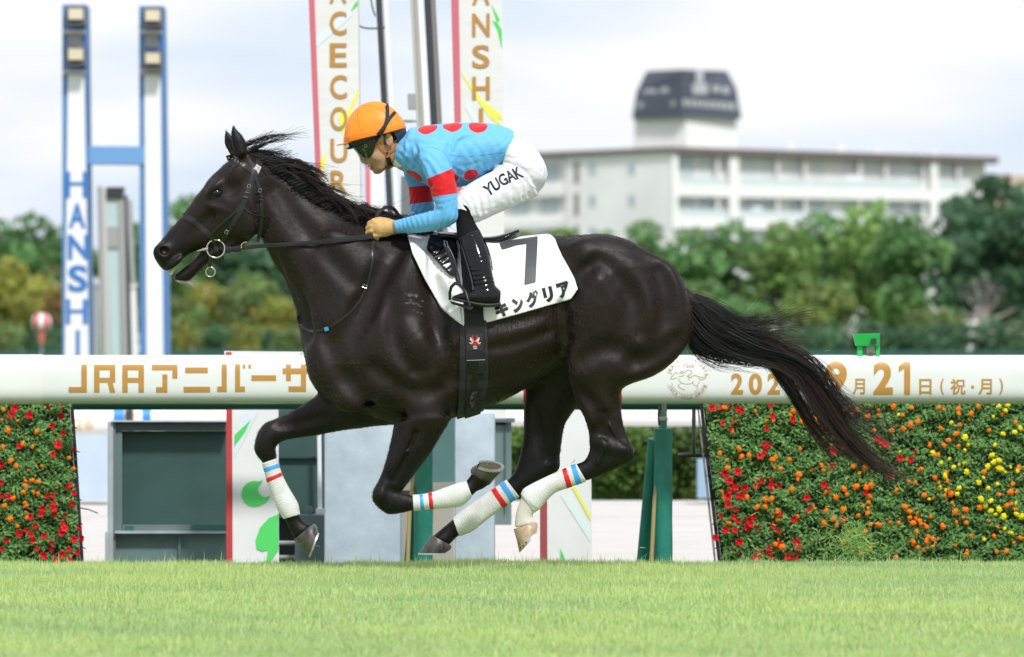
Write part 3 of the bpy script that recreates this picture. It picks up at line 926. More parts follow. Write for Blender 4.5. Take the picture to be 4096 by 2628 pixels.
# --- finish-line pillars with RACECOURSE / HANSHIN lettering
YP = 13.0
M_face = mat('banner_face', srgb(226, 226, 222), rough=.55, var=.04, vscale=7, stretch=(.2, 1, 3), bump=.2, bscale=40, bdist=.003)
M_pink = mat('rose_edge', srgb(206, 110, 124), rough=.5)
M_gold = mat('gold_lettering', srgb(186, 138, 66), rough=.5)
M_gsw = mat('green_print', srgb(76, 214, 92), rough=.5); M_ysw = mat('yellow_print', srgb(238, 240, 96), rough=.5); M_bsw = mat('pale_blue_print', srgb(222, 236, 246), rough=.5)
def pillar(lab, pk, fc, letters, decals):
    o = empty('finish_pillar', W((fc[2][0] + fc[3][0]) / 2, 2300, YP)); o.location.z = -.36
    tag(o, lab, 'pillar', 'finish line pillars')
    MB().prism([W(x, y, YP) for x, y in fc], .5).build('panel', M_face, o)
    MB().prism([W(x, y, YP - .01) for x, y in pk], .5).build('edge', M_pink, o)
    for ch, cx, y0, y1, w_ in letters:
        v, f = text_mesh(ch, .016 if ch != 'I' else .01)
        w_ = w_ if ch != 'I' else 17
        printed('letter', [(fit(v, cx - w_ / 2, y0, cx + w_ / 2, y1), f)], flat(YP - .006), M_gold, o, 60)
    for m, pts in decals: printed('print', [poly(pts)], flat(YP - .003), m, o, 200)
    return o
pillar('white finish pillar lettered RACECOURSE down its face, behind the jockey cap',
       [(1302, 1700), (1322, 1700), (1252, -160), (1228, -160)][0:4], [(1320, 1700), (1452, 1700), (1430, -160), (1247, -160)],
       [(c, 1352 + i * .8, 45 + (i - 1) * 127.4, 140 + (i - 1) * 127.4, 68) for i, c in enumerate('ACECOUR')],
       [(M_gsw, [(1402, 48), (1418, 16), (1433, 0), (1431, 22)]), (M_ysw, [(1352, 470), (1372, 420), (1378, 470), (1434, 352), (1438, 372), (1392, 480), (1378, 560), (1362, 500)]), (M_ysw, [(1268, 690), (1276, 612), (1290, 640), (1308, 598), (1300, 660), (1282, 700)]),
        (M_bsw, [(1262, 150), (1400, 40), (1410, 60), (1266, 190)])])
pillar('white finish pillar lettered HANSHIN down its face, above the jockey back',
       [(1850, 1700), (1866, 1700), (1832, -160), (1800, -160)], [(1864, 1700), (2024, 1700), (2007, -160), (1832, -160)],
       [(c, 1924, 53 + (i - 1) * 126.6, 146 + (i - 1) * 126.6, 70) for i, c in enumerate('ANSHIN')],
       [(M_gsw, [(1964, 15), (2000, 80), (1988, 88), (2007, 120), (2008, 195), (1990, 120), (1970, 82), (1988, 90)]), (M_ysw, [(1840, 284), (1886, 340), (1930, 400), (2008, 460), (2007, 478), (1990, 470), (2008, 506), (1960, 470), (1908, 400)]),
        (M_bsw, [(1870, 400), (1960, 560), (1950, 600), (1862, 430)])])
# mirror frame of dark poles between the pillars
mf = empty('finish_gantry', W(1640, 2200, 16.5)); mf.location.z = -.36
tag(mf, 'gantry of slanting dark and pale poles between the two finish pillars', 'gantry')
def pole(x0, x1, m, sl=.0535, y0=-200, y1=1700, Y=16.5, d=.08):
    MB().prism([W(x0 + sl * y1, y1, Y), W(x1 + sl * y1, y1, Y), W(x1 + sl * y0, y0, Y), W(x0 + sl * y0, y0, Y)], d).build('pole', m, mf)
pole(1503, 1526, M_darkp); pole(1538, 1550, M_white); pole(1527, 1532, M_greyp)
pole(1640, 1652, mat('pale_steel', (.42, .45, .45), rough=.4)); pole(1652, 1658, mat('ochre_strip', (.35, .27, .12), rough=.6)); pole(1659, 1670, M_greyp); pole(1674, 1690, M_white)
pole(1696, 1723, M_darkp); pole(1723, 1742, mat('brown_grey', (.20, .18, .18), rough=.6))
MB().prism([W(1632, 438, 16.3), W(1664, 438, 16.3), W(1662, 374, 16.3), W(1630, 374, 16.3)], .12).build('camera_box', mat('box_grey', (.30, .32, .30), rough=.5), mf, bevel=.008)
MB().prism([W(1600, 490, 16.4), W(1668, 490, 16.4), W(1668, 480, 16.4), W(1600, 480, 16.4)], .05).build('bar', M_greyp, mf)
MB().tube([W(x, y, 16.2) for x, y in smooth_line([(1434, 103), (1460, 112), (1500, 114), (1540, 110)], 5)], .006, 6).build('cable', M_darkp, mf)
MB().tube([W(x, y, 16.2) for x, y in smooth_line([(1480, -40), (1486, 10), (1494, 44), (1502, 66)], 5)], .005, 6).build('cable', M_darkp, mf)
sp = empty('small_pillar', W(1495, 2200, 20)); sp.location.z = -.36
tag(sp, 'short white post with a rose edge seen under the jockey chin', 'post')
MB().prism([W(1490, 1600, 20), W(1540, 1600, 20), W(1530, 560, 20), W(1480, 560, 20)], .2).build('shaft', M_white, sp)
MB().prism([W(1470, 1600, 19.98), W(1490, 1600, 19.98), W(1480, 560, 19.98), W(1460, 560, 19.98)], .2).build('edge', M_pink, sp)
gb_ = MB().prism([W(1604, 1600, 18), W(1700, 1600, 18), W(1700, 705, 18), W(1604, 705, 18)], .4).build('grey_cabinet', mat('cabinet_greygreen', (.14, .16, .15), rough=.6))
tag(gb_, 'grey green upright cabinet seen between the jockey arms', 'cabinet')
# ================================================================== THE HORSE
rng = np.random.default_rng(7)
horse = empty('racehorse', (0.05, 0, 0))
tag(horse, 'dark brown racehorse galloping in mid-stride with white leg wraps, carrying the jockey past the rail', 'horse')

HV = Vol((-1.76, -0.42, 0.06), (0.90, 0.42, 2.10), 0.006)
# neck, trunk and croup: one continuous loft (top point, under point, half depth, depth centre, egg)
HV.loft([
    (985, 622, 1030, 930, .062, 0, .1), (1045, 628, 1062, 985, .072, 0, .2), (1100, 666, 1085, 1035, .080, 0, .25),
    (1160, 710, 1118, 1095, .088, 0, .28), (1240, 774, 1155, 1165, .100, 0, .28), (1330, 828, 1182, 1235, .118, 0, .25),
    (1430, 880, 1198, 1315, .150, 0, .2), (1540, 925, 1217, 1420, .185, 0, .15), (1640, 938, 1262, 1545, .213, 0, .15),
    (1715, 944, 1400, 1622, .235, 0, .2), (1780, 950, 1560, 1688, .255, 0, .22), (1850, 955, 1720, 1690, .275, 0, .22),
    (1930, 958, 1850, 1660, .292, 0, .2), (2050, 958, 2000, 1607, .305, 0, .16), (2200, 946, 2125, 1540, .300, 0, .12),
    (2330, 940, 2235, 1470, .275, 0, .06), (2430, 940, 2350, 1430, .262, 0, .04), (2540, 979, 2480, 1440, .245, 0, .04),
    (2645, 1066, 2620, 1430, .20, 0, .02), (2728, 1170, 2715, 1390, .135, 0, 0), (2764, 1275, 2762, 1325, .05, 0, 0)],
    k=0.0, nr=40)
# skull and upper jaw
HV.loft([
    (613, 1003, 617, 1032, .030), (630, 977, 645, 1072, .050), (652, 953, 676, 1082, .056), (686, 912, 722, 1044, .052),
    (723, 871, 775, 1008, .055), (750, 835, 832, 1000, .066), (782, 789, 895, 1004, .078), (814, 748, 950, 985, .092),
    (836, 716, 1000, 960, .100), (873, 680, 1040, 920, .102), (909, 648, 1058, 860, .098), (945, 622, 1065, 790, .088),
    (990, 612, 1080, 740, .070)], k=0.045, nr=36)
# lower jaw and lip
HV.loft([
    (697, 1104, 705, 1124, .022), (716, 1086, 740, 1131, .034), (744, 1064, 768, 1114, .036), (778, 1033, 820, 1062, .040),
    (812, 1005, 862, 1034, .048), (870, 985, 930, 997, .055), (930, 950, 985, 968, .05)], k=0.02, nr=28)
for s in (-1, 1):
    def mus(x, y, yc, r, ang=0, k=.06, op='add', yaw=0):
        w = W(x, y, s * yc)
        HV.ell(w, r, ang, k, op, yaw * s)
    # head
    mus(975, 850, .070, (.098, .034, .112), 0.2, .03)          # masseter
    mus(862, 750, .076, (.042, .020, .018), 0.7, .045)          # brow
    mus(866, 773, .101, (.029, .016, .021), 0.2, .016, 'sub')  # orbit
    mus(890, 836, .082, (.075, .016, .012), -0.25, .02)        # facial crest
    mus(800, 905, .075, (.085, .02, .030), 0.75, .03, 'sub')   # hollow below the eye
    mus(918, 742, .096, (.040, .012, .045), 0.4, .03, 'sub')   # temple
    mus(952, 690, .075, (.055, .022, .03), 0.9, .03)
    mus(650, 1006, .046, (.044, .022, .040), 0.3, .018)        # nostril wing
    mus(657, 1004, .072, (.025, .030, .020), -0.35, .008, 'sub')
    mus(700, 1050, .046, (.05, .016, .016), 0.7, .02)
    # neck
    mus(1150, 1090, .098, (.24, .02, .018), -1.08, .05, 'sub')   # jugular groove
    mus(1400, 1060, .115, (.18, .04, .10), -0.8, .09)
    # shoulder and chest
    mus(1555, 1240, .170, (.105, .07, .29), -0.42, .11)
    mus(1420, 1350, .135, (.08, .06, .20), -0.42, .09)
    mus(1650, 1470, .185, (.13, .075, .17), 0.50, .09)         # triceps
    mus(1735, 1330, .300, (.03, .035, .19), -0.25, .09, 'sub')
    mus(1490, 1190, .235, (.03, .035, .22), -0.42, .09, 'sub')
    mus(1335, 1470, .115, (.115, .07, .16), 0.3, .07)           # breast
    mus(1470, 1560, .165, (.16, .055, .09), 0.45, .06)
    mus(1455, 1610, .115, (.03, .05, .16), -0.95, .03, 'sub')
    mus(1690, 1395, .205, (.085, .055, .085), 0.9, .05)
    mus(1800, 1560, .285, (.03, .03, .16), -0.1, .06, 'sub')
    # hindquarters
    mus(2390, 1240, .235, (.10, .05, .16), 0.25, .06)
    mus(2330, 1440, .215, (.06, .045, .10), 0.1, .05)
    mus(2560, 1400, .235, (.22, .03, .03), 0.45, .06, 'sub')
    mus(2455, 1125, .165, (.25, .10, .19), -0.45, .11)           # gluteal
    mus(2600, 1270, .165, (.17, .095, .26), -0.15, .10)
    mus(2370, 1330, .195, (.115, .075, .24), 0.15, .08)         # quadriceps
    mus(2340, 1010, .205, (.05, .04, .05), 0, .06)              # hip
    mus(2235, 1180, .300, (.055, .05, .20), -0.1, .08, 'sub')   # flank hollow
    mus(2345, 1105, .285, (.10, .022, .02), 0.9, .06, 'sub')
    mus(2490, 1320, .295, (.025, .03, .20), -0.30, .07, 'sub')
    mus(2650, 1200, .262, (.03, .03, .18), 0.35, .09, 'sub')
# near foreleg (camera side)
legs = {
 'nf': [(1570, 1500, 1840, 1560, .080, -.165), (1577, 1690, 1808, 1668, .074, -.172), (1566, 1749, 1752, 1762, .063, -.17),
        (1551, 1812, 1715, 1822, .056, -.165), (1530, 1884, 1668, 1886, .050, -.16), (1509, 1931, 1632, 1932, .046, -.155),
        (1494, 1962, 1612, 1958, .047, -.15), (1490, 1998, 1602, 1966, .048, -.15), (1510, 2027, 1612, 1970, .045, -.15),
        (1551, 2056, 1625, 1974, .041, -.15), (1600, 2053, 1641, 1978, .035, -.15), (1657, 2041, 1651, 1982, .031, -.15),
        (1721, 2034, 1711, 1976, .031, -.15), (1811, 2027, 1793, 1949, .034, -.15), (1850, 2018, 1829, 1935, .040, -.15),
        (1886, 1985, 1860, 1928, .037, -.15), (1908, 1965, 1872, 1915, .030, -.15), (1932, 1955, 1883, 1900, .033, -.15), (1958, 1936, 1892, 1884, .040, -.15)],
 'ff': [(1400, 1490, 1660, 1690, .085, .14), (1340, 1540, 1560, 1700, .082, .15), (1291, 1568, 1468, 1708, .075, .155), (1234, 1604, 1364, 1723, .062, .155),
        (1171, 1643, 1262, 1742, .052, .155), (1104, 1674, 1190, 1752, .045, .155), (1058, 1694, 1135, 1763, .046, .155),
        (1028, 1738, 1106, 1784, .048, .155), (1017, 1791, 1104, 1802, .045, .155), (1027, 1822, 1106, 1824, .038, .155),
        (1050, 1853, 1106, 1836, .031, .155), (1071, 1925, 1127, 1901, .031, .155), (1091, 1982, 1153, 1953, .033, .155),
        (1114, 2038, 1188, 2013, .041, .155), (1133, 2069, 1196, 2050, .038, .155), (1145, 2090, 1205, 2070, .030, .155),
        (1160, 2122, 1220, 2090, .033, .155), (1178, 2158, 1242, 2098, .040, .155)],
 'nh': [(2330, 1010, 2660, 1085, .12, -.12), (2290, 1170, 2735, 1190, .13, -.135), (2256, 1300, 2761, 1310, .128, -.14),
        (2263, 1400, 2721, 1408, .118, -.15), (2267, 1470, 2600, 1500, .10, -.155), (2284, 1545, 2492, 1553, .078, -.16),
        (2312, 1623, 2483, 1608, .060, -.16), (2338, 1667, 2487, 1657, .050, -.16), (2353, 1720, 2499, 1716, .044, -.16),
        (2359, 1766, 2516, 1762, .040, -.16), (2356, 1806, 2537, 1812, .041, -.16), (2343, 1836, 2524, 1846, .040, -.16),
        (2330, 1847, 2470, 1872, .037, -.16), (2314, 1853, 2411, 1899, .034, -.16), (2257, 1878, 2270, 1949, .031, -.16), (2186, 1910, 2220, 1968, .031, -.155),
        (2108, 1949, 2184, 2001, .039, -.15), (2088, 1972, 2155, 2036, .041, -.15), (2083, 1996, 2143, 2043, .034, -.15),
        (2064, 2050, 2130, 2068, .033, -.15), (2058, 2112, 2146, 2090, .041, -.15)],
 'fh': [(2250, 1250, 2600, 1350, .12, .12), (2130, 1400, 2420, 1470, .10, .14), (2112, 1500, 2370, 1560, .085, .15), (2101, 1565, 2335, 1600, .075, .15),
        (2095, 1640, 2298, 1640, .062, .15), (2095, 1700, 2262, 1695, .050, .15), (2092, 1759, 2248, 1758, .043, .15),
        (2076, 1833, 2240, 1822, .042, .15), (2061, 1881, 2233, 1882, .041, .15), (2046, 1903, 2160, 1930, .037, .15),
        (2028, 1920, 2078, 1983, .033, .15), (1971, 1960, 2010, 2029, .031, .15), (1900, 2010, 1944, 2077, .032, .15),
        (1846, 2047, 1888, 2122, .039, .15), (1816, 2073, 1839, 2141, .037, .15), (1790, 2095, 1822, 2153, .031, .15),
        (1760, 2120, 1806, 2170, .035, .15), (1730, 2146, 1797, 2178, .040, .15)],
}
HV.loft(legs['nf'][1:], k=.05, nr=28); HV.loft(legs['ff'], k=.05, nr=28)
HV.loft(legs['nh'], k=.05, nr=32); HV.loft(legs['fh'], k=.05, nr=28)
# forearm, gaskin, knee and hock relief
HV.ell(W(1700, 1640, -.20), (.075, .05, .10), 0.3, .05)
HV.ell(W(1640, 1740, -.205), (.028, .02, .15), -0.42, .03)
HV.ell(W(1690, 1745, -.208), (.022, .02, .13), -0.50, .03)
HV.caps([W(1605, 1720, -.232), W(1570, 1800, -.224), W(1545, 1880, -.208)], .006, .02, 'sub')
HV.caps([W(1662, 1730, -.234), W(1618, 1840, -.217), W(1580, 1920, -.20)], .007, .022, 'sub')
HV.ell(W(1530, 1985, -.178), (.04, .02, .03), -.5, .03)
HV.ell(W(1430, 1640, .10), (.10, .06, .07), 0.3, .05)
HV.ell(W(2390, 1600, -.20), (.055, .035, .12), -.2, .04)
HV.caps([W(2420, 1650, -.215), W(2450, 1720, -.205), W(2480, 1770, -.20)], .007, .02, 'sub')
HV.caps([W(2395, 1720, -.205), W(2420, 1790, -.205), W(2390, 1850, -.20)], .008, .015)
HV.caps([W(2440, 1700, -.204), W(2500, 1790, -.19)], .012, .02)
HV.ell(W(2500, 1800, -.165), (.028, .028, .035), 0, .02)
HV.ell(W(2205, 1855, .14), (.03, .03, .035), 0, .02)
for a_ in ([W(1590, 1830, -.215), W(1690, 1770, -.228)],):
    HV.caps(a_, .0045, .008)
# ears
for yc, rr in ((-.055, [(931, 499, 935, 501, .004), (925, 525, 949, 521, .014), (925, 558, 972, 546, .023), (931, 590, 986, 578, .027), (946, 624, 990, 612, .029)]),
               (.05, [(903, 519, 906, 520, .004), (898, 545, 922, 540, .013), (899, 577, 940, 562, .021), (911, 600, 955, 590, .025), (926, 628, 968, 618, .028)])):
    HV.loft([(a, b, c, d, e, yc) for a, b, c, d, e in rr], k=.02, nr=24)
HV.caps([W(905, 535, .028), W(915, 570, .028), W(930, 605, .03)], [.004, .011, .008], .008, 'sub')
# mouth corner crease
HV.caps([W(790, 1003, -.066), W(770, 1014, -.058), W(745, 1030, -.055)], .004, .008, 'sub')

# muscle lines laid on the surface as it stands
def surf_y(x, y, s):
    w = W(x, y, s * .2)
    i = int(round(w[0] / HV.h)) - HV.i0[0]; k = int(round(w[2] / HV.h)) - HV.i0[2]
    col_ = HV.phi[min(max(i, 0), HV.n[0] - 1), :, min(max(k, 0), HV.n[2] - 1)]
    ins = np.nonzero(col_ < 0)[0]
    if len(ins) == 0: return None
    return ((ins[0] if s < 0 else ins[-1]) + HV.i0[1]) * HV.h
def relief(pts, r, h, k=.035, op='sub', sides=(-1, 1)):
    for s in sides:
        P = []
        for (x, y) in smooth_line(pts, 3):
            ys = surf_y(x, y, s)
            if ys is None: continue
            h_ = h * .85
            yc = ys + s * (r - h_) if op == 'sub' else ys - s * (r - h_)
            P.append(W(x, y, yc))
        n = len(P)
        if n < 2: continue
        HV.caps(P, [r * (.55 + .45 * math.sin(math.pi * (i + .5) / n)) for i in range(n)], k * 1.25, op)
relief([(2266, 1340), (2272, 1245), (2298, 1160), (2345, 1095), (2405, 1058)], .032, .017, .05)
relief([(2300, 1290), (2312, 1210), (2350, 1140), (2410, 1105)], .045, .012, .06, 'add')
relief([(2440, 1075), (2500, 1140), (2545, 1230), (2562, 1330)], .030, .012, .05)
relief([(2640, 1090), (2668, 1200), (2652, 1320), (2590, 1420)], .030, .011, .05)
relief([(2540, 1455), (2625, 1425), (2705, 1365)], .028, .012, .045)
relief([(2330, 1440), (2400, 1400), (2480, 1400), (2540, 1440)], .03, .009, .05)
relief([(1605, 975), (1525, 1085), (1445, 1225), (1350, 1375)], .034, .015, .06)
relief([(1715, 1000), (1738, 1120), (1748, 1260), (1742, 1380), (1800, 1520)], .032, .013, .055)
relief([(1500, 1470), (1570, 1530), (1660, 1572), (1760, 1560)], .026, .012, .045)
relief([(1560, 1180), (1572, 1290), (1602, 1400), (1655, 1480)], .026, .010, .045)
relief([(1640, 1330), (1690, 1390), (1730, 1450)], .05, .012, .06, 'add')
relief([(1300, 1340), (1340, 1450), (1420, 1560), (1490, 1640)], .030, .014, .05)
relief([(1080, 1015), (1120, 1110), (1170, 1220), (1232, 1345)], .024, .011, .04)
relief([(1110, 760), (1190, 880), (1290, 1000), (1400, 1120)], .03, .007, .05)
relief([(1960, 1395), (2080, 1372), (2200, 1330)], .018, .005, .03)
relief([(1960, 1300), (2060, 1285), (2160, 1262)], .018, .004, .03)
relief([(1830, 1545), (1950, 1535), (2090, 1490)], .012, .004, .02, 'add')
relief([(2240, 1215), (2254, 1290), (2252, 1400)], .020, .012, .035)
relief([(1038, 790), (1052, 870), (1030, 945)], .016, .008, .03)
relief([(2320, 1570), (2385, 1640), (2420, 1740)], .020, .010, .035, 'sub', (-1,))
relief([(2455, 1590), (2470, 1680), (2500, 1770)], .016, .009, .03, 'sub', (-1,))
relief([(2380, 1765), (2440, 1790), (2490, 1800)], .016, .007, .03, 'add', (-1,))
relief([(1545, 1900), (1560, 1960), (1540, 2020)], .014, .006, .025, 'sub', (-1,))
relief([(1120, 1700), (1200, 1690), (1290, 1670)], .016, .008, .03, 'sub', (-1,))
relief([(2140, 1640), (2160, 1740), (2190, 1830)], .016, .008, .03, 'sub', (-1,))

# coat colour: black-brown with black points; white sock on the near hind pastern; foam and dust marks
def coat(p):
    x = p[:, 0] * FPX / DC + 2048.0; y = (CZ - p[:, 2]) * FPX / DC + HZ; yy = p[:, 1]
    n = len(p)
    brown = np.array((.0130, .0068, .0044)); black = np.array((.0036, .0030, .0029))
    k = np.clip((y - 1600) / 250, 0, 1)
    head_k = np.clip((905 - x) / 200, 0, 1) * np.clip((y - 880) / 130, 0, 1)
    k = np.maximum(k, head_k)
    k = np.maximum(k, np.clip((640 - y) / 60, 0, 1) * (x < 1000))
    k = np.maximum(k, .55 * np.clip((1180 - y) / 260, 0, 1) * (x > 1300))
    c = brown[None] * (1 - k[:, None]) + black[None] * k[:, None]
    sock = (yy < -.05) & (x < 2165) & (x > 2040) & (y > 1950)
    c[sock] = (.62, .57, .50)
    nose = ((x - 666) / 14) ** 2 + ((y - 1006) / 12) ** 2 < 1
    c[nose & (np.abs(yy) < .058)] = (.030, .009, .009)
    mouth = (x > 712) & (x < 790) & (y > 1012) & (y < 1062) & (np.abs(yy) < .030)
    c[mouth] = (.035, .014, .011)
    return c
hb_me = HV.mesh('body')
co = np.empty(len(hb_me.vertices) * 3, np.float32); hb_me.vertices.foreach_get('co', co); co = co.reshape(-1, 3)
def paint(me, cols):
    a = me.color_attributes.new('coat', 'FLOAT_COLOR', 'POINT')
    a.data.foreach_set('color', np.hstack([cols, np.ones((len(cols), 1))]).astype(np.float32).ravel())
paint(hb_me, coat(co))

M_coat = mat('coat', (.01, .01, .01), rough=.42, spec=.27, attr='coat', var=.25, vscale=9.0, sheen=.0)
t = M_coat.node_tree; b = t.nodes['Principled BSDF']
tcn = N(t, 'ShaderNodeTexCoord')
def noise(scale, stretch, rot=0.0, detail=3.0):
    mp_ = N(t, 'ShaderNodeMapping'); mp_.inputs['Scale'].default_value = stretch; mp_.inputs['Rotation'].default_value = (0, rot, 0)
    t.links.new(tcn.outputs['Object'], mp_.inputs['Vector'])
    n_ = N(t, 'ShaderNodeTexNoise', Scale=scale, Detail=detail, Roughness=.6)
    t.links.new(mp_.outputs['Vector'], n_.inputs['Vector'])
    return n_
hair_n = noise(420, (.14, 1, 1), .62)
lump_n = noise(26, (1, 1, 1), 0, 4)
fold_n = noise(46, (1.9, .7, .45), -.35, 2)
# folds of thin skin over flank and ribs only
sep = N(t, 'ShaderNodeVectorMath', operation='DISTANCE'); sep.inputs[1].default_value = W(2215, 1330, -.29)
t.links.new(tcn.outputs['Object'], sep.inputs[0])
fm = N(t, 'ShaderNodeMapRange'); fm.inputs['From Min'].default_value = .42; fm.inputs['From Max'].default_value = .05
t.links.new(sep.outputs['Value'], fm.inputs['Value'])
big_n = noise(8.5, (1, 1, 1), 0, 3)
b0 = N(t, 'ShaderNodeBump', Strength=.12, Distance=.022); t.links.new(big_n.outputs['Fac'], b0.inputs['Height'])
b1 = N(t, 'ShaderNodeBump', Strength=.5, Distance=.0016); t.links.new(b0.outputs['Normal'], b1.inputs['Normal']); t.links.new(hair_n.outputs['Fac'], b1.inputs['Height'])
b2 = N(t, 'ShaderNodeBump', Strength=.16, Distance=.006); t.links.new(lump_n.outputs['Fac'], b2.inputs['Height']); t.links.new(b1.outputs['Normal'], b2.inputs['Normal'])
b3 = N(t, 'ShaderNodeBump', Distance=.006); t.links.new(fold_n.outputs['Fac'], b3.inputs['Height']); t.links.new(b2.outputs['Normal'], b3.inputs['Normal'])
t.links.new(fm.outputs['Result'], b3.inputs['Strength'])
t.links.new(b3.outputs['Normal'], b.inputs['Normal'])
rn = noise(14, (1, 1, 1), 0, 5)
rm = N(t, 'ShaderNodeMapRange'); rm.inputs['From Min'].default_value = .3; rm.inputs['From Max'].default_value = .7
rm.inputs['To Min'].default_value = .38; rm.inputs['To Max'].default_value = .55
t.links.new(rn.outputs['Fac'], rm.inputs['Value']); t.links.new(rm.outputs['Result'], b.inputs['Roughness'])
# dried foam on the shoulder and flank
old = b.inputs['Base Color'].links[0].from_socket
spk = noise(60, (.35, 1, 1), -.9, 7)
prev = old
for (fx, fy, fz, rad, thr) in ((1663, 1205, -.27, .062, .52), (1690, 1268, -.275, .035, .56), (2190, 1300, -.31, .05, .60)):
    dd = N(t, 'ShaderNodeVectorMath', operation='DISTANCE'); dd.inputs[1].default_value = W(fx, fy, fz)
    t.links.new(tcn.outputs['Object'], dd.inputs[0])
    m1 = N(t, 'ShaderNodeMapRange'); m1.inputs['From Min'].default_value = rad * 1.6; m1.inputs['From Max'].default_value = rad * .3
    m1.inputs['To Min'].default_value = -.20; m1.inputs['To Max'].default_value = 0.06
    t.links.new(dd.outputs['Value'], m1.inputs['Value'])
    ad = N(t, 'ShaderNodeMath', operation='ADD'); t.links.new(m1.outputs['Result'], ad.inputs[0]); t.links.new(spk.outputs['Fac'], ad.inputs[1])
    m2 = N(t, 'ShaderNodeMapRange'); m2.inputs['From Min'].default_value = thr; m2.inputs['From Max'].default_value = thr + .22; m2.inputs['To Max'].default_value = .6
    t.links.new(ad.outputs['Value'], m2.inputs['Value'])
    mx = N(t, 'ShaderNodeMix'); mx.data_type = 'RGBA'; mx.inputs['B'].default_value = (.42, .41, .42, 1)
    t.links.new(m2.outputs['Result'], mx.inputs['Factor']); t.links.new(prev, mx.inputs['A'])
    prev = mx.outputs['Result']
t.links.new(prev, b.inputs['Base Color'])

body = link('body', hb_me, M_coat, horse, smooth=True)
HB = bvh_of(body)
# short coat: fine hairs lying along the body
nv = len(co)
nrm = np.empty(nv * 3, np.float32); hb_me.vertex_normals.foreach_get('vector', nrm); nrm = nrm.reshape(-1, 3)
pxx = co[:, 0] * FPX / DC + 2048.0; pyy = (CZ - co[:, 2]) * FPX / DC + HZ
ok = np.ones(nv, bool)
for (x0, y0, x1, y1) in ((1030, 1840, 1300, 2240), (1640, 1840, 2060, 2060), (1650, 1900, 2060, 2240), (2030, 1840, 2350, 2240), (600, 960, 800, 1140)):
    ok &= ~((pxx > x0) & (pxx < x1) & (pyy > y0) & (pyy < y1))
ok &= ~((((pxx - 866) / 34) ** 2 + ((pyy - 772) / 26) ** 2) < 1)
idx = np.nonzero(ok)[0]
idx = np.concatenate([idx, idx])[rng.permutation(2 * len(idx))[:130000]]
fl = np.stack([np.ones(nv), np.zeros(nv), -.55 * np.ones(nv)], 1)            # lie of the hair
fl[pxx < 1060] = (.62, 0, .60); leg_ = (pyy > 1620) | ((pyy > 1500) & (pxx > 2250) & (pxx < 2520))
fl[leg_] = (.15, 0, -1.0); nk = (pxx > 1040) & (pxx < 1500) & (pyy < 1350); fl[nk] = (.8, 0, -.9)
F_ = fl[idx] + rng.normal(0, .22, (len(idx), 3)); n_ = nrm[idx]
F_ -= n_ * (F_ * n_).sum(1)[:, None]; F_ /= np.linalg.norm(F_, axis=1)[:, None] + 1e-9
L_ = (.007 + .007 * rng.random(len(idx)))[:, None]
r0 = co[idx] + rng.normal(0, .0022, (len(idx), 3)) - n_ * .0006
hp = np.stack([r0, r0 + F_ * L_ * .5 + n_ * .0011, r0 + F_ * L_ + n_ * .0012], 1).astype(np.float32)
M_fur = bpy.data.materials.new('coat_hair'); M_fur.use_nodes = True
fb = M_fur.node_tree.nodes['Principled BSDF']; fb.inputs['Roughness'].default_value = .36; fb.inputs['Specular IOR Level'].default_value = .6
fi = N(M_fur.node_tree, 'ShaderNodeHairInfo'); fr_ = N(M_fur.node_tree, 'ShaderNodeValToRGB')
fr_.color_ramp.elements[0].color = (.005, .0036, .003, 1); fr_.color_ramp.elements[1].color = (.019, .0115, .0082, 1)
M_fur.node_tree.links.new(fi.outputs['Random'], fr_.inputs['Fac']); M_fur.node_tree.links.new(fr_.outputs['Color'], fb.inputs['Base Color'])
hc_ = bpy.data.hair_curves.new('coat_hair'); hc_.add_curves([3] * len(idx)); hc_.position_data.foreach_set('vector', hp.ravel())
at_ = hc_.attributes.get('radius') or hc_.attributes.new('radius', 'FLOAT', 'POINT')
at_.data.foreach_set('value', np.tile([.00042, .00034, .0001], len(idx)).astype(np.float32)); hc_.materials.append(M_fur)
fo = bpy.data.objects.new('coat_hair', hc_); COL.objects.link(fo); fo.parent = horse; fo.matrix_parent_inverse = Matrix.Translation(parent_loc(horse)).inverted()
tag(fo, kind='stuff')

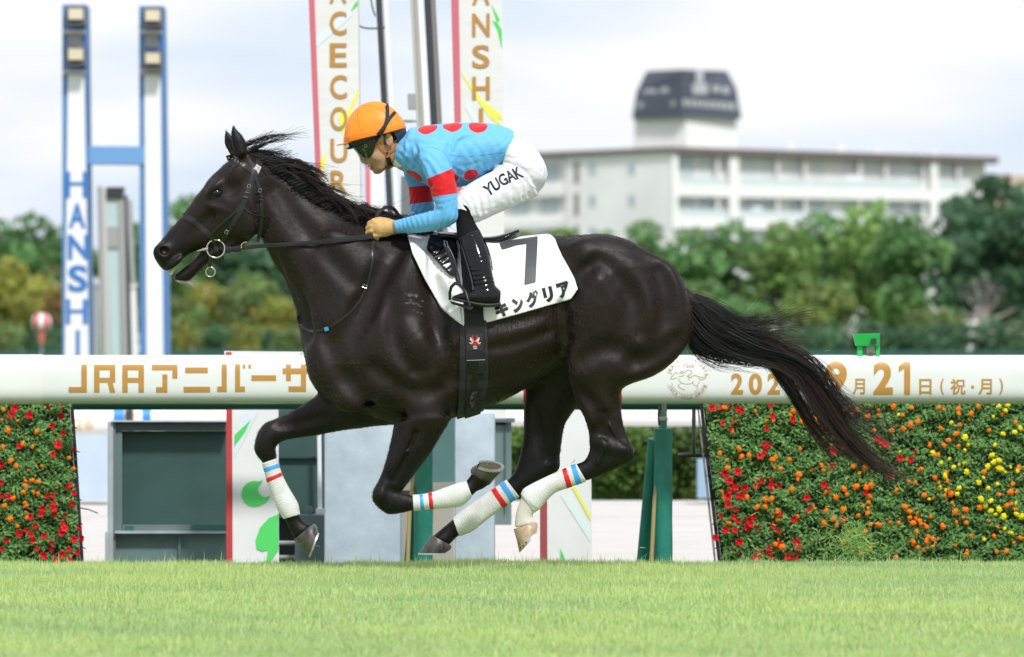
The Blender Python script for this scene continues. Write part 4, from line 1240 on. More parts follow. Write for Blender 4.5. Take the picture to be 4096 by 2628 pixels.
M_hoof = mat('hoof_horn', (.028, .026, .024), rough=.42, col2=(.12, .105, .085), vscale=34, stretch=(1, 1, .25), bump=.3, bscale=160, bdist=.001)
M_hoof_pale = mat('pale_hoof_horn', (.36, .24, .13), rough=.42, col2=(.50, .38, .27), vscale=30, bump=.2, bscale=150, bdist=.001)
M_shoe = mat('shoe_metal', (.55, .55, .55), rough=.35, metal=.9, bump=.2, bscale=120, bdist=.001)
M_sole = mat('hoof_sole', (.10, .075, .045), rough=.9, col2=(.05, .05, .025), vscale=60, bump=.6, bscale=90, bdist=.004)
M_blackmetal = mat('dark_metal', (.02, .02, .02), rough=.3, metal=.8)
def hoof(sole_c, toe, down, m, label=None, sc=1.0):
    """hoof capsule and shoe; sole_c world point, toe and down world directions"""
    D_ = Vector(down).normalized(); T = Vector(toe); T = (T - D_ * T.dot(D_)).normalized(); L = D_.cross(T).normalized()
    c = Vector(sole_c)
    def pt(a, l, u): return c + (T * a + L * l - D_ * u) * sc
    n = 30
    def ring(toe_a, toe_u, heel_a, heel_u, half, sq):
        out = []
        for k in range(n):
            a = 2 * math.pi * k / n
            ca, sa = math.cos(a), math.sin(a)
            w = half * (abs(sa) ** (.9)) * (1 if sa >= 0 else -1) * (1 - sq * max(0, -ca) ** 2)
            t_ = (ca + 1) / 2
            out.append((heel_a + (toe_a - heel_a) * t_, w, heel_u + (toe_u - heel_u) * t_))
        return out
    rings = [ring(.004, .088, -.090, .036, .040, .1), ring(.010, .078, -.092, .026, .047, .1), ring(.030, .045, -.084, .014, .053, .12), ring(.060, .004, -.066, .003, .060, .15), ring(.061, .0, -.064, .0, .060, .15)]
    mb = MB(); vs_ = [pt(*p) for r_ in rings for p in r_]; fs_ = []
    for i in range(len(rings) - 1):
        for k in range(n):
            fs_.append((i * n + k, i * n + (k + 1) % n, (i + 1) * n + (k + 1) % n, (i + 1) * n + k))
    fs_.append(tuple(range(n)))
    mb.add(vs_, fs_)
    h = mb.build('hoof', m, horse, smooth=True)
    if label: h['label'] = label
    # concave sole
    sb = MB(); r0 = [(p[0] * .86 - .001, p[1] * .84, -.0015) for p in rings[-1]]; r1 = [(p[0] * .5 - .01, p[1] * .45, .010) for p in rings[-1]]
    sb.add([pt(*p) for p in r0] + [pt(*p) for p in r1], [(k, (k + 1) % n, n + (k + 1) % n, n + k) for k in range(n)] + [tuple(range(n, 2 * n))])
    sb.build('sole', M_sole, h, smooth=True)
    # U-shaped shoe
    path = []
    for k in range(27):
        a = R(-142 + 284 * k / 26)
        q = (math.cos(a), math.sin(a))
        t_ = (q[0] + 1) / 2
        w = .0555 * abs(q[1]) ** .9 * (1 if q[1] >= 0 else -1) * (1 - .15 * max(0, -q[0]) ** 2)
        path.append((-.066 + .123 * t_, w))
    vs_, fs_ = [], []
    for i, p in enumerate(path):
        a_, b_ = path[max(i - 1, 0)], path[min(i + 1, len(path) - 1)]
        dx, dy = b_[0] - a_[0], b_[1] - a_[1]; l_ = math.hypot(dx, dy)
        nx, ny = dy / l_, -dx / l_
        for (o_, u_) in ((.0075, .0005), (.0085, -.007), (-.009, -.007), (-.0095, .0005)):
            vs_.append(pt(p[0] + nx * o_, p[1] + ny * o_, u_))
        if i:
            for k in range(4):
                k2 = (k + 1) % 4
                fs_.append((4 * i - 4 + k, 4 * i - 4 + k2, 4 * i + k2, 4 * i + k))
    e_ = 4 * (len(path) - 1)
    fs_ += [(0, 1, 2, 3), (e_ + 3, e_ + 2, e_ + 1, e_)]
    MB().add(vs_, fs_).build('horseshoe', M_shoe, h, smooth=True)
    return h
def pdir(dx, dy): return Vector((dx, 0, -dy))
hoof(W(1254, 2178, .155), pdir(-.36, .93), pdir(.93, .36), M_hoof)
hh = hoof(W(2112, 2165, -.15), pdir(-.67, .74), pdir(.74, .67), M_hoof_pale, 'pale tan hoof under the white sock')
hoof(W(1728, 2212, .15), pdir(-1, 0), pdir(0, 1), M_hoof)
hoof(W(1962, 1868, -.155), pdir(1, .13), Vector((.10, -.36, .92)), M_hoof)
for (x, y) in ((2082, 2190), (2093, 2183), (2104, 2170), (2078, 2176)):     # clinched nails
    hp = hit_y([bvh_of(hh)], x, y, off=.001)
    if hp is not None: MB().box(hp.x - .003, hp.x + .003, hp.y - .001, hp.y + .002, hp.z - .003, hp.z + .003).build('nail', M_blackmetal, hh)

# leg wraps: thin bandage following the leg, with blue and red tape
M_wrap = mat('bandage', (.62, .615, .60), rough=.85, col2=(.72, .715, .70), vscale=14, bump=.45, bscale=26, bdist=.004, stretch=(1.2, 1, 1.2))
def add_weave(m, rot):
    t_ = m.node_tree; b_ = t_.nodes['Principled BSDF']
    tc_ = N(t_, 'ShaderNodeTexCoord'); mp_ = N(t_, 'ShaderNodeMapping'); mp_.inputs['Rotation'].default_value = (0, rot + 1.5708, 0)
    wv = N(t_, 'ShaderNodeTexWave', Scale=30.0, Distortion=7.0, Detail=3.0); wv.inputs['Detail Scale'].default_value = 2.0
    t_.links.new(tc_.outputs['Object'], mp_.inputs['Vector']); t_.links.new(mp_.outputs['Vector'], wv.inputs['Vector'])
    bp_ = N(t_, 'ShaderNodeBump', Strength=.30, Distance=.004)
    t_.links.new(wv.outputs['Fac'], bp_.inputs['Height'])
    o_ = b_.inputs['Normal'].links[0].from_socket
    t_.links.new(o_, bp_.inputs['Normal']); t_.links.new(bp_.outputs['Normal'], b_.inputs['Normal'])
    return m
M_blue = mat('blue_tape', srgb(72, 158, 226), rough=.35, bump=.3, bscale=60, bdist=.003)
M_red = mat('red_tape', srgb(214, 30, 34), rough=.35, bump=.3, bscale=60, bdist=.003)
def wrap(key, cut, axis, tb, tr, side, rot):
    """cut: pixel polygon of the bandage; tb/tr: polygons of blue and red tape"""
    lo = np.min([W(x, y) for x, y in cut], 0) - .03; hi = np.max([W(x, y) for x, y in cut], 0) + .03
    lo[1], hi[1] = (-.26, -.06) if side < 0 else (.06, .26)
    v = Vol(lo, hi, .0032)
    v.loft(legs[key], k=0, nr=32, grow=.0045)
    base = v.copy()
    o = link('leg_wrap', v.clip_poly(cut, side * .15).mesh('leg_wrap'), add_weave(M_wrap.copy(), rot), horse, smooth=True)
    for nm, pg, m in (('blue_tape', tb, M_blue), ('red_tape', tr, M_red)):
        w = base.copy(); w.phi -= .0012
        link(nm, w.clip_poly(pg, side * .15).mesh(nm), m, o, smooth=True)
    return o
wrap('ff', [(1035, 1858), (1120, 1828), (1140, 1890), (1175, 1950), (1215, 2040), (1200, 2058), (1128, 2078), (1100, 2060), (1060, 1940)], 0,
     [(1040, 1876), (1130, 1847), (1134, 1866), (1050, 1893)], [(1055, 1916), (1135, 1884), (1140, 1900), (1062, 1935)], 1, .35)
wrap('nf', [(1649, 1960), (1655, 2060), (1860, 2045), (1890, 1990), (1863, 1915), (1750, 1940)], 0,
     [(1674, 1950), (1690, 1950), (1702, 2060), (1684, 2060)], [(1709, 1950), (1728, 1950), (1738, 2060), (1720, 2060)], -1, 1.5)
wrap('nh', [(2296, 1838), (2354, 1940), (2170, 2060), (2140, 2052), (2080, 1975), (2090, 1935)], 0,
     [(2277, 1850), (2298, 1842), (2330, 1935), (2305, 1945)], [(2243, 1866), (2262, 1858), (2292, 1950), (2268, 1960)], -1, -1.05)
wrap('fh', [(2016, 1905), (2086, 1998), (1850, 2160), (1838, 2150), (1808, 2066), (1900, 1990)], 0,
     [(1990, 1930), (2012, 1915), (2068, 2000), (2045, 2014)], [(1955, 1950), (1975, 1938), (2034, 2022), (2012, 2036)], 1, -.95)

# eyes
M_eye = mat('eye', (.004, .003, .003), rough=.06, spec=.5)
for s in (-1, 1):
    bm = bmesh.new(); bmesh.ops.create_uvsphere(bm, u_segments=24, v_segments=16, radius=.025)
    me = bpy.data.meshes.new('eye'); bm.to_mesh(me); bm.free()
    h0 = hit_y([HB], 865, 772, s)
    c = Vector(W(866, 772, s * .09)); c.y = h0.y - s * .0105
    for v in me.vertices: v.co = c + Vector((v.co.x * 1.05, v.co.y * .75, v.co.z * .8))
    e = link('eye', me, M_eye, horse, smooth=True)
    for pts in ([(840, 777), (848, 762), (866, 754), (884, 760), (893, 777)], [(841, 780), (854, 790), (871, 791), (889, 782)]):
        P = []
        for (x, y) in smooth_line(pts, 5):
            q = hit_y([HB, bvh_of(e)], x, y, s, off=-.0015)
            P.append(q)
        MB().tube(P, .0036, 8).build('eyelid', mat('eyelid', (.006, .005, .005), rough=.6, spec=.2), e, smooth=True)

# teeth and tongue seen in the open mouth
M_teeth = mat('teeth', (.34, .29, .17), rough=.4, col2=(.48, .43, .32), vscale=60)
for i, (x, y) in enumerate(((683, 1083), (692, 1074), (699, 1064))):
    if i: continue
    for j, yy in enumerate((-.027, -.010, .008, .025)):
        MB().tube([W(703, 1052, yy), W(694, 1075, yy), W(682, 1099, yy)], [.011, .011, .007], 10).build('tooth', M_teeth, horse, smooth=True)

# ---- hair: mane, forelock tuft, tail
M_hair = bpy.data.materials.new('horse_hair'); M_hair.use_nodes = True
t = M_hair.node_tree; t.nodes.clear()
o_ = N(t, 'ShaderNodeOutputMaterial'); hb_ = N(t, 'ShaderNodeBsdfPrincipled')
hb_.inputs['Roughness'].default_value = .5; hb_.inputs['Specular IOR Level'].default_value = .35
hi_ = N(t, 'ShaderNodeHairInfo'); rr_ = N(t, 'ShaderNodeValToRGB')
rr_.color_ramp.elements[0].color = (.0055, .005, .0052, 1); rr_.color_ramp.elements[1].color = (.055, .026, .017, 1)
rr_.color_ramp.elements[0].position = .74; rr_.color_ramp.elements[1].position = 1.05 if False else 1.0
ad_ = N(t, 'ShaderNodeMath', operation='MULTIPLY_ADD'); ad_.inputs[1].default_value = .55
mr_ = N(t, 'ShaderNodeMath', operation='MULTIPLY'); mr_.inputs[1].default_value = .5
t.links.new(hi_.outputs['Random'], mr_.inputs[0]); t.links.new(hi_.outputs['Intercept'], ad_.inputs[0]); t.links.new(mr_.outputs['Value'], ad_.inputs[2])
t.links.new(ad_.outputs['Value'], rr_.inputs['Fac']); t.links.new(rr_.outputs['Color'], hb_.inputs['Base Color'])
t.links.new(hb_.outputs['BSDF'], o_.inputs['Surface'])
try: scene.cycles_curves.shape = 'RIBBONS'
except Exception: pass
scene.render.hair_type = 'STRAND' if hasattr(scene.render, 'hair_type') else scene.render.hair_type

def bundle(path, n, jit, r=rng, tip=(.45, 1.0), segs=18, wig=.35, power=.6):
    """strands that follow a pixel path (x, y, yc, width) with their own offsets"""
    P = np.array(smooth_line(path, 8), float); m = len(P)
    S = []
    nl_ = max(3, n // 34); lc = [(r.normal(0, .45), r.normal(0, .45), tip[0] + (tip[1] - tip[0]) * r.random() ** power, r.random() * 6.28, r.normal(0, jit), r.normal(0, jit)) for _ in range(nl_)]
    for _ in range(n):
        lk = lc[int(r.random() * nl_)]
        L = lk[2] * (.62 + .38 * r.random()) if r.random() < .88 else tip[0] + (tip[1] - tip[0]) * r.random()
        s0 = r.random() * .05
        tt = np.linspace(s0, s0 + (1 - s0) * L, segs)
        idx = tt * (m - 1); i0 = np.clip(idx.astype(int), 0, m - 2); fr = (idx - i0)[:, None]
        q = P[i0] * (1 - fr) + P[i0 + 1] * fr
        d = P[np.clip(i0 + 1, 0, m - 1)] - P[i0]; dl = np.hypot(d[:, 0], d[:, 1]) + 1e-6
        nx, ny = -d[:, 1] / dl, d[:, 0] / dl
        u0, v0 = lk[0] + r.normal(0, .30), lk[1] + r.normal(0, .30)
        du, dv = lk[4] + r.normal(0, jit * .35), lk[5] + r.normal(0, jit * .35)
        g = np.linspace(0, 1, segs)
        ph = lk[3] + r.normal(0, .5)
        cl_ = 1 - .72 * np.clip(g * 1.6, 0, 1)
        u = lk[0] + (u0 - lk[0]) * cl_ + du * g ** 2 + wig * .3 * np.sin(g * (4 + 3 * r.random()) + ph) * g
        v = lk[1] + (v0 - lk[1]) * cl_ + dv * g ** 2
        x = q[:, 0] + nx * u * q[:, 3]; y = q[:, 1] + ny * u * q[:, 3]
        yc = q[:, 2] + v * q[:, 3] / 853.0 * .8
        s = (yc + DC) / FPX
        S.append(np.stack([(x - 2048) * s, yc, CZ - (y - HZ) * s], 1))
    return S
T = []
T += bundle([(2735, 1192, 0, 22), (2790, 1238, 0, 48), (2860, 1300, 0, 70), (2950, 1360, 0, 68), (3040, 1398, 0, 56), (3130, 1436, 0, 48), (3210, 1505, 0, 40), (3290, 1622, 0, 42), (3370, 1740, 0, 40), (3470, 1840, 0, 38), (3570, 1895, 0, 38), (3670, 1935, 0, 40)], 1800, .42, tip=(.68, 1.0), wig=.5, power=.7)
T += bundle([(2745, 1215, 0, 18), (2764, 1300, 0, 30), (2796, 1375, 0, 40), (2870, 1412, 0, 40), (2980, 1436, 0, 34), (3090, 1468, 0, 30), (3190, 1590, 0, 34), (3280, 1710, 0, 26)], 620, .6, tip=(.30, 1.0), wig=1.1)
T += bundle([(2900, 1325, 0, 50), (3040, 1390, 0, 56), (3170, 1430, 0, 44), (3265, 1500, 0, 44), (3345, 1605, 0, 40), (3440, 1690, 0, 54), (3560, 1740, 0, 66), (3650, 1800, 0, 70)], 420, .8, tip=(.55, 1.0), wig=1.3)
T += bundle([(2850, 1265, 0, 36), (2960, 1310, 0, 44), (3080, 1340, 0, 46), (3170, 1366, 0, 44), (3280, 1405, 0, 40)], 240, 1.0, tip=(.3, 1.0), wig=1.5)
T += bundle([(2790, 1240, 0, 26), (2900, 1295, 0, 34), (3010, 1300, 0, 26), (3070, 1268, 0, 20), (3090, 1240, 0, 14)], 80, .9, tip=(.5, 1.0), wig=1.0)
T += bundle([(3080, 1420, 0, 34), (3160, 1540, 0, 36), (3240, 1675, 0, 30), (3320, 1780, 0, 26), (3420, 1856, 0, 20)], 300, .5, tip=(.4, 1.0), wig=.7)
M_tail = M_hair.copy(); M_tail.name = 'tail_hair'
for nd in M_tail.node_tree.nodes:
    if nd.type == 'VALTORGB': nd.color_ramp.elements[0].position = .72; nd.color_ramp.elements[1].position = 1.0; nd.color_ramp.elements[1].color = (.10, .042, .026, 1)
tail = hair_curves('tail', T, .0010, .0004, M_tail, horse)
# solid dock inside the tail hair
MB().tube([W(2725, 1180), W(2790, 1225), W(2850, 1275), W(2900, 1315), W(2960, 1350)], [.045, .038, .028, .018, .006], 14).build('dock', M_hair, horse, smooth=True)

crest = np.array(smooth_line([(1050, 632), (1100, 672), (1160, 718), (1240, 782), (1330, 836), (1430, 886), (1540, 922), (1640, 938)], 10))
MN = []
def mane_path(f, L, lift, wob, yc, ydrift, n_=16):
    k = min(int(f * (len(crest) - 1)), len(crest) - 2); fr = f * (len(crest) - 1) - k
    p = crest[k] * (1 - fr) + crest[k + 1] * fr
    tg = crest[min(k + 4, len(crest) - 1)] - crest[max(k - 4, 0)]; tg = tg / np.hypot(*tg)
    nm = np.array((tg[1], -tg[0]))
    if nm[1] > 0: nm = -nm
    pts = [p - nm * 12]
    for j in range(n_ - 1):
        g = j / (n_ - 1)
        d = tg * (.50 + .80 * g) + nm * (lift * (1 - g) ** 1.5 - .30 * g + wob * g * g * 1.6)
        d = d / np.hypot(*d)
        pts.append(pts[-1] + d * L / (n_ - 1))
    return np.array(pts), yc + ydrift * np.linspace(0, 1, n_) ** 1.5, tg, nm
for q_ in range(105):
    f = (q_ + rng.random()) / 105
    P_, Y_, tg, nm = mane_path(f, (115 + 130 * rng.random()) * (1.08 - .40 * f), max(.25, rng.normal(.95, .25)) * (1.15 - .35 * f), rng.normal(.02, .30), rng.normal(-.004, .020), rng.normal(-.005, .03))
    g = np.linspace(0, 1, len(P_))[:, None]
    for s_ in range(44):
        keep = .60 + .40 * rng.random(); m_ = len(P_)
        o2 = tg * rng.normal(0, 13) + nm * rng.normal(0, 4); oy = rng.normal(0, .014)
        fr_ = rng.normal(0, 5, 2) if rng.random() < .8 else rng.normal(0, 22, 2)
        tt = np.linspace(0, keep * (m_ - 1), m_); i0 = np.clip(tt.astype(int), 0, m_ - 2); w_ = (tt - i0)[:, None]
        pp = P_[i0] * (1 - w_) + P_[i0 + 1] * w_ + o2 * (1 - .75 * np.clip(g * 1.5, 0, 1)) + fr_ * g ** 2
        yy = Y_ + oy * (1 - .6 * g[:, 0])
        s = (yy + DC) / FPX
        MN.append(np.stack([(pp[:, 0] - 2048) * s, yy, CZ - (pp[:, 1] - HZ) * s], 1))
for q_ in range(150):
    P_, Y_, tg, nm = mane_path(rng.random(), 110 + 170 * rng.random(), rng.normal(.8, .3), rng.normal(.25, .5), rng.normal(0, .02), rng.normal(0, .05))
    s = (Y_ + DC) / FPX
    MN.append(np.stack([(P_[:, 0] - 2048) * s, Y_, CZ - (P_[:, 1] - HZ) * s], 1))
MN += bundle([(1430, 862, -.01, 40), (1500, 880, -.02, 40), (1570, 905, -.04, 36), (1640, 930, -.05, 30), (1710, 945, -.06, 24)], 500, .5, tip=(.4, 1), wig=.8)
hair_curves('mane', MN, .0011, .0005, M_hair, horse)
FL = bundle([(985, 606, 0, 26), (1020, 594, 0, 28), (1060, 580, 0, 30), (1105, 566, 0, 26), (1150, 553, 0, 18), (1200, 545, 0, 22), (1245, 541, 0, 20)], 95, .9, tip=(.35, 1.0), wig=1.4)
FL += bundle([(1000, 618, 0, 30), (1050, 620, 0, 36), (1100, 632, 0, 38), (1150, 650, 0, 36), (1190, 655, 0, 30)], 260, .7, tip=(.35, 1.0), wig=1.1)
hair_curves('forelock', FL, .0010, .0004, M_hair, horse)
# whiskers on the lower lip and chin
WH = []
M_wh = mat('whisker', (.45, .42, .38), rough=.6)
for i in range(90):
    x, y = 700 + 62 * rng.random(), 1118 + 8 * rng.random()
    yc = rng.uniform(-.03, .03); l = 14 + 34 * rng.random(); a = rng.uniform(.35, 1.3)
    q = [(x + l * g * math.cos(a) + 10 * g * g, y + l * g * math.sin(a) - 8 * g * g) for g in np.linspace(0, 1, 7)]
    WH.append(np.array([W(c_[0], c_[1], yc) for c_ in q]))
hair_curves('whiskers', WH, .0005, .0002, M_wh, horse)
# ================================================================== THE JOCKEY
jockey = empty('person', (W(1900, 900)[0], 0, W(1900, 960)[2]))
tag(jockey, 'jockey in blue and red silks, white breeches and orange cap crouched on the horse', 'person')
lo, hi = W(1320, 1260, 0), W(2230, 380, 0)
JV = Vol((lo[0], -.46, lo[2]), (hi[0], .46, hi[2]), .0042)
torso = [(1600, 560, 1585, 640, .075, 0), (1640, 520, 1618, 672, .13, 0), (1690, 506, 1672, 722, .172, 0), (1760, 498, 1748, 745, .190, 0),
         (1830, 493, 1822, 747, .186, 0), (1900, 492, 1890, 735, .176, 0), (1960, 496, 1945, 705, .168, 0), (2020, 510, 1992, 680, .165, 0), (2074, 538, 2010, 668, .158, 0)]
pelvis = [(2000, 505, 1975, 690, .155, 0), (2050, 524, 2005, 685, .16, 0), (2105, 562, 2055, 720, .172, 0), (2152, 611, 2105, 760, .172, 0), (2180, 660, 2150, 765, .14, 0), (2190, 700, 2178, 740, .07, 0)]
def thigh(s): return [(2060, 610, 2150, 780, .085, s * .085), (2006, 668, 2080, 812, .088, s * .105), (1929, 708, 1990, 850, .085, s * .13), (1872, 742, 1935, 876, .078, s * .15),
                      (1832, 774, 1895, 890, .070, s * .165), (1818, 815, 1862, 893, .060, s * .175)]
def shank(s): return [(1822, 790, 1890, 850, .060, s * .172), (1824, 850, 1895, 880, .060, s * .185), (1826, 910, 1908, 905, .058, s * .215), (1834, 960, 1922, 930, .055, s * .25),
                      (1850, 1010, 1945, 985, .053, s * .285), (1868, 1060, 1958, 1035, .05, s * .31), (1884, 1110, 1968, 1095, .045, s * .33), (1892, 1150, 1980, 1145, .042, s * .34), (1890, 1175, 1990, 1175, .04, s * .345)]
def foot(s): return [(2004, 1165, 2000, 1214, .030, s * .34), (1985, 1150, 1980, 1224, .042, s * .345), (1940, 1152, 1932, 1224, .046, s * .35), (1890, 1160, 1886, 1216, .048, s * .352), (1845, 1172, 1842, 1204, .043, s * .354), (1812, 1183, 1811, 1197, .025, s * .355)]
arm_n = [(1672, 560, 1800, 560, .07, -.12), (1668, 610, 1803, 640, .072, -.18), (1690, 675, 1812, 690, .066, -.21), (1716, 735, 1826, 745, .060, -.225), (1731, 788, 1830, 790, .056, -.23),
         (1741, 818, 1830, 835, .052, -.23), (1745, 836, 1826, 880, .052, -.228), (1735, 840, 1792, 907, .050, -.22), (1700, 852, 1735, 922, .047, -.20), (1650, 864, 1672, 930, .042, -.165), (1610, 876, 1625, 931, .036, -.13), (1572, 885, 1584, 933, .033, -.105)]
arm_f = [(1630, 570, 1760, 560, .07, .12), (1612, 640, 1720, 640, .072, .18), (1619, 705, 1735, 690, .066, .21), (1636, 757, 1733, 745, .058, .225), (1639, 805, 1734, 800, .054, .23),
         (1642, 838, 1736, 850, .052, .228), (1660, 850, 1722, 890, .05, .22), (1620, 858, 1650, 915, .045, .19), (1560, 862, 1580, 912, .04, .14), (1520, 858, 1532, 902, .034, .10)]
neck = [(1520, 560, 1610, 640, .055, 0), (1545, 645, 1600, 545, .060, 0), (1580, 668, 1630, 530, .066, 0), (1620, 690, 1665, 515, .08, 0)]
def head(V, grow=0):
    V.ell(W(1505, 535), (.128 + grow, .082 + grow, .112 + grow), .35, .03)
    V.loft([(1418, 585, 1560, 530, .066, 0), (1436, 611, 1572, 568, .070, 0), (1460, 640, 1580, 600, .067, 0), (1479, 656, 1580, 628, .060, 0), (1487, 671, 1572, 650, .052, 0), (1502, 686, 1556, 668, .044, 0), (1520, 691, 1540, 680, .028, 0)], k=.02, grow=grow)
head(JV)
JV.loft([(1434, 606, 1456, 602, .009, 0), (1437, 628, 1466, 618, .011, 0), (1441, 645, 1478, 632, .017, 0), (1450, 656, 1484, 644, .014, 0)], k=.012, nr=18)   # nose
for s in (-1, 1):
    JV.ell(W(1465, 653, s * .014), (.010, .008, .009), 0, .006)                         # wing of the nose
    JV.ell(W(1482, 612, s * .055), (.022, .02, .018), 0, .012, 'sub')                    # eye socket
    JV.ell(W(1502, 625, s * .052), (.03, .016, .018), -.4, .02)                          # cheekbone
    JV.ell(W(1555, 557, s * .084), (.021, .011, .033), .25, .005)                        # ear
    JV.ell(W(1552, 556, s * .096), (.012, .009, .021), .25, .004, 'sub')
    JV.ell(W(1556, 560, s * .089), (.004, .006, .010), .25, .004)
    JV.ell(W(1557, 582, s * .080), (.009, .007, .010), 0, .006)
JV.ell(W(1480, 663, 0), (.012, .024, .0075), .3, .004)
JV.ell(W(1488, 674, 0), (.012, .022, .0075), .3, .004)
JV.caps([W(1482, 668, -.035), W(1474, 669, 0), W(1482, 668, .035)], .0032, .004, 'sub')
for s in (-1, 1): JV.ell(W(1461, 657, s * .010), (.005, .004, .004), 0, .002, 'sub')
JV.ell(W(1510, 683, 0), (.022, .022, .016), .3, .012)
JV.loft(neck, k=.03)
HEAD = JV.copy()
for L_, g in ((torso, -.016), (pelvis, -.014), (thigh(-1), -.013), (thigh(1), -.013), (shank(-1), -.010), (shank(1), -.010), (foot(-1), -.008), (foot(1), -.008), (arm_n, -.007), (arm_f, -.007)):
    JV.loft(L_, k=.03, grow=g)
# hands: palm, four fingers closed round the rein, thumb on top
def hand(V, s, g=0.0):
    """s=-1 near hand at (1515,910), s=+1 far hand"""
    if s < 0:
        ox, oy, yb = 0, 0, -.088
    else:
        ox, oy, yb = -58, -36, .075
    P = lambda x, y, d: W(x + ox, y + oy, yb + d)
    V.caps([P(1585, 909, -.012 * -s * -1), P(1545, 908, 0), P(1518, 910, 0)], [.033 + g, .036 + g, .036 + g], .02)
    V.ell(P(1530, 909, s * .006), (.052 + g, .022 + g, .045 + g), -.15, .02)
    k = [(1496, 888, .0135), (1488, 905, .0135), (1487, 924, .0130), (1496, 942, .0118)]
    for i, (x, y, r_) in enumerate(k):       # knuckle, middle joint, tip tucked back to the palm
        r_ += g
        V.caps([P(x + 26, y + (2 if i < 2 else -3), s * .012), P(x, y, s * .010), P(x - 16, y + 8, -s * .010), P(x - 4, y + 16, -s * .030), P(x + 14, y + 14, -s * .030)],
               [r_ * 1.02, r_ * 1.05, r_, r_ * .92, r_ * .8], .006)
    V.caps([P(1552, 888, -s * .012), P(1520, 880, -s * .022), P(1494, 884, -s * .020), P(1478, 894, -s * .014)], [.018 + g, .0155 + g, .0135 + g, .011 + g], .008)
    V.caps([P(1506, 944, s * .004), P(1508, 953, -s * .004)], [.013 + g, .012 + g], .006)
hand(JV, -1, -.0025); hand(JV, 1, -.0025)
M_skin = mat('skin', (.46, .26, .165), rough=.48, spec=.4, attr='coat', var=.15, vscale=30, bump=.15, bscale=220, bdist=.0008)
M_skin.node_tree.nodes['Principled BSDF'].inputs['Subsurface Weight'].default_value = .15
M_skin.node_tree.nodes['Principled BSDF'].inputs['Subsurface Radius'].default_value = (.012, .005, .003)
jm = JV.mesh('body')
jc = np.empty(len(jm.vertices) * 3, np.float32); jm.vertices.foreach_get('co', jc); jc = jc.reshape(-1, 3)
jx = jc[:, 0] * FPX / DC + 2048.0; jy = (CZ - jc[:, 2]) * FPX / DC + HZ
sk = np.tile(np.array((.47, .265, .165)), (len(jc), 1))
lips = ((jx - 1481) / 13) ** 2 + ((jy - 669) / 8) ** 2 < 1
sk[lips & (np.abs(jc[:, 1]) < .03)] = (.30, .125, .10)
earm = (((jx - 1553) / 12) ** 2 + ((jy - 557) / 19) ** 2 < 1) & (np.abs(jc[:, 1]) < .090) & (np.abs(jc[:, 1]) > .06); sk[earm] = (.36, .17, .11)
stub = (jy > 655) & (jx > 1490) & (jx < 1560); sk[stub] *= .86
side_ = (jx > 1535) & (jx < 1548) & (jy > 540) & (jy < 580); sk[side_] = (.12, .08, .06)          # sideburn
paint(jm, sk)
jb = link('body', jm, M_skin, jockey, smooth=True)
JB = bvh_of(jb)

def folds(V, specs):
    """cloth folds: ridges across a limb. specs: (centre px, y, axis angle (px), wavelength m, amplitude m, reach m, seed)"""
    x, y, z = V.axes()
    for (c, yc, ang, wl, amp, reach, sd) in specs:
        c = W(c[0], c[1], yc)
        dx, dz = math.cos(ang), -math.sin(ang)
        u = (x - c[0]) * dx + (z - c[2]) * dz
        w = -(x - c[0]) * dz + (z - c[2]) * dx
        r2 = ((x - c[0]) ** 2 + (z - c[2]) ** 2 + .7 * (y - c[1]) ** 2)
        g = np.exp(-r2 / (reach * reach))
        f = np.sin(2 * math.pi * (u + .25 * w * math.sin(sd) + .012 * np.sin(w * 23 + sd * 3) + .010 * np.sin((y - c[1]) * 31 + sd)) / wl + sd)
        V.phi -= (amp * g * (f + .35 * np.sin(2 * math.pi * u / (wl * .57) + 2 * sd))).astype(np.float32)

def crease(V, pts, r, h, k=.010, op='add', side=-1):
    P = []
    for (x, y) in smooth_line(pts, 4):
        w = W(x, y, side * .18)
        i = int(round(w[0] / V.h)) - V.i0[0]; q = int(round(w[2] / V.h)) - V.i0[2]
        if not (0 <= i < V.n[0] and 0 <= q < V.n[2]): continue
        ins = np.nonzero(V.phi[i, :, q] < 0)[0]
        if len(ins) == 0: continue
        ys = ((ins[0] if side < 0 else ins[-1]) + V.i0[1]) * V.h
        P.append((w[0], ys - side * (r - h) if op == 'add' else ys + side * (r - h), w[2]))
    n = len(P)
    if n > 1: V.caps(P, [r * (.4 + .6 * math.sin(math.pi * (i_ + .5) / n)) for i_ in range(n)], k, op)
# ---- jersey
J = JV.like()
J.loft(torso[1:], k=0, nr=40, grow=.003)
J.loft([(1585, 565, 1578, 655, .078, 0), (1606, 545, 1594, 668, .10, 0), (1650, 516, 1628, 690, .13, 0)], k=.03)
J.loft(arm_n, k=.022, grow=.002); J.loft(arm_f, k=.022, grow=.002)
folds(J, [((1770, 850), -.23, .2, .026, .0030, .085, 1.0), ((1660, 895), -.17, .15, .024, .0022, .10, 2.0), ((1745, 650), -.2, 2.2, .050, .0030, .10, 3.0),
          ((1690, 850), .22, .6, .026, .0030, .08, 4.0), ((1905, 690), -.12, 2.5, .045, .0028, .13, 5.0), ((1830, 560), -.15, .6, .060, .0020, .14, .5),
          ((2020, 590), -.1, .9, .032, .0026, .07, 6.0), ((1640, 640), -.1, 2.4, .04, .0030, .08, 7.0), ((1760, 800), -.24, 1.75, .03, .0018, .06, 1.7)])
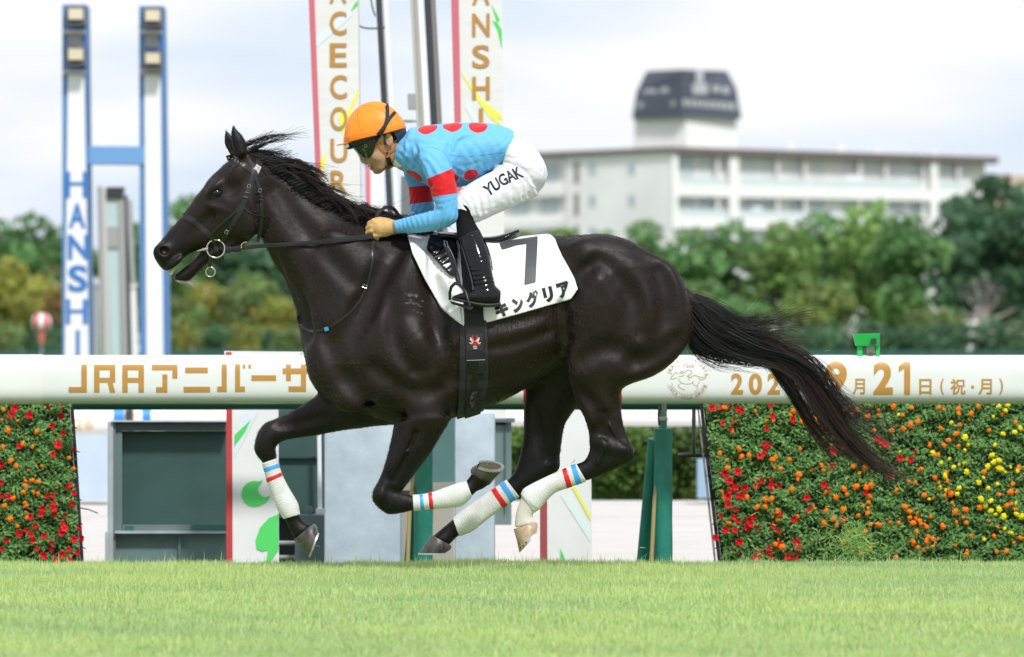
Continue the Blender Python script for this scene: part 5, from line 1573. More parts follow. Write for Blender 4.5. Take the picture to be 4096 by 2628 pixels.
for pts in ([(1690, 640), (1722, 690), (1716, 742)], [(1700, 600), (1745, 655), (1792, 690)], [(1806, 650), (1850, 664), (1905, 645)], [(1815, 690), (1870, 700), (1945, 680)], [(1640, 560), (1660, 610), (1650, 670)], [(1625, 560), (1630, 610), (1620, 660)], [(1810, 600), (1830, 560), (1870, 540)]):
    crease(J, pts, .010, .0045, .016); crease(J, [(x + 9, y + 5) for x, y in pts], .010, .004, .016, 'sub')
J.clip_poly([(1571, 590), (1600, 510), (1700, 440), (2060, 460), (2082, 535), (2034, 595), (2012, 662), (1960, 720), (1830, 770), (1845, 930), (1574, 960), (1573, 872), (1485, 880), (1480, 840), (1570, 700)], 0, .004)
jer_me = J.mesh('jersey')
M_jer = bpy.data.materials.new('silk'); M_jer.use_nodes = True
t = M_jer.node_tree; b = t.nodes['Principled BSDF']
b.inputs['Roughness'].default_value = .55; b.inputs['Specular IOR Level'].default_value = .28
b.inputs['Sheen Weight'].default_value = .15
tcn = N(t, 'ShaderNodeTexCoord')
blue, red = (*srgb(102, 176, 229), 1), (*srgb(206, 16, 26), 1)
def smaller(sock, thr, soft=.0012):
    m_ = N(t, 'ShaderNodeMapRange'); m_.inputs['From Min'].default_value = thr + soft; m_.inputs['From Max'].default_value = thr - soft
    t.links.new(sock, m_.inputs['Value']); return m_.outputs['Result']
def mmax(a, c):
    m_ = N(t, 'ShaderNodeMath', operation='MAXIMUM'); t.links.new(a, m_.inputs[0]); t.links.new(c, m_.inputs[1]); return m_.outputs[0]
def mmul(a, c):
    m_ = N(t, 'ShaderNodeMath', operation='MULTIPLY'); t.links.new(a, m_.inputs[0]); t.links.new(c, m_.inputs[1]); return m_.outputs[0]
def dist3(c, sc):
    a_ = N(t, 'ShaderNodeVectorMath', operation='SUBTRACT'); a_.inputs[1].default_value = c
    t.links.new(tcn.outputs['Object'], a_.inputs[0])
    s_ = N(t, 'ShaderNodeVectorMath', operation='MULTIPLY'); s_.inputs[1].default_value = sc
    t.links.new(a_.outputs[0], s_.inputs[0])
    l_ = N(t, 'ShaderNodeVectorMath', operation='LENGTH'); t.links.new(s_.outputs[0], l_.inputs[0])
    return l_.outputs['Value']
def along(c, ang):
    """signed distance along a direction in the picture plane"""
    a_ = N(t, 'ShaderNodeVectorMath', operation='SUBTRACT'); a_.inputs[1].default_value = c
    t.links.new(tcn.outputs['Object'], a_.inputs[0])
    d_ = N(t, 'ShaderNodeVectorMath', operation='DOT_PRODUCT'); d_.inputs[1].default_value = (math.cos(ang), 0, -math.sin(ang))
    t.links.new(a_.outputs[0], d_.inputs[0]); return d_.outputs['Value']
J_loc = None
mask = None
# dots: three over the back, smaller ones on the flank and chest (sizes in metres)
for (x, y, yc, rx, rz) in ((1711, 516, -.080, .046, .075), (1810, 508, -.078, .046, .075), (1912, 508, -.082, .045, .075), (1890, 712, -.155, .045, .040), (1818, 722, -.165, .03, .03),
                           (1711, 516, .080, .046, .075), (1810, 508, .078, .046, .075), (1912, 508, .082, .045, .075), (1655, 705, -.06, .05, .035), (1890, 712, .155, .045, .04)):
    q = W(x, y, yc)
    h_ = smaller(dist3(q, (1 / rx, 1 / .060, 1 / rz)), 1.0, .025)
    mask = h_ if mask is None else mmax(mask, h_)
sepx = N(t, 'ShaderNodeSeparateXYZ'); t.links.new(tcn.outputs['Object'], sepx.inputs[0])
def band(c0, a0, c1, a1, ysign, xlim):
    u0, u1 = along(W(*c0), a0), along(W(*c1), a1)
    n0 = N(t, 'ShaderNodeMath', operation='MULTIPLY'); n0.inputs[1].default_value = -1; t.links.new(u0, n0.inputs[0])
    m_ = mmul(smaller(n0.outputs[0], 0), smaller(u1, 0))
    yv = N(t, 'ShaderNodeMath', operation='MULTIPLY'); yv.inputs[1].default_value = ysign; t.links.new(sepx.outputs['Y'], yv.inputs[0])
    return m_, yv.outputs[0]
m1, yv = band((1760, 695, -.22), 1.18, (1785, 780, -.23), 1.43, -1, 0)      # near sleeve band
m1 = mmul(m1, smaller(along(W(1722, 730, -.2), 2.75), 0.0)) if False else m1
ng = N(t, 'ShaderNodeMath', operation='MULTIPLY'); ng.inputs[1].default_value = -1; t.links.new(yv, ng.inputs[0])
m1 = mmul(m1, smaller(dist3(W(1772, 738, -.222), (1 / .09,) * 3), 1.0, .01))
m2, yv2 = band((1680, 745, .22), 1.50, (1685, 812, .22), 1.45, 1, 0)
ng2 = N(t, 'ShaderNodeMath', operation='MULTIPLY'); ng2.inputs[1].default_value = -1; t.links.new(yv2, ng2.inputs[0])
m2 = mmul(m2, smaller(dist3(W(1682, 775, .222), (1 / .10,) * 3), 1.0, .01))
mask = mmax(mmax(mask, m1), m2)
mx = N(t, 'ShaderNodeMix'); mx.data_type = 'RGBA'; mx.inputs['A'].default_value = blue; mx.inputs['B'].default_value = red
t.links.new(mask, mx.inputs['Factor']); t.links.new(mx.outputs['Result'], b.inputs['Base Color'])
mp_ = N(t, 'ShaderNodeMapping'); mp_.inputs['Scale'].default_value = (1, 1, 1.6); t.links.new(tcn.outputs['Object'], mp_.inputs['Vector'])
n_ = N(t, 'ShaderNodeTexNoise', Scale=15.0, Detail=3.0, Distortion=1.2); t.links.new(mp_.outputs['Vector'], n_.inputs['Vector'])
bp_ = N(t, 'ShaderNodeBump', Strength=.22, Distance=.012); t.links.new(n_.outputs['Fac'], bp_.inputs['Height'])
n3 = N(t, 'ShaderNodeTexNoise', Scale=600.0, Detail=1.0); t.links.new(tcn.outputs['Object'], n3.inputs['Vector'])
bp3 = N(t, 'ShaderNodeBump', Strength=.15, Distance=.0006); t.links.new(n3.outputs['Fac'], bp3.inputs['Height']); t.links.new(bp_.outputs['Normal'], bp3.inputs['Normal'])
t.links.new(bp3.outputs['Normal'], b.inputs['Normal'])
jersey = link('jersey', jer_me, M_jer, jockey, smooth=True)
JE = bvh_of(jersey)
M_seam = mat('blue_seam', srgb(70, 150, 205), rough=.5)
for pts in ([(1795, 618), (1840, 625), (1900, 624), (1960, 616), (2020, 610)], [(1672, 607), (1700, 590), (1740, 592), (1775, 610), (1797, 640), (1803, 675)]):
    ribbon('seam', pts, 2.0, [JE], M_seam, jersey, off=.0006, thick=.001)
# white collar
Cv = JV.like(); Cv.loft(neck, k=0, grow=.012)
Cv.clip_poly([(1603, 560), (1612, 545), (1625, 560), (1622, 668), (1588, 672), (1572, 660)], 0)
link('collar', Cv.mesh('collar'), mat('collar_cloth', (.72, .72, .70), rough=.8, bump=.2), jockey, smooth=True)

# ---- breeches
B = JV.like()
B.loft(pelvis, k=0, nr=40, grow=.004)
for s in (-1, 1): B.loft(thigh(s), k=.035, nr=32, grow=.004)
folds(B, [((1990, 790), -.14, 2.3, .052, .0012, .08, 1.0), ((2090, 640), -.14, 2.0, .045, .0015, .08, 2.0), ((1890, 830), -.16, 2.6, .030, .0016, .06, 3.0), ((2150, 720), -.12, .5, .05, .0010, .07, 4.0), ((2030, 650), -.15, .9, .030, .0016, .05, 5.0)])
for pts in ([(2022, 662), (2080, 684), (2132, 742)], [(2030, 640), (2100, 644), (2160, 692)], [(2040, 615), (2110, 604), (2166, 645)], [(1935, 722), (1962, 765), (1968, 822)], [(1990, 694), (2032, 750), (2044, 812)], [(1850, 772), (1880, 812), (1892, 862)], [(1880, 752), (1906, 802), (1918, 862)], [(1836, 802), (1866, 842), (1886, 880)], [(2060, 690), (2100, 740), (2106, 790)], [(2100, 560), (2140, 600), (2172, 660)], [(1905, 740), (1935, 790), (1940, 850)], [(2010, 680), (2070, 730), (2085, 800)]):
    crease(B, pts, .009, .0045, .014); crease(B, [(x + 9, y - 4) for x, y in pts], .010, .0045, .014, 'sub')
B.clip_poly([(2060, 500), (2260, 560), (2230, 900), (1900, 910), (1884, 889), (1876, 862), (1858, 845), (1822, 838), (1800, 800), (1830, 740), (1985, 655), (2008, 660), (2030, 590)], -.1, .004)
M_bre = mat('breeches_cloth', (.77, .745, .83), rough=.5, spec=.3, bump=.55, bscale=14, bdist=.012, stretch=(1, 1, 1.5))
breeches = link('breeches', B.mesh('breeches'), M_bre, jockey, smooth=True)
BR = bvh_of(breeches)
# black stockings between hem and boot
M_leg = mat('legging_cloth', (.004, .004, .0045), rough=.85, spec=.2, bump=.2, bscale=300, bdist=.001)
for s in (-1, 1):
    K = JV.like(); K.loft(shank(s)[:5], k=0, grow=.001); K.loft(thigh(s)[3:], k=.02, grow=-.003)
    folds(K, [((1850, 870), s * .18, 2.4, .018, .0016, .05, 1.0)])
    K.clip_poly([(1815, 800), (1880, 830), (1900, 890), (1935, 940), (1935, 990), (1820, 990)], s * .18)
    link('legging', K.mesh('legging'), M_leg, jockey, smooth=True)

# boots: patent leather, creased at the ankle
M_boot = mat('patent_leather', (.006, .006, .007), rough=.10, spec=.32, bump=.07, bscale=9, bdist=.010, stretch=(1, 1, 1.6))
M_bsole = mat('boot_sole', (.012, .012, .013), rough=.55, bump=.2)
for s in (-1, 1):
    lo, hi = W(1780, 1250, 0), W(2030, 900, 0)
    V = Vol((lo[0], -.43 if s < 0 else .15, lo[2]), (hi[0], -.15 if s < 0 else .43, hi[2]), .0034)
    V.loft(shank(s)[2:], k=0, grow=.003); V.loft(foot(s), k=.012)
    folds(V, [((1935, 1125), s * .33, 1.35, .020, .0048, .048, 1.0), ((1940, 1085), s * .32, 1.6, .022, .0022, .05, 2.0), ((1880, 1178), s * .35, .2, .03, .0016, .04, 3.0)])
    V.clip_poly([(1826, 960), (1870, 932), (1920, 916), (2020, 960), (2020, 1240), (1780, 1240), (1800, 1150)], s * .25)
    bo = link('boot', V.mesh('boot'), M_boot, jockey, smooth=True)
    BO = [bvh_of(bo)]
    S = V.like()
    S.loft([(2004, 1208, 2000, 1224, .034, s * .343), (1960, 1212, 1958, 1229, .046, s * .348), (1915, 1208, 1913, 1226, .046, s * .35), (1870, 1200, 1868, 1214, .050, s * .352), (1830, 1192, 1829, 1206, .044, s * .354), (1808, 1188, 1807, 1198, .025, s * .355)], k=0, ex=3.0)
    link('sole', S.mesh('sole'), M_bsole, bo, smooth=True)
    for pts, w_ in (([(1833, 966), (1875, 948), (1921, 928)], 4), ([(1850, 1004), (1895, 992), (1946, 968)], 4), ([(1917, 925), (1944, 975), (1962, 1030), (1970, 1080)], 4), ([(1893, 1165), (1902, 1185), (1908, 1205)], 5)):
        ribbon('piping', pts, w_, BO, M_boot, bo, off=.002, thick=.003, sides=(s,))

# gloves
M_glove = mat('tan_glove_leather', srgb(196, 152, 92), rough=.62, col2=srgb(210, 172, 116), vscale=40, bump=.7, bscale=75, bdist=.003)
for s in (-1, 1):
    c = W(1525 if s < 0 else 1465, 905 if s < 0 else 870, 0)
    V = Vol((c[0] - .13, -.20 if s < 0 else -.02, c[2] - .11), (c[0] + .12, .02 if s < 0 else .20, c[2] + .11), .0026)
    hand(V, s)
    folds(V, [((1555 + (0 if s < 0 else -58), 912 + (0 if s < 0 else -36)), s * .10, .2, .016, .0010, .035, 1.0)])
    V.clip_poly([(1578, 870), (1590, 945), (1440, 1010), (1420, 860)] if s < 0 else [(1525, 830), (1532, 912), (1390, 960), (1380, 810)], 0)
    g_ = link('glove', V.mesh('glove'), M_glove, jockey, smooth=True)
    if s < 0: GL = bvh_of(g_)

# ---- helmet under an orange silk cap
lo, hi = W(1320, 700, 0), W(1680, 380, 0)
HVv = Vol((lo[0], -.2, lo[2]), (hi[0], .2, hi[2]), .003)
def dome(V, grow):
    T_ = [(1375, 556, 1377, 574, .028), (1382, 505, 1394, 568, .070), (1398, 466, 1424, 560, .094), (1432, 428, 1458, 551, .108), (1465, 411, 1492, 544, .113), (1497, 405, 1522, 537, .114), (1528, 409, 1548, 530, .112), (1556, 422, 1570, 524, .106), (1586, 446, 1594, 519, .094), (1609, 475, 1611, 514, .070), (1621, 500, 1621, 511, .03)]
    V.loft([(a, b_, c + (c - a), d + (d - b_) * .9, e, 0) for a, b_, c, d, e in T_], k=0, nr=44, grow=grow)
line = [(1340, 582), (1376, 573), (1460, 551), (1525, 537), (1570, 524), (1640, 506)]
D1 = HVv.like(); dome(D1, 0)
folds(D1, [((1440, 530), -.1, .1, .02, .0006, .05, 1.0)])
cap_v = D1.copy().clip_poly([(1640, 360)] + line[::-1] + [(1330, 360)], 0, .006)
M_cap = mat('orange_silk', srgb(243, 140, 38), rough=.42, spec=.35, bump=.4, bscale=28, bdist=.006, var=.05, vscale=8)
helmet = link('helmet', cap_v.mesh('helmet'), M_cap, jockey, smooth=True)
HE = bvh_of(helmet)
D2 = HVv.like(); dome(D2, .004)
folds(D2, [((1500, 530), -.1, .25, .018, .0007, .10, 2.0)])
D2.clip_poly([(1340, 586), (1376, 577), (1460, 555), (1525, 541), (1570, 529), (1620, 514), (1640, 490), (1610, 490), (1560, 503), (1520, 513), (1455, 528), (1376, 548)], 0)
link('cap_band', D2.mesh('cap_band'), mat('orange_band', srgb(246, 132, 22), rough=.45, bump=.3, bscale=40, bdist=.004), helmet, smooth=True)
for pts in ([(1432, 430), (1430, 465), (1436, 500), (1450, 533)], [(1440, 424), (1472, 420), (1505, 428), (1535, 447), (1556, 476), (1572, 502)]):
    ribbon('cap_seam', pts, 2.2, [HE], mat('orange_seam', srgb(214, 112, 22), rough=.6), helmet, off=.001, thick=.0015)
# peak
mb = MB(); P_, n_ = [], 17
for r_ in range(5):
    f = r_ / 4
    for k in range(n_):
        a = -1 + 2 * k / (n_ - 1)
        xe = 1346 + 55 * abs(a) ** 2.4
        x = 1392 + 26 * abs(a) ** 2 * 1.2; x = x + (xe - x) * f
        y = 570 - 10 * abs(a) ** 2 + f * 12 - 2 * f * f
        w_ = W(x, y); P_.append((w_[0], a * .082 * (1 - .12 * f), w_[2]))
q = len(P_); P2 = [(p[0], p[1], p[2] - .004) for p in P_]
fs_ = []
for r_ in range(4):
    for k in range(n_ - 1):
        i = r_ * n_ + k
        fs_ += [(i, i + 1, i + n_ + 1, i + n_), (q + i, q + i + n_, q + i + n_ + 1, q + i + 1)]
for k in range(n_ - 1):
    i = 4 * n_ + k; fs_ += [(i, i + 1, q + i + 1, q + i)]
mb.add(P_ + P2, fs_); mb.build('peak', M_cap, helmet, smooth=True)
# dark underside rim and navy rear shell
M_navy = mat('navy_shell', srgb(36, 44, 60), rough=.35, bump=.1)
M_blackp = mat('black_trim', (.006, .006, .006), rough=.4)
D3 = HVv.like(); dome(D3, -.006); D3.clip_poly([(1378, 578), (1455, 556), (1500, 545), (1490, 556), (1440, 585), (1395, 598), (1385, 594)], 0)
link('rim', D3.mesh('rim'), M_blackp, helmet, smooth=True)
D4 = HVv.like(); D4.ell(W(1545, 535), (.108, .096, .088), -.35, 0)
D4.clip_poly([(1560, 520), (1600, 515), (1623, 498), (1626, 540), (1617, 560), (1601, 581), (1588, 578), (1586, 552), (1572, 531)], 0, .003)
link('rear_shell', D4.mesh('rear_shell'), M_navy, helmet, smooth=True)
D5 = HVv.like(); D5.ell(W(1505, 535), (.136, .087, .116), .35, 0); D5.clip_poly([(1520, 538), (1575, 528), (1592, 555), (1588, 575), (1572, 572), (1570, 545), (1540, 545)], 0)
link('hair', D5.mesh('hair'), mat('black_hair', (.008, .007, .007), rough=.55, bump=.6, bscale=120, bdist=.003, stretch=(1, 1, .3)), jockey, smooth=True)
bd = hit_y([HE], 1390, 572, off=0) or Vector(W(1390, 572, -.06))
MB().tube([Vector(W(1389, 584, -.055)) + Vector((0, -.012, 0)), Vector(W(1389, 584, -.055))], .009, 12).build('badge', mat('badge_metal', (.5, .5, .5), rough=.25, metal=1.0), helmet, smooth=True)

# goggles, straps, clear visor, chin strap
G = HVv.like(); head(G, .016)
G.clip_poly([(1416, 588), (1450, 566), (1496, 548), (1508, 560), (1502, 590), (1492, 616), (1476, 634), (1462, 636), (1446, 626), (1428, 606)], 0, .008)
M_gog = mat('goggle_lens', (.010, .018, .008), rough=.08, spec=.5)
goggles = link('goggles', G.mesh('goggles'), M_gog, jockey, smooth=True)
GO = bvh_of(goggles); TRIM = [bvh_of(o_) for o_ in bpy.data.objects if o_.name.split('.')[0] in ('rim', 'hair', 'cap_band', 'rear_shell')]
M_strap = mat('elastic_strap', (.006, .006, .007), rough=.7)
ribbon('goggle_strap', [(1546, 414), (1550, 445), (1546, 485), (1534, 516), (1518, 540), (1498, 566), (1480, 584)], 15, [HE, JB, GO] + TRIM, M_strap, goggles, off=.005, thick=.003)
ribbon('goggle_strap', [(1582, 447), (1562, 468), (1546, 492), (1530, 515), (1512, 538), (1494, 556), (1478, 570)], 13, [HE, JB, GO] + TRIM, M_strap, goggles, off=.008, thick=.003)
MB().tube([hit_y([GO, JB], x, y, off=.002) or Vector(W(x, y, -.07)) for x, y in ((1457, 580), (1464, 578), (1467, 588), (1460, 591))], .0014, 6, closed=True).build('buckle', mat('buckle_metal', (.7, .62, .35), rough=.25, metal=1.0), goggles)
M_clear = bpy.data.materials.new('clear_plastic'); M_clear.use_nodes = True
t = M_clear.node_tree; t.nodes.clear()
o_ = N(t, 'ShaderNodeOutputMaterial'); tr_ = N(t, 'ShaderNodeBsdfTransparent'); gl_ = N(t, 'ShaderNodeBsdfGlossy', Roughness=.03); ms = N(t, 'ShaderNodeMixShader')
fr_ = N(t, 'ShaderNodeLayerWeight', Blend=.25); ma = N(t, 'ShaderNodeMath', operation='MULTIPLY_ADD'); ma.inputs[1].default_value = .22; ma.inputs[2].default_value = .015
tr_.inputs['Color'].default_value = (.96, .97, .97, 1)
t.links.new(fr_.outputs['Fresnel'], ma.inputs[0]); t.links.new(ma.outputs[0], ms.inputs['Fac'])
t.links.new(tr_.outputs[0], ms.inputs[1]); t.links.new(gl_.outputs[0], ms.inputs[2]); t.links.new(ms.outputs[0], o_.inputs['Surface'])
mb = MB(); P_, n_, m_ = [], 13, 9
for r_ in range(m_):
    f = r_ / (m_ - 1)
    fx0, fy0, fx1, fy1 = 1417, 592, 1466, 686        # front edge line
    bx0, by0, bx1, by1 = 1462, 596, 1485, 676        # side edge line
    for k in range(n_):
        a = -1 + 2 * k / (n_ - 1); c_ = 1 - abs(a) ** 2.2
        x = (bx0 + (bx1 - bx0) * f) * (1 - c_) + (fx0 + (fx1 - fx0) * f) * c_
        y = (by0 + (by1 - by0) * f) * (1 - c_) + (fy0 + (fy1 - fy0) * f) * c_
        w_ = W(x, y); P_.append((w_[0], a * .088, w_[2]))
fs_ = [(r_ * n_ + k, r_ * n_ + k + 1, r_ * n_ + n_ + k + 1, r_ * n_ + n_ + k) for r_ in range(m_ - 1) for k in range(n_ - 1)]
mb.add(P_, fs_); vis = mb.build('visor', M_clear, goggles, smooth=True)
vm = vis.modifiers.new('thickness', 'SOLIDIFY'); vm.thickness = .0015
M_tan = mat('tan_strap', srgb(172, 106, 54), rough=.55, bump=.2)
chin = ribbon('chin_strap', [(1512, 566), (1520, 584), (1532, 600), (1545, 610)], 14, [JB, HE], M_tan, helmet, off=.005, thick=.004)
ribbon('chin_strap', [(1588, 572), (1578, 592), (1564, 604), (1548, 611)], 14, [JB, HE], M_tan, helmet, off=.005, thick=.004)
ribbon('chin_strap', [(1545, 606), (1549, 618), (1553, 632)], 14, [JB], M_tan, helmet, off=.006, thick=.005)
ribbon('chin_buckle', [(1551, 630), (1557, 648), (1561, 662)], 19, [JB], M_blackp, helmet, off=.010, thick=.008)
ribbon('chin_cup', [(1540, 668), (1552, 670), (1570, 662)], 14, [JB], mat('chin_cup_leather', srgb(120, 86, 50), rough=.6), helmet, off=.004, thick=.004)
p_ = hit_y([JB], 1548, 612, off=.011)
if p_: MB().tube([p_, p_ + Vector((0, .004, 0))], .0055, 14).build('stud', M_blackp, helmet, smooth=True)

# lettering on the thigh
v, f = text_mesh('YUGAK', .032)
def yug(x, y):
    q = hit_y([BR], x, y, off=.0012)
    return q if q is not None else Vector(W(x, y, -.2))
a_ = np.array(v); mn, mxx = a_.min(0), a_.max(0)
s_ = (a_ - mn) / (mxx - mn)
o0, ux, uy = np.array((1952, 791)), np.array((146, -83)), np.array((-24, -43))
vv = [tuple(o0 + ux * p[0] + uy * p[1] + np.array((0, -10 * math.sin(p[0] * 3.1)))) for p in s_]
printed('lettering', [(vv, f)], yug, mat('black_print', (.010, .010, .011), rough=.6), breeches, 9)
# ================================================================== RAIL AND THINGS BEHIND IT
YR, RR = 5.0, 97.5 * 45.0 / 34133.0
ZR = W(0, 1517.5, YR)[2]
rail = empty('running_rail', (0, YR, -.345))
tag(rail, 'thick white running rail with gold anniversary lettering and date, behind the horse', 'rail')
EX = 3.5
def rail_tube(name, xa, xb, rad, m):
    n = 72; v, f = [], []
    for x in (xa, xb):
        for k in range(n):
            a = 2 * math.pi * k / n; c_, s_ = math.cos(a), math.sin(a)
            v.append((x, YR + rad * math.copysign(abs(c_) ** (2 / EX), c_), ZR + rad * math.copysign(abs(s_) ** (2 / EX), s_)))
    f = [(k, (k + 1) % n, n + (k + 1) % n, n + k) for k in range(n)] + [tuple(range(n - 1, -1, -1)), tuple(range(n, 2 * n))]
    return MB().add(v, f).build(name, m, rail, smooth=True)
x0r, x1r = W(172, 0, YR)[0], W(5200, 0, YR)[0]
M_banner = mat('rail_cover', (.74, .75, .745), rough=.38, spec=.45, var=.02, vscale=2)
rail_tube('pipe', x0r - .3, x1r, RR, M_banner)
rail_tube('end_sleeve', W(-900, 0, YR)[0], x0r, RR + .003, M_pipe)
rail_tube('red_band', W(2094, 0, YR)[0], W(2112, 0, YR)[0], RR + .002, M_red)
rail_tube('red_band', W(2474, 0, YR)[0], W(2486, 0, YR)[0], RR + .002, M_red)
def onrail(x, y):
    p = W(x, y, YR - RR); dz = max(-RR * .985, min(RR * .985, p[2] - ZR))
    yy = YR - RR * (1 - abs(dz / RR) ** EX) ** (1 / EX) - .0015
    q = W(x, y, yy)
    return Vector((q[0], yy, ZR + dz))
M_gold2 = mat('gold_print', srgb(184, 136, 66), rough=.45)
q = lambda x0, y0, x1, y1: rect(x0 / 1.6207, 1400 + y0 / 1.6207, x1 / 1.6207, 1400 + y1 / 1.6207)
q2 = lambda x0, y0, x1, y1: rect(850 + x0 / 5.133, 1380 + y0 / 5.133, 850 + x1 / 5.133, 1380 + y1 / 5.133)
glyphs = [
 [q(527, 95, 563, 240), q(445, 240, 563, 276)],
 [q(610, 95, 645, 276), q(645, 95, 747, 131), q(712, 131, 747, 180), q(645, 180, 747, 212), poly([(a / 1.6207, 1400 + b_ / 1.6207) for a, b_ in ((698, 212), (730, 212), (748, 276), (712, 276))])],
 [q(793, 95, 828, 276), q(898, 95, 933, 276), q(828, 95, 898, 131), q(828, 180, 898, 212)],
 [q(985, 95, 1150, 131), q(1118, 131, 1150, 185), q(1053, 158, 1085, 276), q(1012, 240, 1053, 276)],
 [q(1200, 113, 1347, 150), q(1190, 238, 1362, 275)],
 [q(1437, 92, 1470, 272), q(1408, 236, 1437, 272), q(1524, 92, 1556, 272), q(1556, 236, 1588, 272), q(1573, 92, 1590, 120), q(1610, 92, 1628, 120)],
 [q(1630, 164, 1790, 200)],
 [q2(1440, 480, 2010, 595), q2(1510, 395, 1610, 480), q2(1510, 595, 1610, 740), q2(1815, 395, 1920, 480), q2(1815, 595, 1920, 960), q2(1560, 848, 1815, 960)]]
for g_ in glyphs: printed('letter', g_, onrail, M_gold2, rail, 14)
k = 1.6604
for ch, a, b_, c_, d_, bo in (('2', 455, 155, 535, 295, .035), ('0', 572, 155, 662, 297, .035), ('2', 697, 155, 780, 295, .035), ('6', 812, 155, 896, 297, .035), ('9', 1080, 75, 1225, 298, .035), ('月', 1262, 190, 1345, 296, .02),
                          ('2', 1400, 78, 1530, 297, .04), ('日', 1705, 192, 1787, 296, .02), ('(', 1845, 190, 1870, 297, .02), ('祝', 1912, 190, 2013, 297, .02), ('月', 2098, 192, 2188, 297, .02), (')', 2235, 190, 2262, 297, .02)):
    v, f = text_mesh(ch, bo)
    printed('letter', [(fit(v, 2650 + a / k, 1400 + b_ / k, 2650 + c_ / k, 1400 + d_ / k), f)], onrail, M_gold2, rail, 12)
printed('letter', [poly([(2650 + a / k, 1400 + b_ / k) for a, b_ in ((1606, 78), (1645, 78), (1645, 297), (1605, 297), (1605, 124), (1569, 146), (1569, 108))])], onrail, M_gold2, rail, 12)
printed('letter', [rect(2650 + 2050 / k, 1400 + 236 / k, 2650 + 2070 / k, 1400 + 256 / k)], onrail, M_gold2, rail, 12)
# anniversary emblem: ring text, running horse and rider in line
M_emb = mat('emblem_print', srgb(186, 146, 122), rough=.5)
E = lambda pts, w_=2.2: stroke([(2660 + a / 7, 1400 + b_ / 7) for a, b_ in smooth_line(pts, 4)], w_)
emb = [E([(300, 600), (270, 660), (160, 780), (200, 815), (340, 770)]), E([(300, 600), (330, 640), (390, 660)]), E([(420, 620), (460, 595), (510, 610), (500, 650), (450, 650), (420, 620)]), E([(500, 650), (570, 610), (660, 565), (740, 590), (740, 670), (620, 730), (700, 765), (650, 840)]),
       E([(390, 750), (470, 730), (545, 700)]), E([(620, 740), (720, 760), (820, 710), (900, 730), (1030, 765), (1110, 750), (1170, 710)]), E([(920, 780), (1000, 830), (1100, 810), (1160, 760)]), E([(370, 800), (450, 910), (620, 955), (760, 920), (790, 860)]),
       E([(440, 930), (370, 1000), (430, 1060), (560, 1120)]), E([(760, 920), (830, 980), (900, 1000), (970, 870)]), E([(900, 1000), (910, 1090), (830, 1180)])]
cx, cy = 2660 + 640 / 7, 1400 + 800 / 7
for rad in (67, 85):
    emb.append(stroke([(cx + rad * math.cos(R(a)), cy + rad * math.sin(R(a)) * .98) for a in np.linspace(15, 165, 30)], 1.2))
printed('emblem', emb, onrail, M_emb, rail, 10)
def ringtext(s, rad, a0, a1, h, flip):
    out = []
    n = len(s)
    for i, ch in enumerate(s):
        if ch == ' ': continue
        v, f = text_mesh(ch, .02)
        a = R(a0 + (a1 - a0) * i / (n - 1))
        c = np.array((cx + rad * math.cos(a), cy + rad * math.sin(a)))
        tx = np.array((-math.sin(a), math.cos(a))) * (1 if not flip else -1); up = np.array((math.cos(a), math.sin(a))) * (1 if not flip else -1)
        vv = np.array(v); w_ = (vv[:, 0].max() + vv[:, 0].min()) / 2
        out.append(([tuple(c + tx * (p[0] - w_) * h + up * (p[1] - .35) * h) for p in vv], f))
    return out
printed('emblem', ringtext('JRA Anniversary', 79, 196, 348, 20, False), onrail, M_emb, rail, 10)
printed('emblem', ringtext('つながる つたわる 感動の瞬間', 76, 156, 24, 12, True), onrail, M_emb, rail, 10)
v, f = text_mesh('72nd', .02); printed('emblem', [(fit(v, 2660 + 500 / 7, 1400 + 390 / 7, 2660 + 810 / 7, 1400 + 490 / 7), f)], onrail, M_emb, rail, 10)

# dark green pipe rail just behind
M_gpipe = mat('dark_green_pipe', (.012, .085, .06), rough=.4)
zg = W(0, 1605, 6.2)[2]
g_ = empty('green_rail', (0, 6.2, -.345)); tag(g_, 'dark green pipe rail showing under the white running rail', 'rail')
MB().tube([(W(292, 0, 6.2)[0], 6.2, zg), (W(2800, 0, 6.2)[0], 6.2, zg)], .046, 24).build('pipe', M_gpipe, g_, smooth=True)
for x in (1693, 2652): MB().tube([(W(x, 0, 6.2)[0], 6.2, zg), (W(x, 0, 6.2)[0], 6.2, -.36)], .022, 12).build('support', M_gpipe, g_, smooth=True)
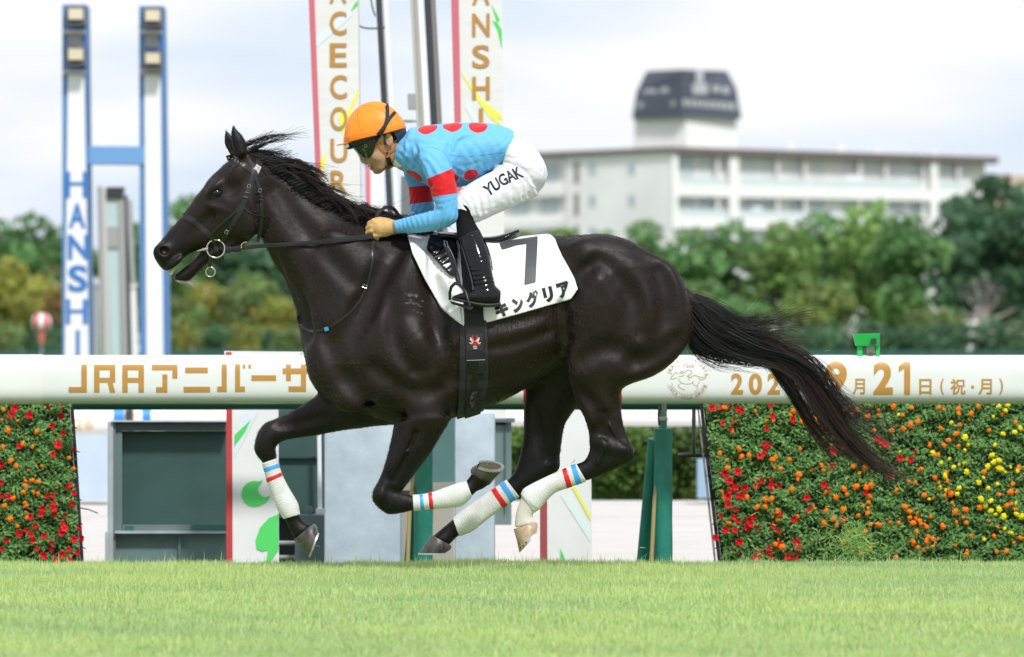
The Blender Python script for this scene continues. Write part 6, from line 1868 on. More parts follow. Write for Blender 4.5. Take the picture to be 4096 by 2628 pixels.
# padded posts carrying the rail
M_pad = mat('teal_padding', srgb(30, 128, 110), rough=.45, col2=srgb(20, 108, 94), vscale=18, bump=.5, bscale=30, bdist=.006, stretch=(1, 1, .5))
M_rope = mat('straw_rope', (.35, .27, .12), rough=.9, bump=.5)
def padded(lab, x0, x1, top, bx0, bx1, btop, bbx0, bbx1, rope, Y=5.35):
    o = empty('rail_post', W((x0 + x1) / 2, 2400, Y)); o.location.z = -.345
    tag(o, lab, 'post', 'padded posts under the rail')
    c, s = (x0 + x1) / 2, PX(Y); r = (x1 - x0) / 2 * s
    zt = W(c, top, Y)[2]; xc = W(c, 0, Y)[0]
    n = 14; pts, rd = [], []
    for i in range(n + 1):
        f = i / n; pts.append((xc, Y, -.345 + (zt + .345) * f)); rd.append(r * (1 + .02 * math.sin(f * 19 + x0)))
    pts.append((xc, Y, zt + .004)); rd.append(r * .93)
    MB().tube(pts, rd, 26).build('padding', M_pad, o, smooth=True)
    MB().tube([(xc + .004, Y, zt), (xc + .004, Y, ZR - RR * .7)], .014, 12).build('rod', mat('steel_rod', (.10, .16, .13), rough=.4, metal=.5), o, smooth=True)
    MB().box(xc - .02, xc + .024, Y - .02, Y + .02, zt + .045, zt + .065).build('clamp', M_greyp, o, bevel=.004)
    MB().tube([(xc - .02, Y + .02, zt + .02), (xc - .024, Y + .03, zt + .08), (xc - .012, Y + .02, ZR - RR * .8)], .006, 8).build('hose', M_darkp, o, smooth=True)
    a = W((bbx0 + bbx1) / 2, 2400, Y + .25); b_ = W((bx0 + bx1) / 2, btop, Y + .02)
    MB().tube([(a[0], a[1], -.345), ((a[0] + b_[0]) / 2, (a[1] + b_[1]) / 2, (b_[2] - .345) / 2), b_], (bx1 - bx0) / 2 * s, 20).build('brace', M_pad, o, smooth=True)
    MB().tube([W(rope[0], 2400, Y - .05), W(rope[1], 2000, Y - .04), W(rope[2], 1900, Y)], .011, 10).build('rope', M_rope, o, smooth=True)
padded('teal padded rail post with leaning brace right of the hind legs', 2615, 2690, 1716, 2592, 2645, 1755, 2525, 2585, (2598, 2618, 2630))
padded('teal padded rail post with leaning brace behind the near foreleg', 1655, 1732, 1780, 1655, 1695, 1800, 1598, 1640, (1625, 1640, 1660))

# low printed board under the rail, and its twin
YL = 6.6
M_lface = mat('board_face', srgb(232, 233, 232), rough=.5, var=.03, vscale=6)
M_lred = mat('board_red', srgb(196, 62, 66), rough=.5)
lb = empty('finish_board', W(1010, 2400, YL)); lb.location.z = -.345
tag(lb, 'white board with red edge and big green leaf print beside the leading foreleg', 'board', 'printed finish boards')
MB().prism([W(930, 2400, YL), W(1115, 2400, YL), (W(1112, 1600, YL)), W(926, 1600, YL)], .1).build('panel', M_lface, lb)
MB().prism([W(906, 2400, YL - .005), W(931, 2400, YL - .005), W(928, 1600, YL - .005), W(905, 1600, YL - .005)], .1).build('edge', M_lred, lb)
MB().prism([W(897, 1600, YL + .6), W(1240, 1600, YL + .6), W(1240, 1407, YL + .6), W(897, 1404, YL + .6)], .1).build('header', M_lface, lb)
MB().prism([W(905, 1600, YL + .59), W(926, 1600, YL + .59), W(926, 1408, YL + .59), W(904, 1408, YL + .59)], .1).build('header_edge', M_lred, lb)
arc = lambda c, r, a0, a1, n=12: [(c[0] + r * math.cos(R(a)), c[1] + r * math.sin(R(a))) for a in np.linspace(a0, a1, n)]
FL_ = flat(YL - .004)
M_gbr = mat('bright_green_print', srgb(88, 214, 108), rough=.5)
printed('print', [poly([(938, 1786), (938, 1740), (1004, 1678), (980, 1730)])], FL_, M_gbr, lb, 60)
printed('print', [poly([(1052, 1918)] + arc((1018, 1975), 52, 290, 90, 14) + [(1040, 2022), (1066, 2008), (1082, 1984)] + arc((1062, 1958), 30, 60, 230, 10))], FL_, M_gbr, lb, 60)
printed('print', [poly([(1114, 2056), (1075, 2072), (1040, 2110), (1022, 2160), (1026, 2196), (1050, 2206), (1072, 2200), (1064, 2250), (1066, 2260), (1090, 2236), (1114, 2200)])], FL_, M_gbr, lb, 60)
printed('print', [poly([(960, 1660), (1010, 1618), (1048, 1618), (940, 1830), (938, 1800)])], flat(YL - .003), mat('cool_print', srgb(226, 234, 248), rough=.5), lb, 90)
printed('print', [poly([(1198, 1420), (1206, 1410), (1212, 1412), (1208, 1420)])], flat(YL + .59), M_gbr, lb, 60)
lb2 = empty('finish_board', W(2265, 2400, YL + .9)); lb2.location.z = -.345
tag(lb2, 'white board with dull red edge and faint yellow print seen between the hind legs', 'board', 'printed finish boards')
Y2 = YL + .9
MB().prism([W(2190, 2400, Y2), W(2370, 2400, Y2), W(2362, 1600, Y2), W(2186, 1600, Y2)], .1).build('panel', M_lface, lb2)
MB().prism([W(2160, 2400, Y2 - .005), W(2190, 2400, Y2 - .005), W(2187, 1600, Y2 - .005), W(2160, 1600, Y2 - .005)], .1).build('edge', mat('dull_red', srgb(160, 76, 80), rough=.5), lb2)
printed('print', [poly([(2288, 1950), (2300, 1946), (2362, 2060), (2362, 2085)])], flat(Y2 - .004), M_ysw, lb2, 80)
printed('print', [poly([(2240, 1980), (2290, 2000), (2362, 2110), (2362, 2170)])], flat(Y2 - .003), mat('mint_print', srgb(222, 240, 236), rough=.5), lb2, 80)
printed('print', [poly([(2240, 2190), (2262, 2240), (2262, 2280), (2248, 2300)])], flat(Y2 - .004), M_gbr, lb2, 80)

# equipment cabinets and concrete bases
M_teal = mat('cabinet_green', (.035, .085, .078), rough=.5, var=.12, vscale=3)
M_tealg = mat('cabinet_grey_green', (.13, .19, .185), rough=.5, var=.08, vscale=5)
M_frame = mat('galvanised_frame', (.40, .44, .46), rough=.45, var=.12, vscale=9)
Yc = 8.0
cb = empty('board_cabinet', W(668, 2400, Yc)); cb.location.z = -.345
tag(cb, 'open-fronted equipment cabinet with a dark green board in a grey frame', 'cabinet')
def bx(name, x0, y0, x1, y1, Y, d, m, par, bev=0.0):
    return MB().prism([W(x0, y1, Y), W(x1, y1, Y), W(x1, y0, Y), W(x0, y0, Y)], d).build(name, m, par, bevel=bev)
bx('back_board', 485, 1725, 905, 2100, Yc + .12, .05, M_teal, cb)
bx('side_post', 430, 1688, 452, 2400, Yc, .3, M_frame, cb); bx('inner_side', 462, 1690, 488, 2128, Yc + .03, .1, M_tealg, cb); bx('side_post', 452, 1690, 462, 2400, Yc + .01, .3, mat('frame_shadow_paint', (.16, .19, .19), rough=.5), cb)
bx('top_rail', 452, 1686, 905, 1724, Yc + .02, .3, mat('dark_header', (.06, .09, .09), rough=.5), cb); bx('lip', 445, 1683, 905, 1688, Yc - .02, .34, M_frame, cb)
bx('chalk_tray', 490, 2100, 905, 2124, Yc + .02, .1, M_tealg, cb); bx('tray_block', 765, 2099, 905, 2122, Yc + .01, .05, mat('green_block', (.02, .13, .09), rough=.5), cb); bx('tray_block', 500, 2104, 535, 2126, Yc + .01, .05, mat('green_block2', (.02, .13, .09), rough=.5), cb)
bx('sill', 460, 2124, 905, 2134, Yc - .02, .3, M_frame, cb)
bx('lower_panel', 462, 2134, 905, 2400, Yc + .05, .2, mat('lower_teal', (.14, .22, .22), rough=.5, var=.08, vscale=4), cb); bx('divider', 712, 2134, 724, 2400, Yc + .03, .1, M_tealg, cb); bx('foot_post', 420, 2130, 436, 2400, Yc - .04, .3, M_frame, cb)
cb2 = empty('switch_cabinet', W(1200, 2400, 8.6)); cb2.location.z = -.345
tag(cb2, 'dark teal cabinet behind the leading foreleg with a white pipe beside it', 'cabinet')
bx('body', 1100, 1640, 1300, 2070, 8.6, .5, M_teal, cb2); bx('ledge', 1110, 1826, 1290, 1834, 8.57, .05, mat('ledge_dark', (.02, .045, .045), rough=.5), cb2); bx('base', 1100, 2070, 1190, 2400, 8.9, .3, M_darkp, cb2)
MB().tube([W(1280, 2046, 8.45), W(1276, 1720, 8.45)], .013, 12).build('pipe', M_white, cb2, smooth=True); bx('pipe_foot', 1263, 2034, 1310, 2058, 8.4, .06, M_white, cb2, .004)
for y in (2172, 2230): MB().tube([W(1112, y, 8.7), W(1190, y, 8.7)], .014, 10).build('conduit', M_greyp, cb2, smooth=True)
bx2 = empty('meter_box', W(1258, 2400, 8.2)); bx2.location.z = -.345
tag(bx2, 'low grey green box with a round knob in front of the concrete base', 'box')
bx('body', 1180, 2060, 1336, 2400, 8.2, .35, M_tealg, bx2, .006); MB().tube([W(1236, 2062, 8.3), W(1236, 2040, 8.3), W(1236, 2024, 8.3)], [.014, .022, .016], 12).build('knob', M_tealg, bx2, smooth=True)
M_conc = mat('pale_blue_grey_paint', srgb(190, 203, 214), rough=.75, col2=srgb(170, 184, 196), vscale=7, bump=.4, bscale=30, bdist=.004)
def roundbase(lab, x0, x1, top, Y, name='pillar_base'):
    o = empty(name, W((x0 + x1) / 2, 2400, Y)); o.location.z = -.345
    tag(o, lab, 'pillar base', 'painted pillar bases')
    a, b_ = W(x0, 2400, Y), W(x1, top, Y)
    mb = MB().box(a[0], b_[0], Y, Y + .45, -.345, b_[2]); mb.build('shaft', M_conc, o, bevel=.035, smooth=True)
    MB().box(a[0] - .008, b_[0] + .008, Y - .008, Y + .46, -.345, -.345 + .14).build('plinth', M_conc, o, bevel=.02)
    return o
roundbase('wide pale blue grey pillar base behind the near foreleg', 1296, 1604, 1560, 7.6)
roundbase('narrow pale blue grey pillar base behind the lifted front hoof', 1818, 1980, 1650, 7.4)
tg = empty('glass_case', W(1710, 2400, 9)); tg.location.z = -.345
tag(tg, 'teal tinted case between the two pale pillar bases', 'case')
bx('pane', 1600, 1662, 1822, 1930, 9.0, .3, mat('teal_pane', srgb(86, 122, 118), rough=.3, var=.1, vscale=4), tg); bx('shelf', 1600, 1930, 1822, 1962, 8.95, .35, mat('beige_shelf', (.32, .30, .25), rough=.6), tg); bx('leg_panel', 1730, 1962, 1815, 2400, 9.0, .3, mat('beige_panel', (.42, .40, .33), rough=.7), tg); bx('leg_panel', 1600, 1962, 1640, 2400, 9.0, .3, mat('beige_panel2', (.38, .36, .30), rough=.7), tg)
ub = empty('utility_cabinet', W(2020, 2200, 13)); ub.location.z = -.30
tag(ub, 'slate utility cabinet with an overhanging lid behind the far hind leg', 'cabinet')
bx('body', 1975, 1690, 2046, 2100, 13, .5, M_tealg, ub); bx('lid', 1968, 1674, 2060, 1690, 12.95, .6, mat('lid_slate', (.10, .13, .13), rough=.5), ub, .006); bx('seam', 2018, 1695, 2022, 2050, 12.98, .05, M_teal, ub)
# dirt-track rails and things beyond
yf = 28.0
fr = empty('dirt_track_rail', (0, yf, -.30)); tag(fr, 'white pipe rail of the dirt track behind the horse', 'rail')
zf = W(0, 1672, yf)[2]
MB().tube([(W(430, 0, yf)[0], yf, zf), (W(4400, 0, yf)[0], yf, zf)], .064, 24).build('pipe', M_pipe, fr, smooth=True)
for x in (640, 1450, 2280, 3300, 3950): MB().tube([(W(x, 0, yf)[0], yf + .05, zf), (W(x, 0, yf)[0], yf + .05, -.31)], .03, 10).build('support', M_white, fr, smooth=True)
for x0, x1 in ((456, 497), (572, 604)): MB().tube([(W(x0, 0, yf)[0], yf, zf + .01), (W(x1, 0, yf)[0], yf, zf + .01)], .068, 24).build('blue_sleeve', mat('sleeve_blue', srgb(60, 140, 220), rough=.4), fr, smooth=True)
bx('joint', 502, 1640, 530, 1690, yf - .1, .1, M_darkp, fr); bx('joint', 535, 1640, 566, 1690, yf - .08, .1, M_white, fr)
zb = W(0, 1690, yf - 1)[2]
fs2 = empty('number_rail', (W(300, 0, yf)[0], yf - 1, -.30)); tag(fs2, 'white rail cover with faint gold 26 right of the left flower wall', 'rail')
MB().tube([(W(-100, 0, yf - 1)[0], yf - 1, zb), (W(436, 0, yf - 1)[0], yf - 1, zb)], .098, 32).build('pipe', M_pipe, fs2, smooth=True)
def onr2(x, y):
    p = W(x, y, yf - 1.098); dz = max(-.095, min(.095, p[2] - zb)); return Vector((p[0], yf - 1 - math.sqrt(.098 ** 2 - dz * dz) - .004, p[2]))
for ch, a, b_ in (('2', 296, 330), ('6', 338, 374)):
    v, f = text_mesh(ch, .03); printed('letter', [(fit(v, a, 1672, b_, 1722), f)], onr2, mat('faded_gold', srgb(226, 196, 158), rough=.5), fs2, 14)
for x in (60, 200): MB().tube([(W(x, 0, yf)[0], yf - .95, zb), (W(x, 0, yf)[0], yf - .95, -.31)], .03, 10).build('support', M_white, fs2, smooth=True)
pb = bx('pale_cabinet', 306, 1738, 436, 2002, 34, .8, mat('pale_blue_cabinet', srgb(178, 194, 212), rough=.5, var=.05, vscale=4), None); tag(pb, 'pale blue cabinet at the far side of the track, left', 'cabinet', 'pale blue cabinets across the track')
pb2 = bx('pale_cabinet', 2792, 1838, 2850, 1992, 34, .6, mat('pale_blue_cabinet2', srgb(140, 166, 186), rough=.5), None); tag(pb2, 'pale blue cabinet across the track beside the right flower wall', 'cabinet', 'pale blue cabinets across the track')
# hedge across the track
rh = np.random.default_rng(3)
hd = empty('hedge', W(2400, 1990, 37)); tag(hd, 'clipped green hedge across the dirt track behind the horse legs', 'hedge')
lob = []
for x in range(1960, 3000, 45):
    c = W(x, 1850, 37); lob.append((c[0], 37.3, c[2] - .05, .16, .30, .34)); lob.append((c[0], 37.2, c[2] + .16, .14, .26, .18))
foliage('leaves', 9000, lob, .030, [(.085, .165, .028), (.07, .14, .025), (.13, .20, .04)], rh, hd)
c0, c1 = W(1940, 1700, 37.1), W(3010, 1990, 37.1)
MB().box(c0[0], c1[0], 37.2, 37.6, -.32, c0[2] - .08).build('branches', mat('hedge_core', (.035, .07, .015), rough=.9), hd)
hb2 = empty('shrub', W(2830, 1990, 36.4)); tag(hb2, 'lighter rounded shrub in front of the hedge by the right flower wall', 'shrub')
c = W(2850, 1960, 36.4); foliage('leaves', 1800, [(c[0] + .06, 36.5, c[2], .22, .2, .30), (c[0] - .12, 36.5, c[2] - .12, .15, .15, .15)], .028, [(.18, .22, .05), (.14, .19, .04)], rh, hb2)
# black T-bar
tbm = empty('t_bar', W(2776, 2200, 6.8)); tbm.location.z = -.345
tag(tbm, 'black T-shaped bar hanging by the left edge of the right flower wall', 'bar')
MB().tube([W(2776, 1600, 6.8), W(2774, 1822, 6.8)], .011, 10).build('stem', M_darkp, tbm, smooth=True); MB().tube([W(2712, 1820, 6.8), W(2822, 1820, 6.8)], .012, 10).build('foot', M_darkp, tbm, smooth=True)
# green plastic device on the rail
gd = empty('green_device', W(3470, 1421, 4.95)); tag(gd, 'bright green plastic hood on two legs standing on the white rail', 'device')
M_gpl = mat('green_plastic', srgb(44, 190, 92), rough=.35)
mb = MB()
top = [W(3414, 1336, 4.88), W(3520, 1334, 4.88), (W(3520, 1334, 4.88)[0], 5.0, W(0, 1334, 5)[2]), (W(3414, 1336, 4.88)[0], 5.0, W(0, 1336, 5)[2])]
bot = [W(3424, 1384, 4.90), W(3518, 1382, 4.90), (W(3518, 1382, 4.9)[0], 4.98, W(0, 1382, 4.98)[2]), (W(3424, 1384, 4.9)[0], 4.98, W(0, 1384, 4.98)[2])]
mb.hexa([bot[0], bot[1], top[1], top[0], bot[3], bot[2], top[2], top[3]]); mb.build('hood', M_gpl, gd, bevel=.004)
bx('leg', 3430, 1382, 3450, 1424, 4.92, .03, M_gpl, gd); bx('leg', 3504, 1380, 3519, 1424, 4.92, .03, M_gpl, gd)
bx('port', 3484, 1354, 3506, 1378, 4.875, .01, M_darkp, gd); bx('fitting', 3468, 1384, 3500, 1412, 4.93, .04, M_greyp, gd); bx('bracket', 3474, 1410, 3492, 1424, 4.93, .03, mat('copper', (.35, .18, .08), rough=.5), gd)

# ================================================================== FLOWER WALLS
rf = np.random.default_rng(21)
M_net = mat('black_net', (.012, .012, .013), rough=.8)
def petal_mesh(kind):
    r = np.random.default_rng({'petunia': 1, 'marigold': 2}[kind]); v, f = [], []
    if kind == 'petunia':
        n = 15
        v.append((0, .004, 0))
        for k in range(n):
            a = 2 * math.pi * k / n; rr = .0075; v.append((rr * math.cos(a), -.004, rr * math.sin(a)))
        for k in range(n):
            a = 2 * math.pi * k / n; rr = .0205 * (1 + .12 * math.cos(5 * a)); v.append((rr * math.cos(a), -.007 + .002 * math.sin(5 * a + 1) + .001 * (k % 2), rr * math.sin(a)))
        for k in range(n):
            k2 = (k + 1) % n; f += [(0, 1 + k2, 1 + k), (1 + k, 1 + k2, 1 + n + k2, 1 + n + k)]
    else:
        rings = [(.0165, .001), (.0172, -.004), (.0125, -.0095), (.006, -.0125)]; n = 12
        for i, (rr, y) in enumerate(rings):
            for k in range(n):
                a = 2 * math.pi * (k + .5 * i) / n; q_ = rr * (1 + (.18 if k % 2 else -.06)); v.append((q_ * math.cos(a), y + r.normal(0, .0012), q_ * math.sin(a)))
        for i in range(3):
            for k in range(n): f.append((i * n + k, i * n + (k + 1) % n, (i + 1) * n + (k + 1) % n, (i + 1) * n + k))
        f.append(tuple(range(3 * n, 4 * n)))
    me = bpy.data.meshes.new(kind); me.from_pydata(v, [], f); me.update(); return me
M_fred = leafmat('red_petal', col=srgb(214, 16, 28), trans=.2, rough=.5); M_forg = leafmat('orange_petal', col=srgb(250, 128, 10), trans=.15, rough=.6); M_fyel = leafmat('yellow_petal', col=srgb(246, 226, 30), trans=.15, rough=.6)
PET = {}
for kd, nm, m in (('red', 'petunia', M_fred), ('orange', 'marigold', M_forg), ('yellow', 'marigold', M_fyel)):
    me = petal_mesh(nm); me.materials.append(m); PET[kd] = (nm, me)
def leaves_mesh(name, pts, sizes, cols, r):
    n = len(pts); P = np.array(pts)
    nrm = np.array([0, -.8, .75]) + r.normal(0, .5, (n, 3)); nrm /= np.linalg.norm(nrm, axis=1)[:, None]
    ang = r.random(n) * 6.283; u = np.cross(nrm, np.stack([np.cos(ang), r.normal(0, .2, n), np.sin(ang)], 1)); u /= np.linalg.norm(u, axis=1)[:, None]; w = np.cross(nrm, u)
    s = np.array(sizes)[:, None]
    V = np.stack([P - u * s, P - u * s * .2 + w * s * .42 + nrm * s * .12, P + u * s, P - u * s * .2 - w * s * .42 + nrm * s * .12], 1).reshape(-1, 3)
    b = (np.arange(n) * 4)[:, None]
    F = (b + np.array([[0, 1, 2, 0, 2, 3]])).ravel()
    me = np_mesh(name, V, F, 3)
    a = me.color_attributes.new('coat', 'FLOAT_COLOR', 'POINT'); c = np.repeat(np.array(cols), 4, 0)
    a.data.foreach_set('color', np.hstack([c, np.ones((len(c), 1))]).astype(np.float32).ravel())
    return me
def flower_wall(lab, left, right, Y0, flowers, nleaf, seed):
    """left/right: edge lines ((x,y top),(x,y bottom)) in photo pixels; the wall leans back 12 degrees"""
    r = np.random.default_rng(seed)
    o = empty('flower_wall', W((left[1][0] + right[1][0]) / 2, 2330, Y0)); o.location.z = -.345
    tag(o, lab, 'flower display', 'flower walls behind the rail')
    yt, yb_ = left[0][1], left[1][1]
    dep = lambda y: Y0 + (yb_ - y) * .0012 * .20
    ex = lambda e, y: e[0][0] + (e[1][0] - e[0][0]) * (y - e[0][1]) / (e[1][1] - e[0][1])
    # board and frame bars
    MB().hexa([W(left[1][0], yb_, dep(yb_) + .03), W(right[1][0], yb_, dep(yb_) + .03), W(right[0][0], yt, dep(yt) + .03), W(left[0][0], yt, dep(yt) + .03),
               W(left[1][0], yb_, dep(yb_) + .08), W(right[1][0], yb_, dep(yb_) + .08), W(right[0][0], yt, dep(yt) + .08), W(left[0][0], yt, dep(yt) + .08)]).build('backing', M_net, o)
    for e in (left, right):
        if not (-50 < e[0][0] < 4150): continue
        sg_ = -1 if e is left else 1
        MB().tube([W(e[1][0] + sg_ * 8, yb_, dep(yb_) + .02), W(e[0][0] + sg_ * 8, yt, dep(yt) + .02)], .010, 10).build('frame_bar', M_net, o, smooth=True)
        if e is left: MB().tube([W(e[1][0] - 26, yb_, dep(yb_) + .04), W(e[0][0] - 22, yt, dep(yt) + .04)], .006, 10).build('frame_bar', mat('grey_net_edge', (.22, .21, .20), rough=.8), o, smooth=True)
        for k in range(8):
            y = yt + (yb_ - yt) * (k + .5) / 8; x = ex(e, y)
            MB().tube([W(x + sg_ * 2, y, dep(y) + .02), W(x + sg_ * (14 + 14 * r.random()), y + 8, dep(y))], .003, 6).build('tie', M_net, o)
    pts, sz, cl = [], [], []
    for i in range(nleaf):
        y = yt + (yb_ + 20 - yt) * r.random(); xl, xr = ex(left, y), ex(right, y)
        x = xl + 6 + (xr - xl - 10) * r.random() + r.normal(0, 4)
        c_ = .5 + .5 * math.sin(x * .031 + 2 * math.sin(y * .023)) * math.sin(y * .037 + 1.3 * math.sin(x * .019))
        if r.random() > .55 + .45 * c_: continue
        d = r.random() ** 1.3 * .03 + .055 * c_
        p = W(x, y, dep(y) + .02 - d)
        pts.append(p); sz.append(.008 + .011 * r.random())
        t_ = r.random()
        base = np.array((.095, .235, .060)) * (1 - t_) + np.array((.185, .38, .105)) * t_
        if r.random() < .2: base = np.array((.26, .43, .13))
        cl.append(base)
    tag(link('leaves', leaves_mesh('leaves', pts, sz, cl, r), M_leaf, o), kind='stuff')
    inv = Matrix.Translation(o.location).inverted()
    for (x, y, kd) in flowers:
        if y < yt - 5 or y > yb_ + 10: continue
        nm, me = PET[kd]
        f = bpy.data.objects.new(nm, me); COL.objects.link(f); f.parent = o; f.matrix_parent_inverse = inv
        d = .058 + .03 * r.random()
        f.location = W(x, y, dep(y) - d + .02)
        s_ = (.62 + .42 * r.random()) * 1.05 if kd == 'red' else .55 + .55 * r.random()
        f.scale = (s_, s_, s_ * (1 if kd == 'red' else .84))
        f.rotation_euler = (r.normal(-.35 if kd != 'red' else -.05, .30), r.random() * 6.28, r.normal(0, .45))
    return o
c8 = lambda L, kd: [(x / 2.333, 1600 + y / 2.333, kd) for x, y in L]
c4 = lambda L, kd: [(2600 + x / 1.54, 1300 + y / 1.54, kd) for x, y in L]
leftF = c8([(140,75),(455,65),(575,60),(275,140),(485,240),(585,310),(540,390),(545,425),(495,510),(180,430),(630,805),(655,795),(690,865),(680,970),(440,900),(490,890),(500,965),(495,1010),(400,1015),(380,1070),(515,1060),(605,1080),(280,1090),(580,1150),(325,1175),(290,1260),(255,1220),(185,1245),(410,1265),(575,1235),(735,1185),(770,1285),(690,1300),(345,1390),(315,1315),(490,1395),(475,1325),(640,1395),(580,1440),(725,1425),(410,1450),(20,1395),(20,890),(80,905),(10,600),(0,770),(60,1310),(690,460),(110,140),(570,140),(600,1200),(520,1500),(650,1490)], 'red')
leftF += c8([(35,90),(15,185),(165,195),(215,410),(30,440),(155,620),(265,655),(395,615),(300,435),(300,750),(240,755),(240,805),(360,765),(530,810),(220,860),(310,860),(355,875),(125,915),(245,985),(235,960),(45,990),(240,1045),(250,1100),(95,1110),(165,1180),(645,540),(100,565),(690,640),(75,285),(345,295),(740,1530)], 'orange')
rightF = c4([(380,510),(435,510),(480,495),(540,515),(520,590),(500,640),(450,605),(745,495),(700,735),(735,735),(715,775),(460,915),(540,905),(490,960),(690,960),(745,950),(795,985),(525,1005),(580,1005),(480,1060),(545,1055),(480,1110),(530,1130),(510,1185),(610,1200),(635,1180),(600,1245),(660,1245),(545,1205),(525,1265),(755,1165),(780,1185),(805,1160),(760,1240),(795,1270),(980,1140),(965,1065),(885,1195),(870,1310),(905,1340),(910,1375),(655,1430),(680,1405),(745,1430),(800,1355),(850,1425),(900,1430),(1095,1020),(1070,985),(1130,875),(1180,745),(1130,780),(1020,620),(1080,620),(1185,1195),(1330,1035),(1630,780),(1605,830),(1540,820),(1480,925),(1420,715),(545,1400),(530,515),(620,1225),(1395,700),(1450,735)], 'red')
rightF += c4([(2150,505),(2115,565),(2175,670),(2245,660),(2280,635),(1935,690),(2125,740),(1940,770),(2105,800),(2150,835),(1845,825),(1795,850),(1870,875),(1905,860),(1940,850),(2220,875),(2265,900),(2170,890),(2055,940),(1950,905),(2025,970),(2140,980),(1785,1000),(1825,1020),(1905,1005),(2040,1075),(2100,1085),(2065,1110),(2150,1135),(2100,1145),(2130,1165),(2180,1180),(2260,1165),(2290,1180),(2185,1255),(2225,1280),(1820,930),(2250,1100),(2205,495),(2120,845),(2150,885),(2190,905)], 'yellow')
rightF += c4([(950,540),(865,555),(885,530),(760,590),(715,590),(650,530),(935,595),(1020,585),(990,645),(1085,665),(1275,525),(1245,545),(1340,565),(1410,525),(1405,555),(1500,500),(1555,555),(1610,510),(1605,615),(1650,595),(1490,650),(1560,640),(1380,650),(1810,520),(1900,545),(1980,545),(1970,580),(2020,500),(2090,650),(2170,550),(1790,635),(1910,615),(1885,670),(1840,710),(1720,740),(1810,740),(1900,745),(1670,885),(1755,940),(1830,960),(1780,975),(565,810),(475,830),(775,815),(755,830),(860,830),(805,885),(1055,865),(1255,870),(1325,880),(1580,830),(910,950),(855,1030),(660,1120),(710,1120),(710,1075),(1270,995),(1195,1010),(1290,915),(1360,985),(1355,1055),(1340,1130),(1085,1145),(1190,1135),(1285,1175),(1130,1190),(1340,1160),(1150,1235),(1360,1230),(1410,1230),(1480,1215),(1535,1220),(1600,1150),(1650,1160),(1620,1220),(1660,1205),(1690,1230),(1645,1275),(1715,1305),(1775,1320),(1620,1335),(1740,1365),(1650,1370),(1730,1180),(1690,1050),(1745,1065),(1815,1050),(1860,1095),(1880,1150),(1945,1140),(1890,1215),(1950,1220),(1805,1240),(1980,1300),(2085,1215),(2120,1300),(1880,1355),(1950,1410),(2135,1395),(2195,1395),(2280,1310),(1190,1340),(1355,1375),(1325,1275),(1515,1430),(1300,1410),(2230,980),(2255,1030),(2220,1030),(2060,905),(2150,1045),(1520,1020),(1570,1120),(1595,965),(1635,970),(430,790),(1930,1185),(2240,1340),(2250,600),(1770,800),(1600,1185),(1640,1190),(1705,1245),(1670,1225)], 'orange')
for i in range(75):
    x, y = 2880 + 1216 * rf.random(), 1625 + 580 * rf.random()
    rightF.append((x, y, 'orange' if x < 3500 or rf.random() < .6 else 'yellow'))
for i in range(46):
    rightF.append((4100 + 380 * rf.random(), 1620 + 600 * rf.random(), 'yellow' if i % 3 else 'orange')); leftF.append((-400 + 390 * rf.random(), 1620 + 620 * rf.random(), 'red' if i % 3 else 'orange'))
for i in range(22):
    x, y = 2860 + 420 * rf.random() ** 1.5, 1625 + 600 * rf.random(); rightF.append((x, y, 'red'))
flower_wall('flower wall of red petunias and orange marigolds at the left edge', ((-420, 1560), (-420, 2330)), ((276, 1560), (326, 2330)), 6.3, leftF, 19000, 4)
flower_wall('long flower wall of red, orange and yellow blooms on the right', ((2806, 1560), (2896, 2330)), ((4500, 1560), (4500, 2330)), 6.3, rightF, 46000, 5)
tw = MB().tube([W(322, 2032, 6.2), W(355, 2038, 6.15), W(390, 2052, 6.1)], .004, 6).build('twig', mat('grey_twig', (.16, .17, .15), rough=.9)); tag(tw, 'thin grey wire end sticking out of the left flower wall', 'wire')

# ================================================================== TACK
M_leather = mat('black_leather', (.010, .010, .011), rough=.36, spec=.5, bump=.25, bscale=260, bdist=.0006)
M_chrome = mat('bright_steel', (.62, .60, .54), rough=.18, metal=1.0)
bridle = empty('bridle', W(900, 900)); tag(bridle, 'black leather bridle with steel bit rings, noseband and reins on the horse head', 'bridle')
hs = [HB]
S2 = (-1, 1)
def strap(name, pts, w_, off=.004, thick=.004, sides=(-1, 1), m=None, par=None): return ribbon(name, pts, w_, hs, m or M_leather, par or bridle, off=off, thick=thick, sides=sides)
bb = strap('browband', [(907, 634), (922, 630), (945, 640), (970, 655), (1000, 676), (1032, 703)], 22)
nb = strap('noseband', [(727, 861), (745, 867), (775, 886), (810, 915), (842, 946)], 22)
strap('headpiece', [(1043, 618), (1040, 640), (1030, 670), (1018, 700)], 31, off=.006)
strap('cheekpiece', [(1018, 690), (1006, 725), (992, 765), (975, 815), (955, 858), (932, 895), (910, 930), (888, 966)], 20, off=.006)
strap('noseband_strap', [(985, 790), (950, 840), (905, 880), (870, 910), (845, 938)], 10)
strap('throatlatch', [(1022, 700), (1032, 735), (1042, 770), (1046, 800), (1047, 860), (1042, 920), (1030, 968)], 14)
strap('keeper', [(972, 826), (985, 842), (1015, 858), (1060, 866)], 6, off=.005)
strap('noseband_strap', [(845, 945), (856, 975), (870, 1005), (884, 1030)], 13)
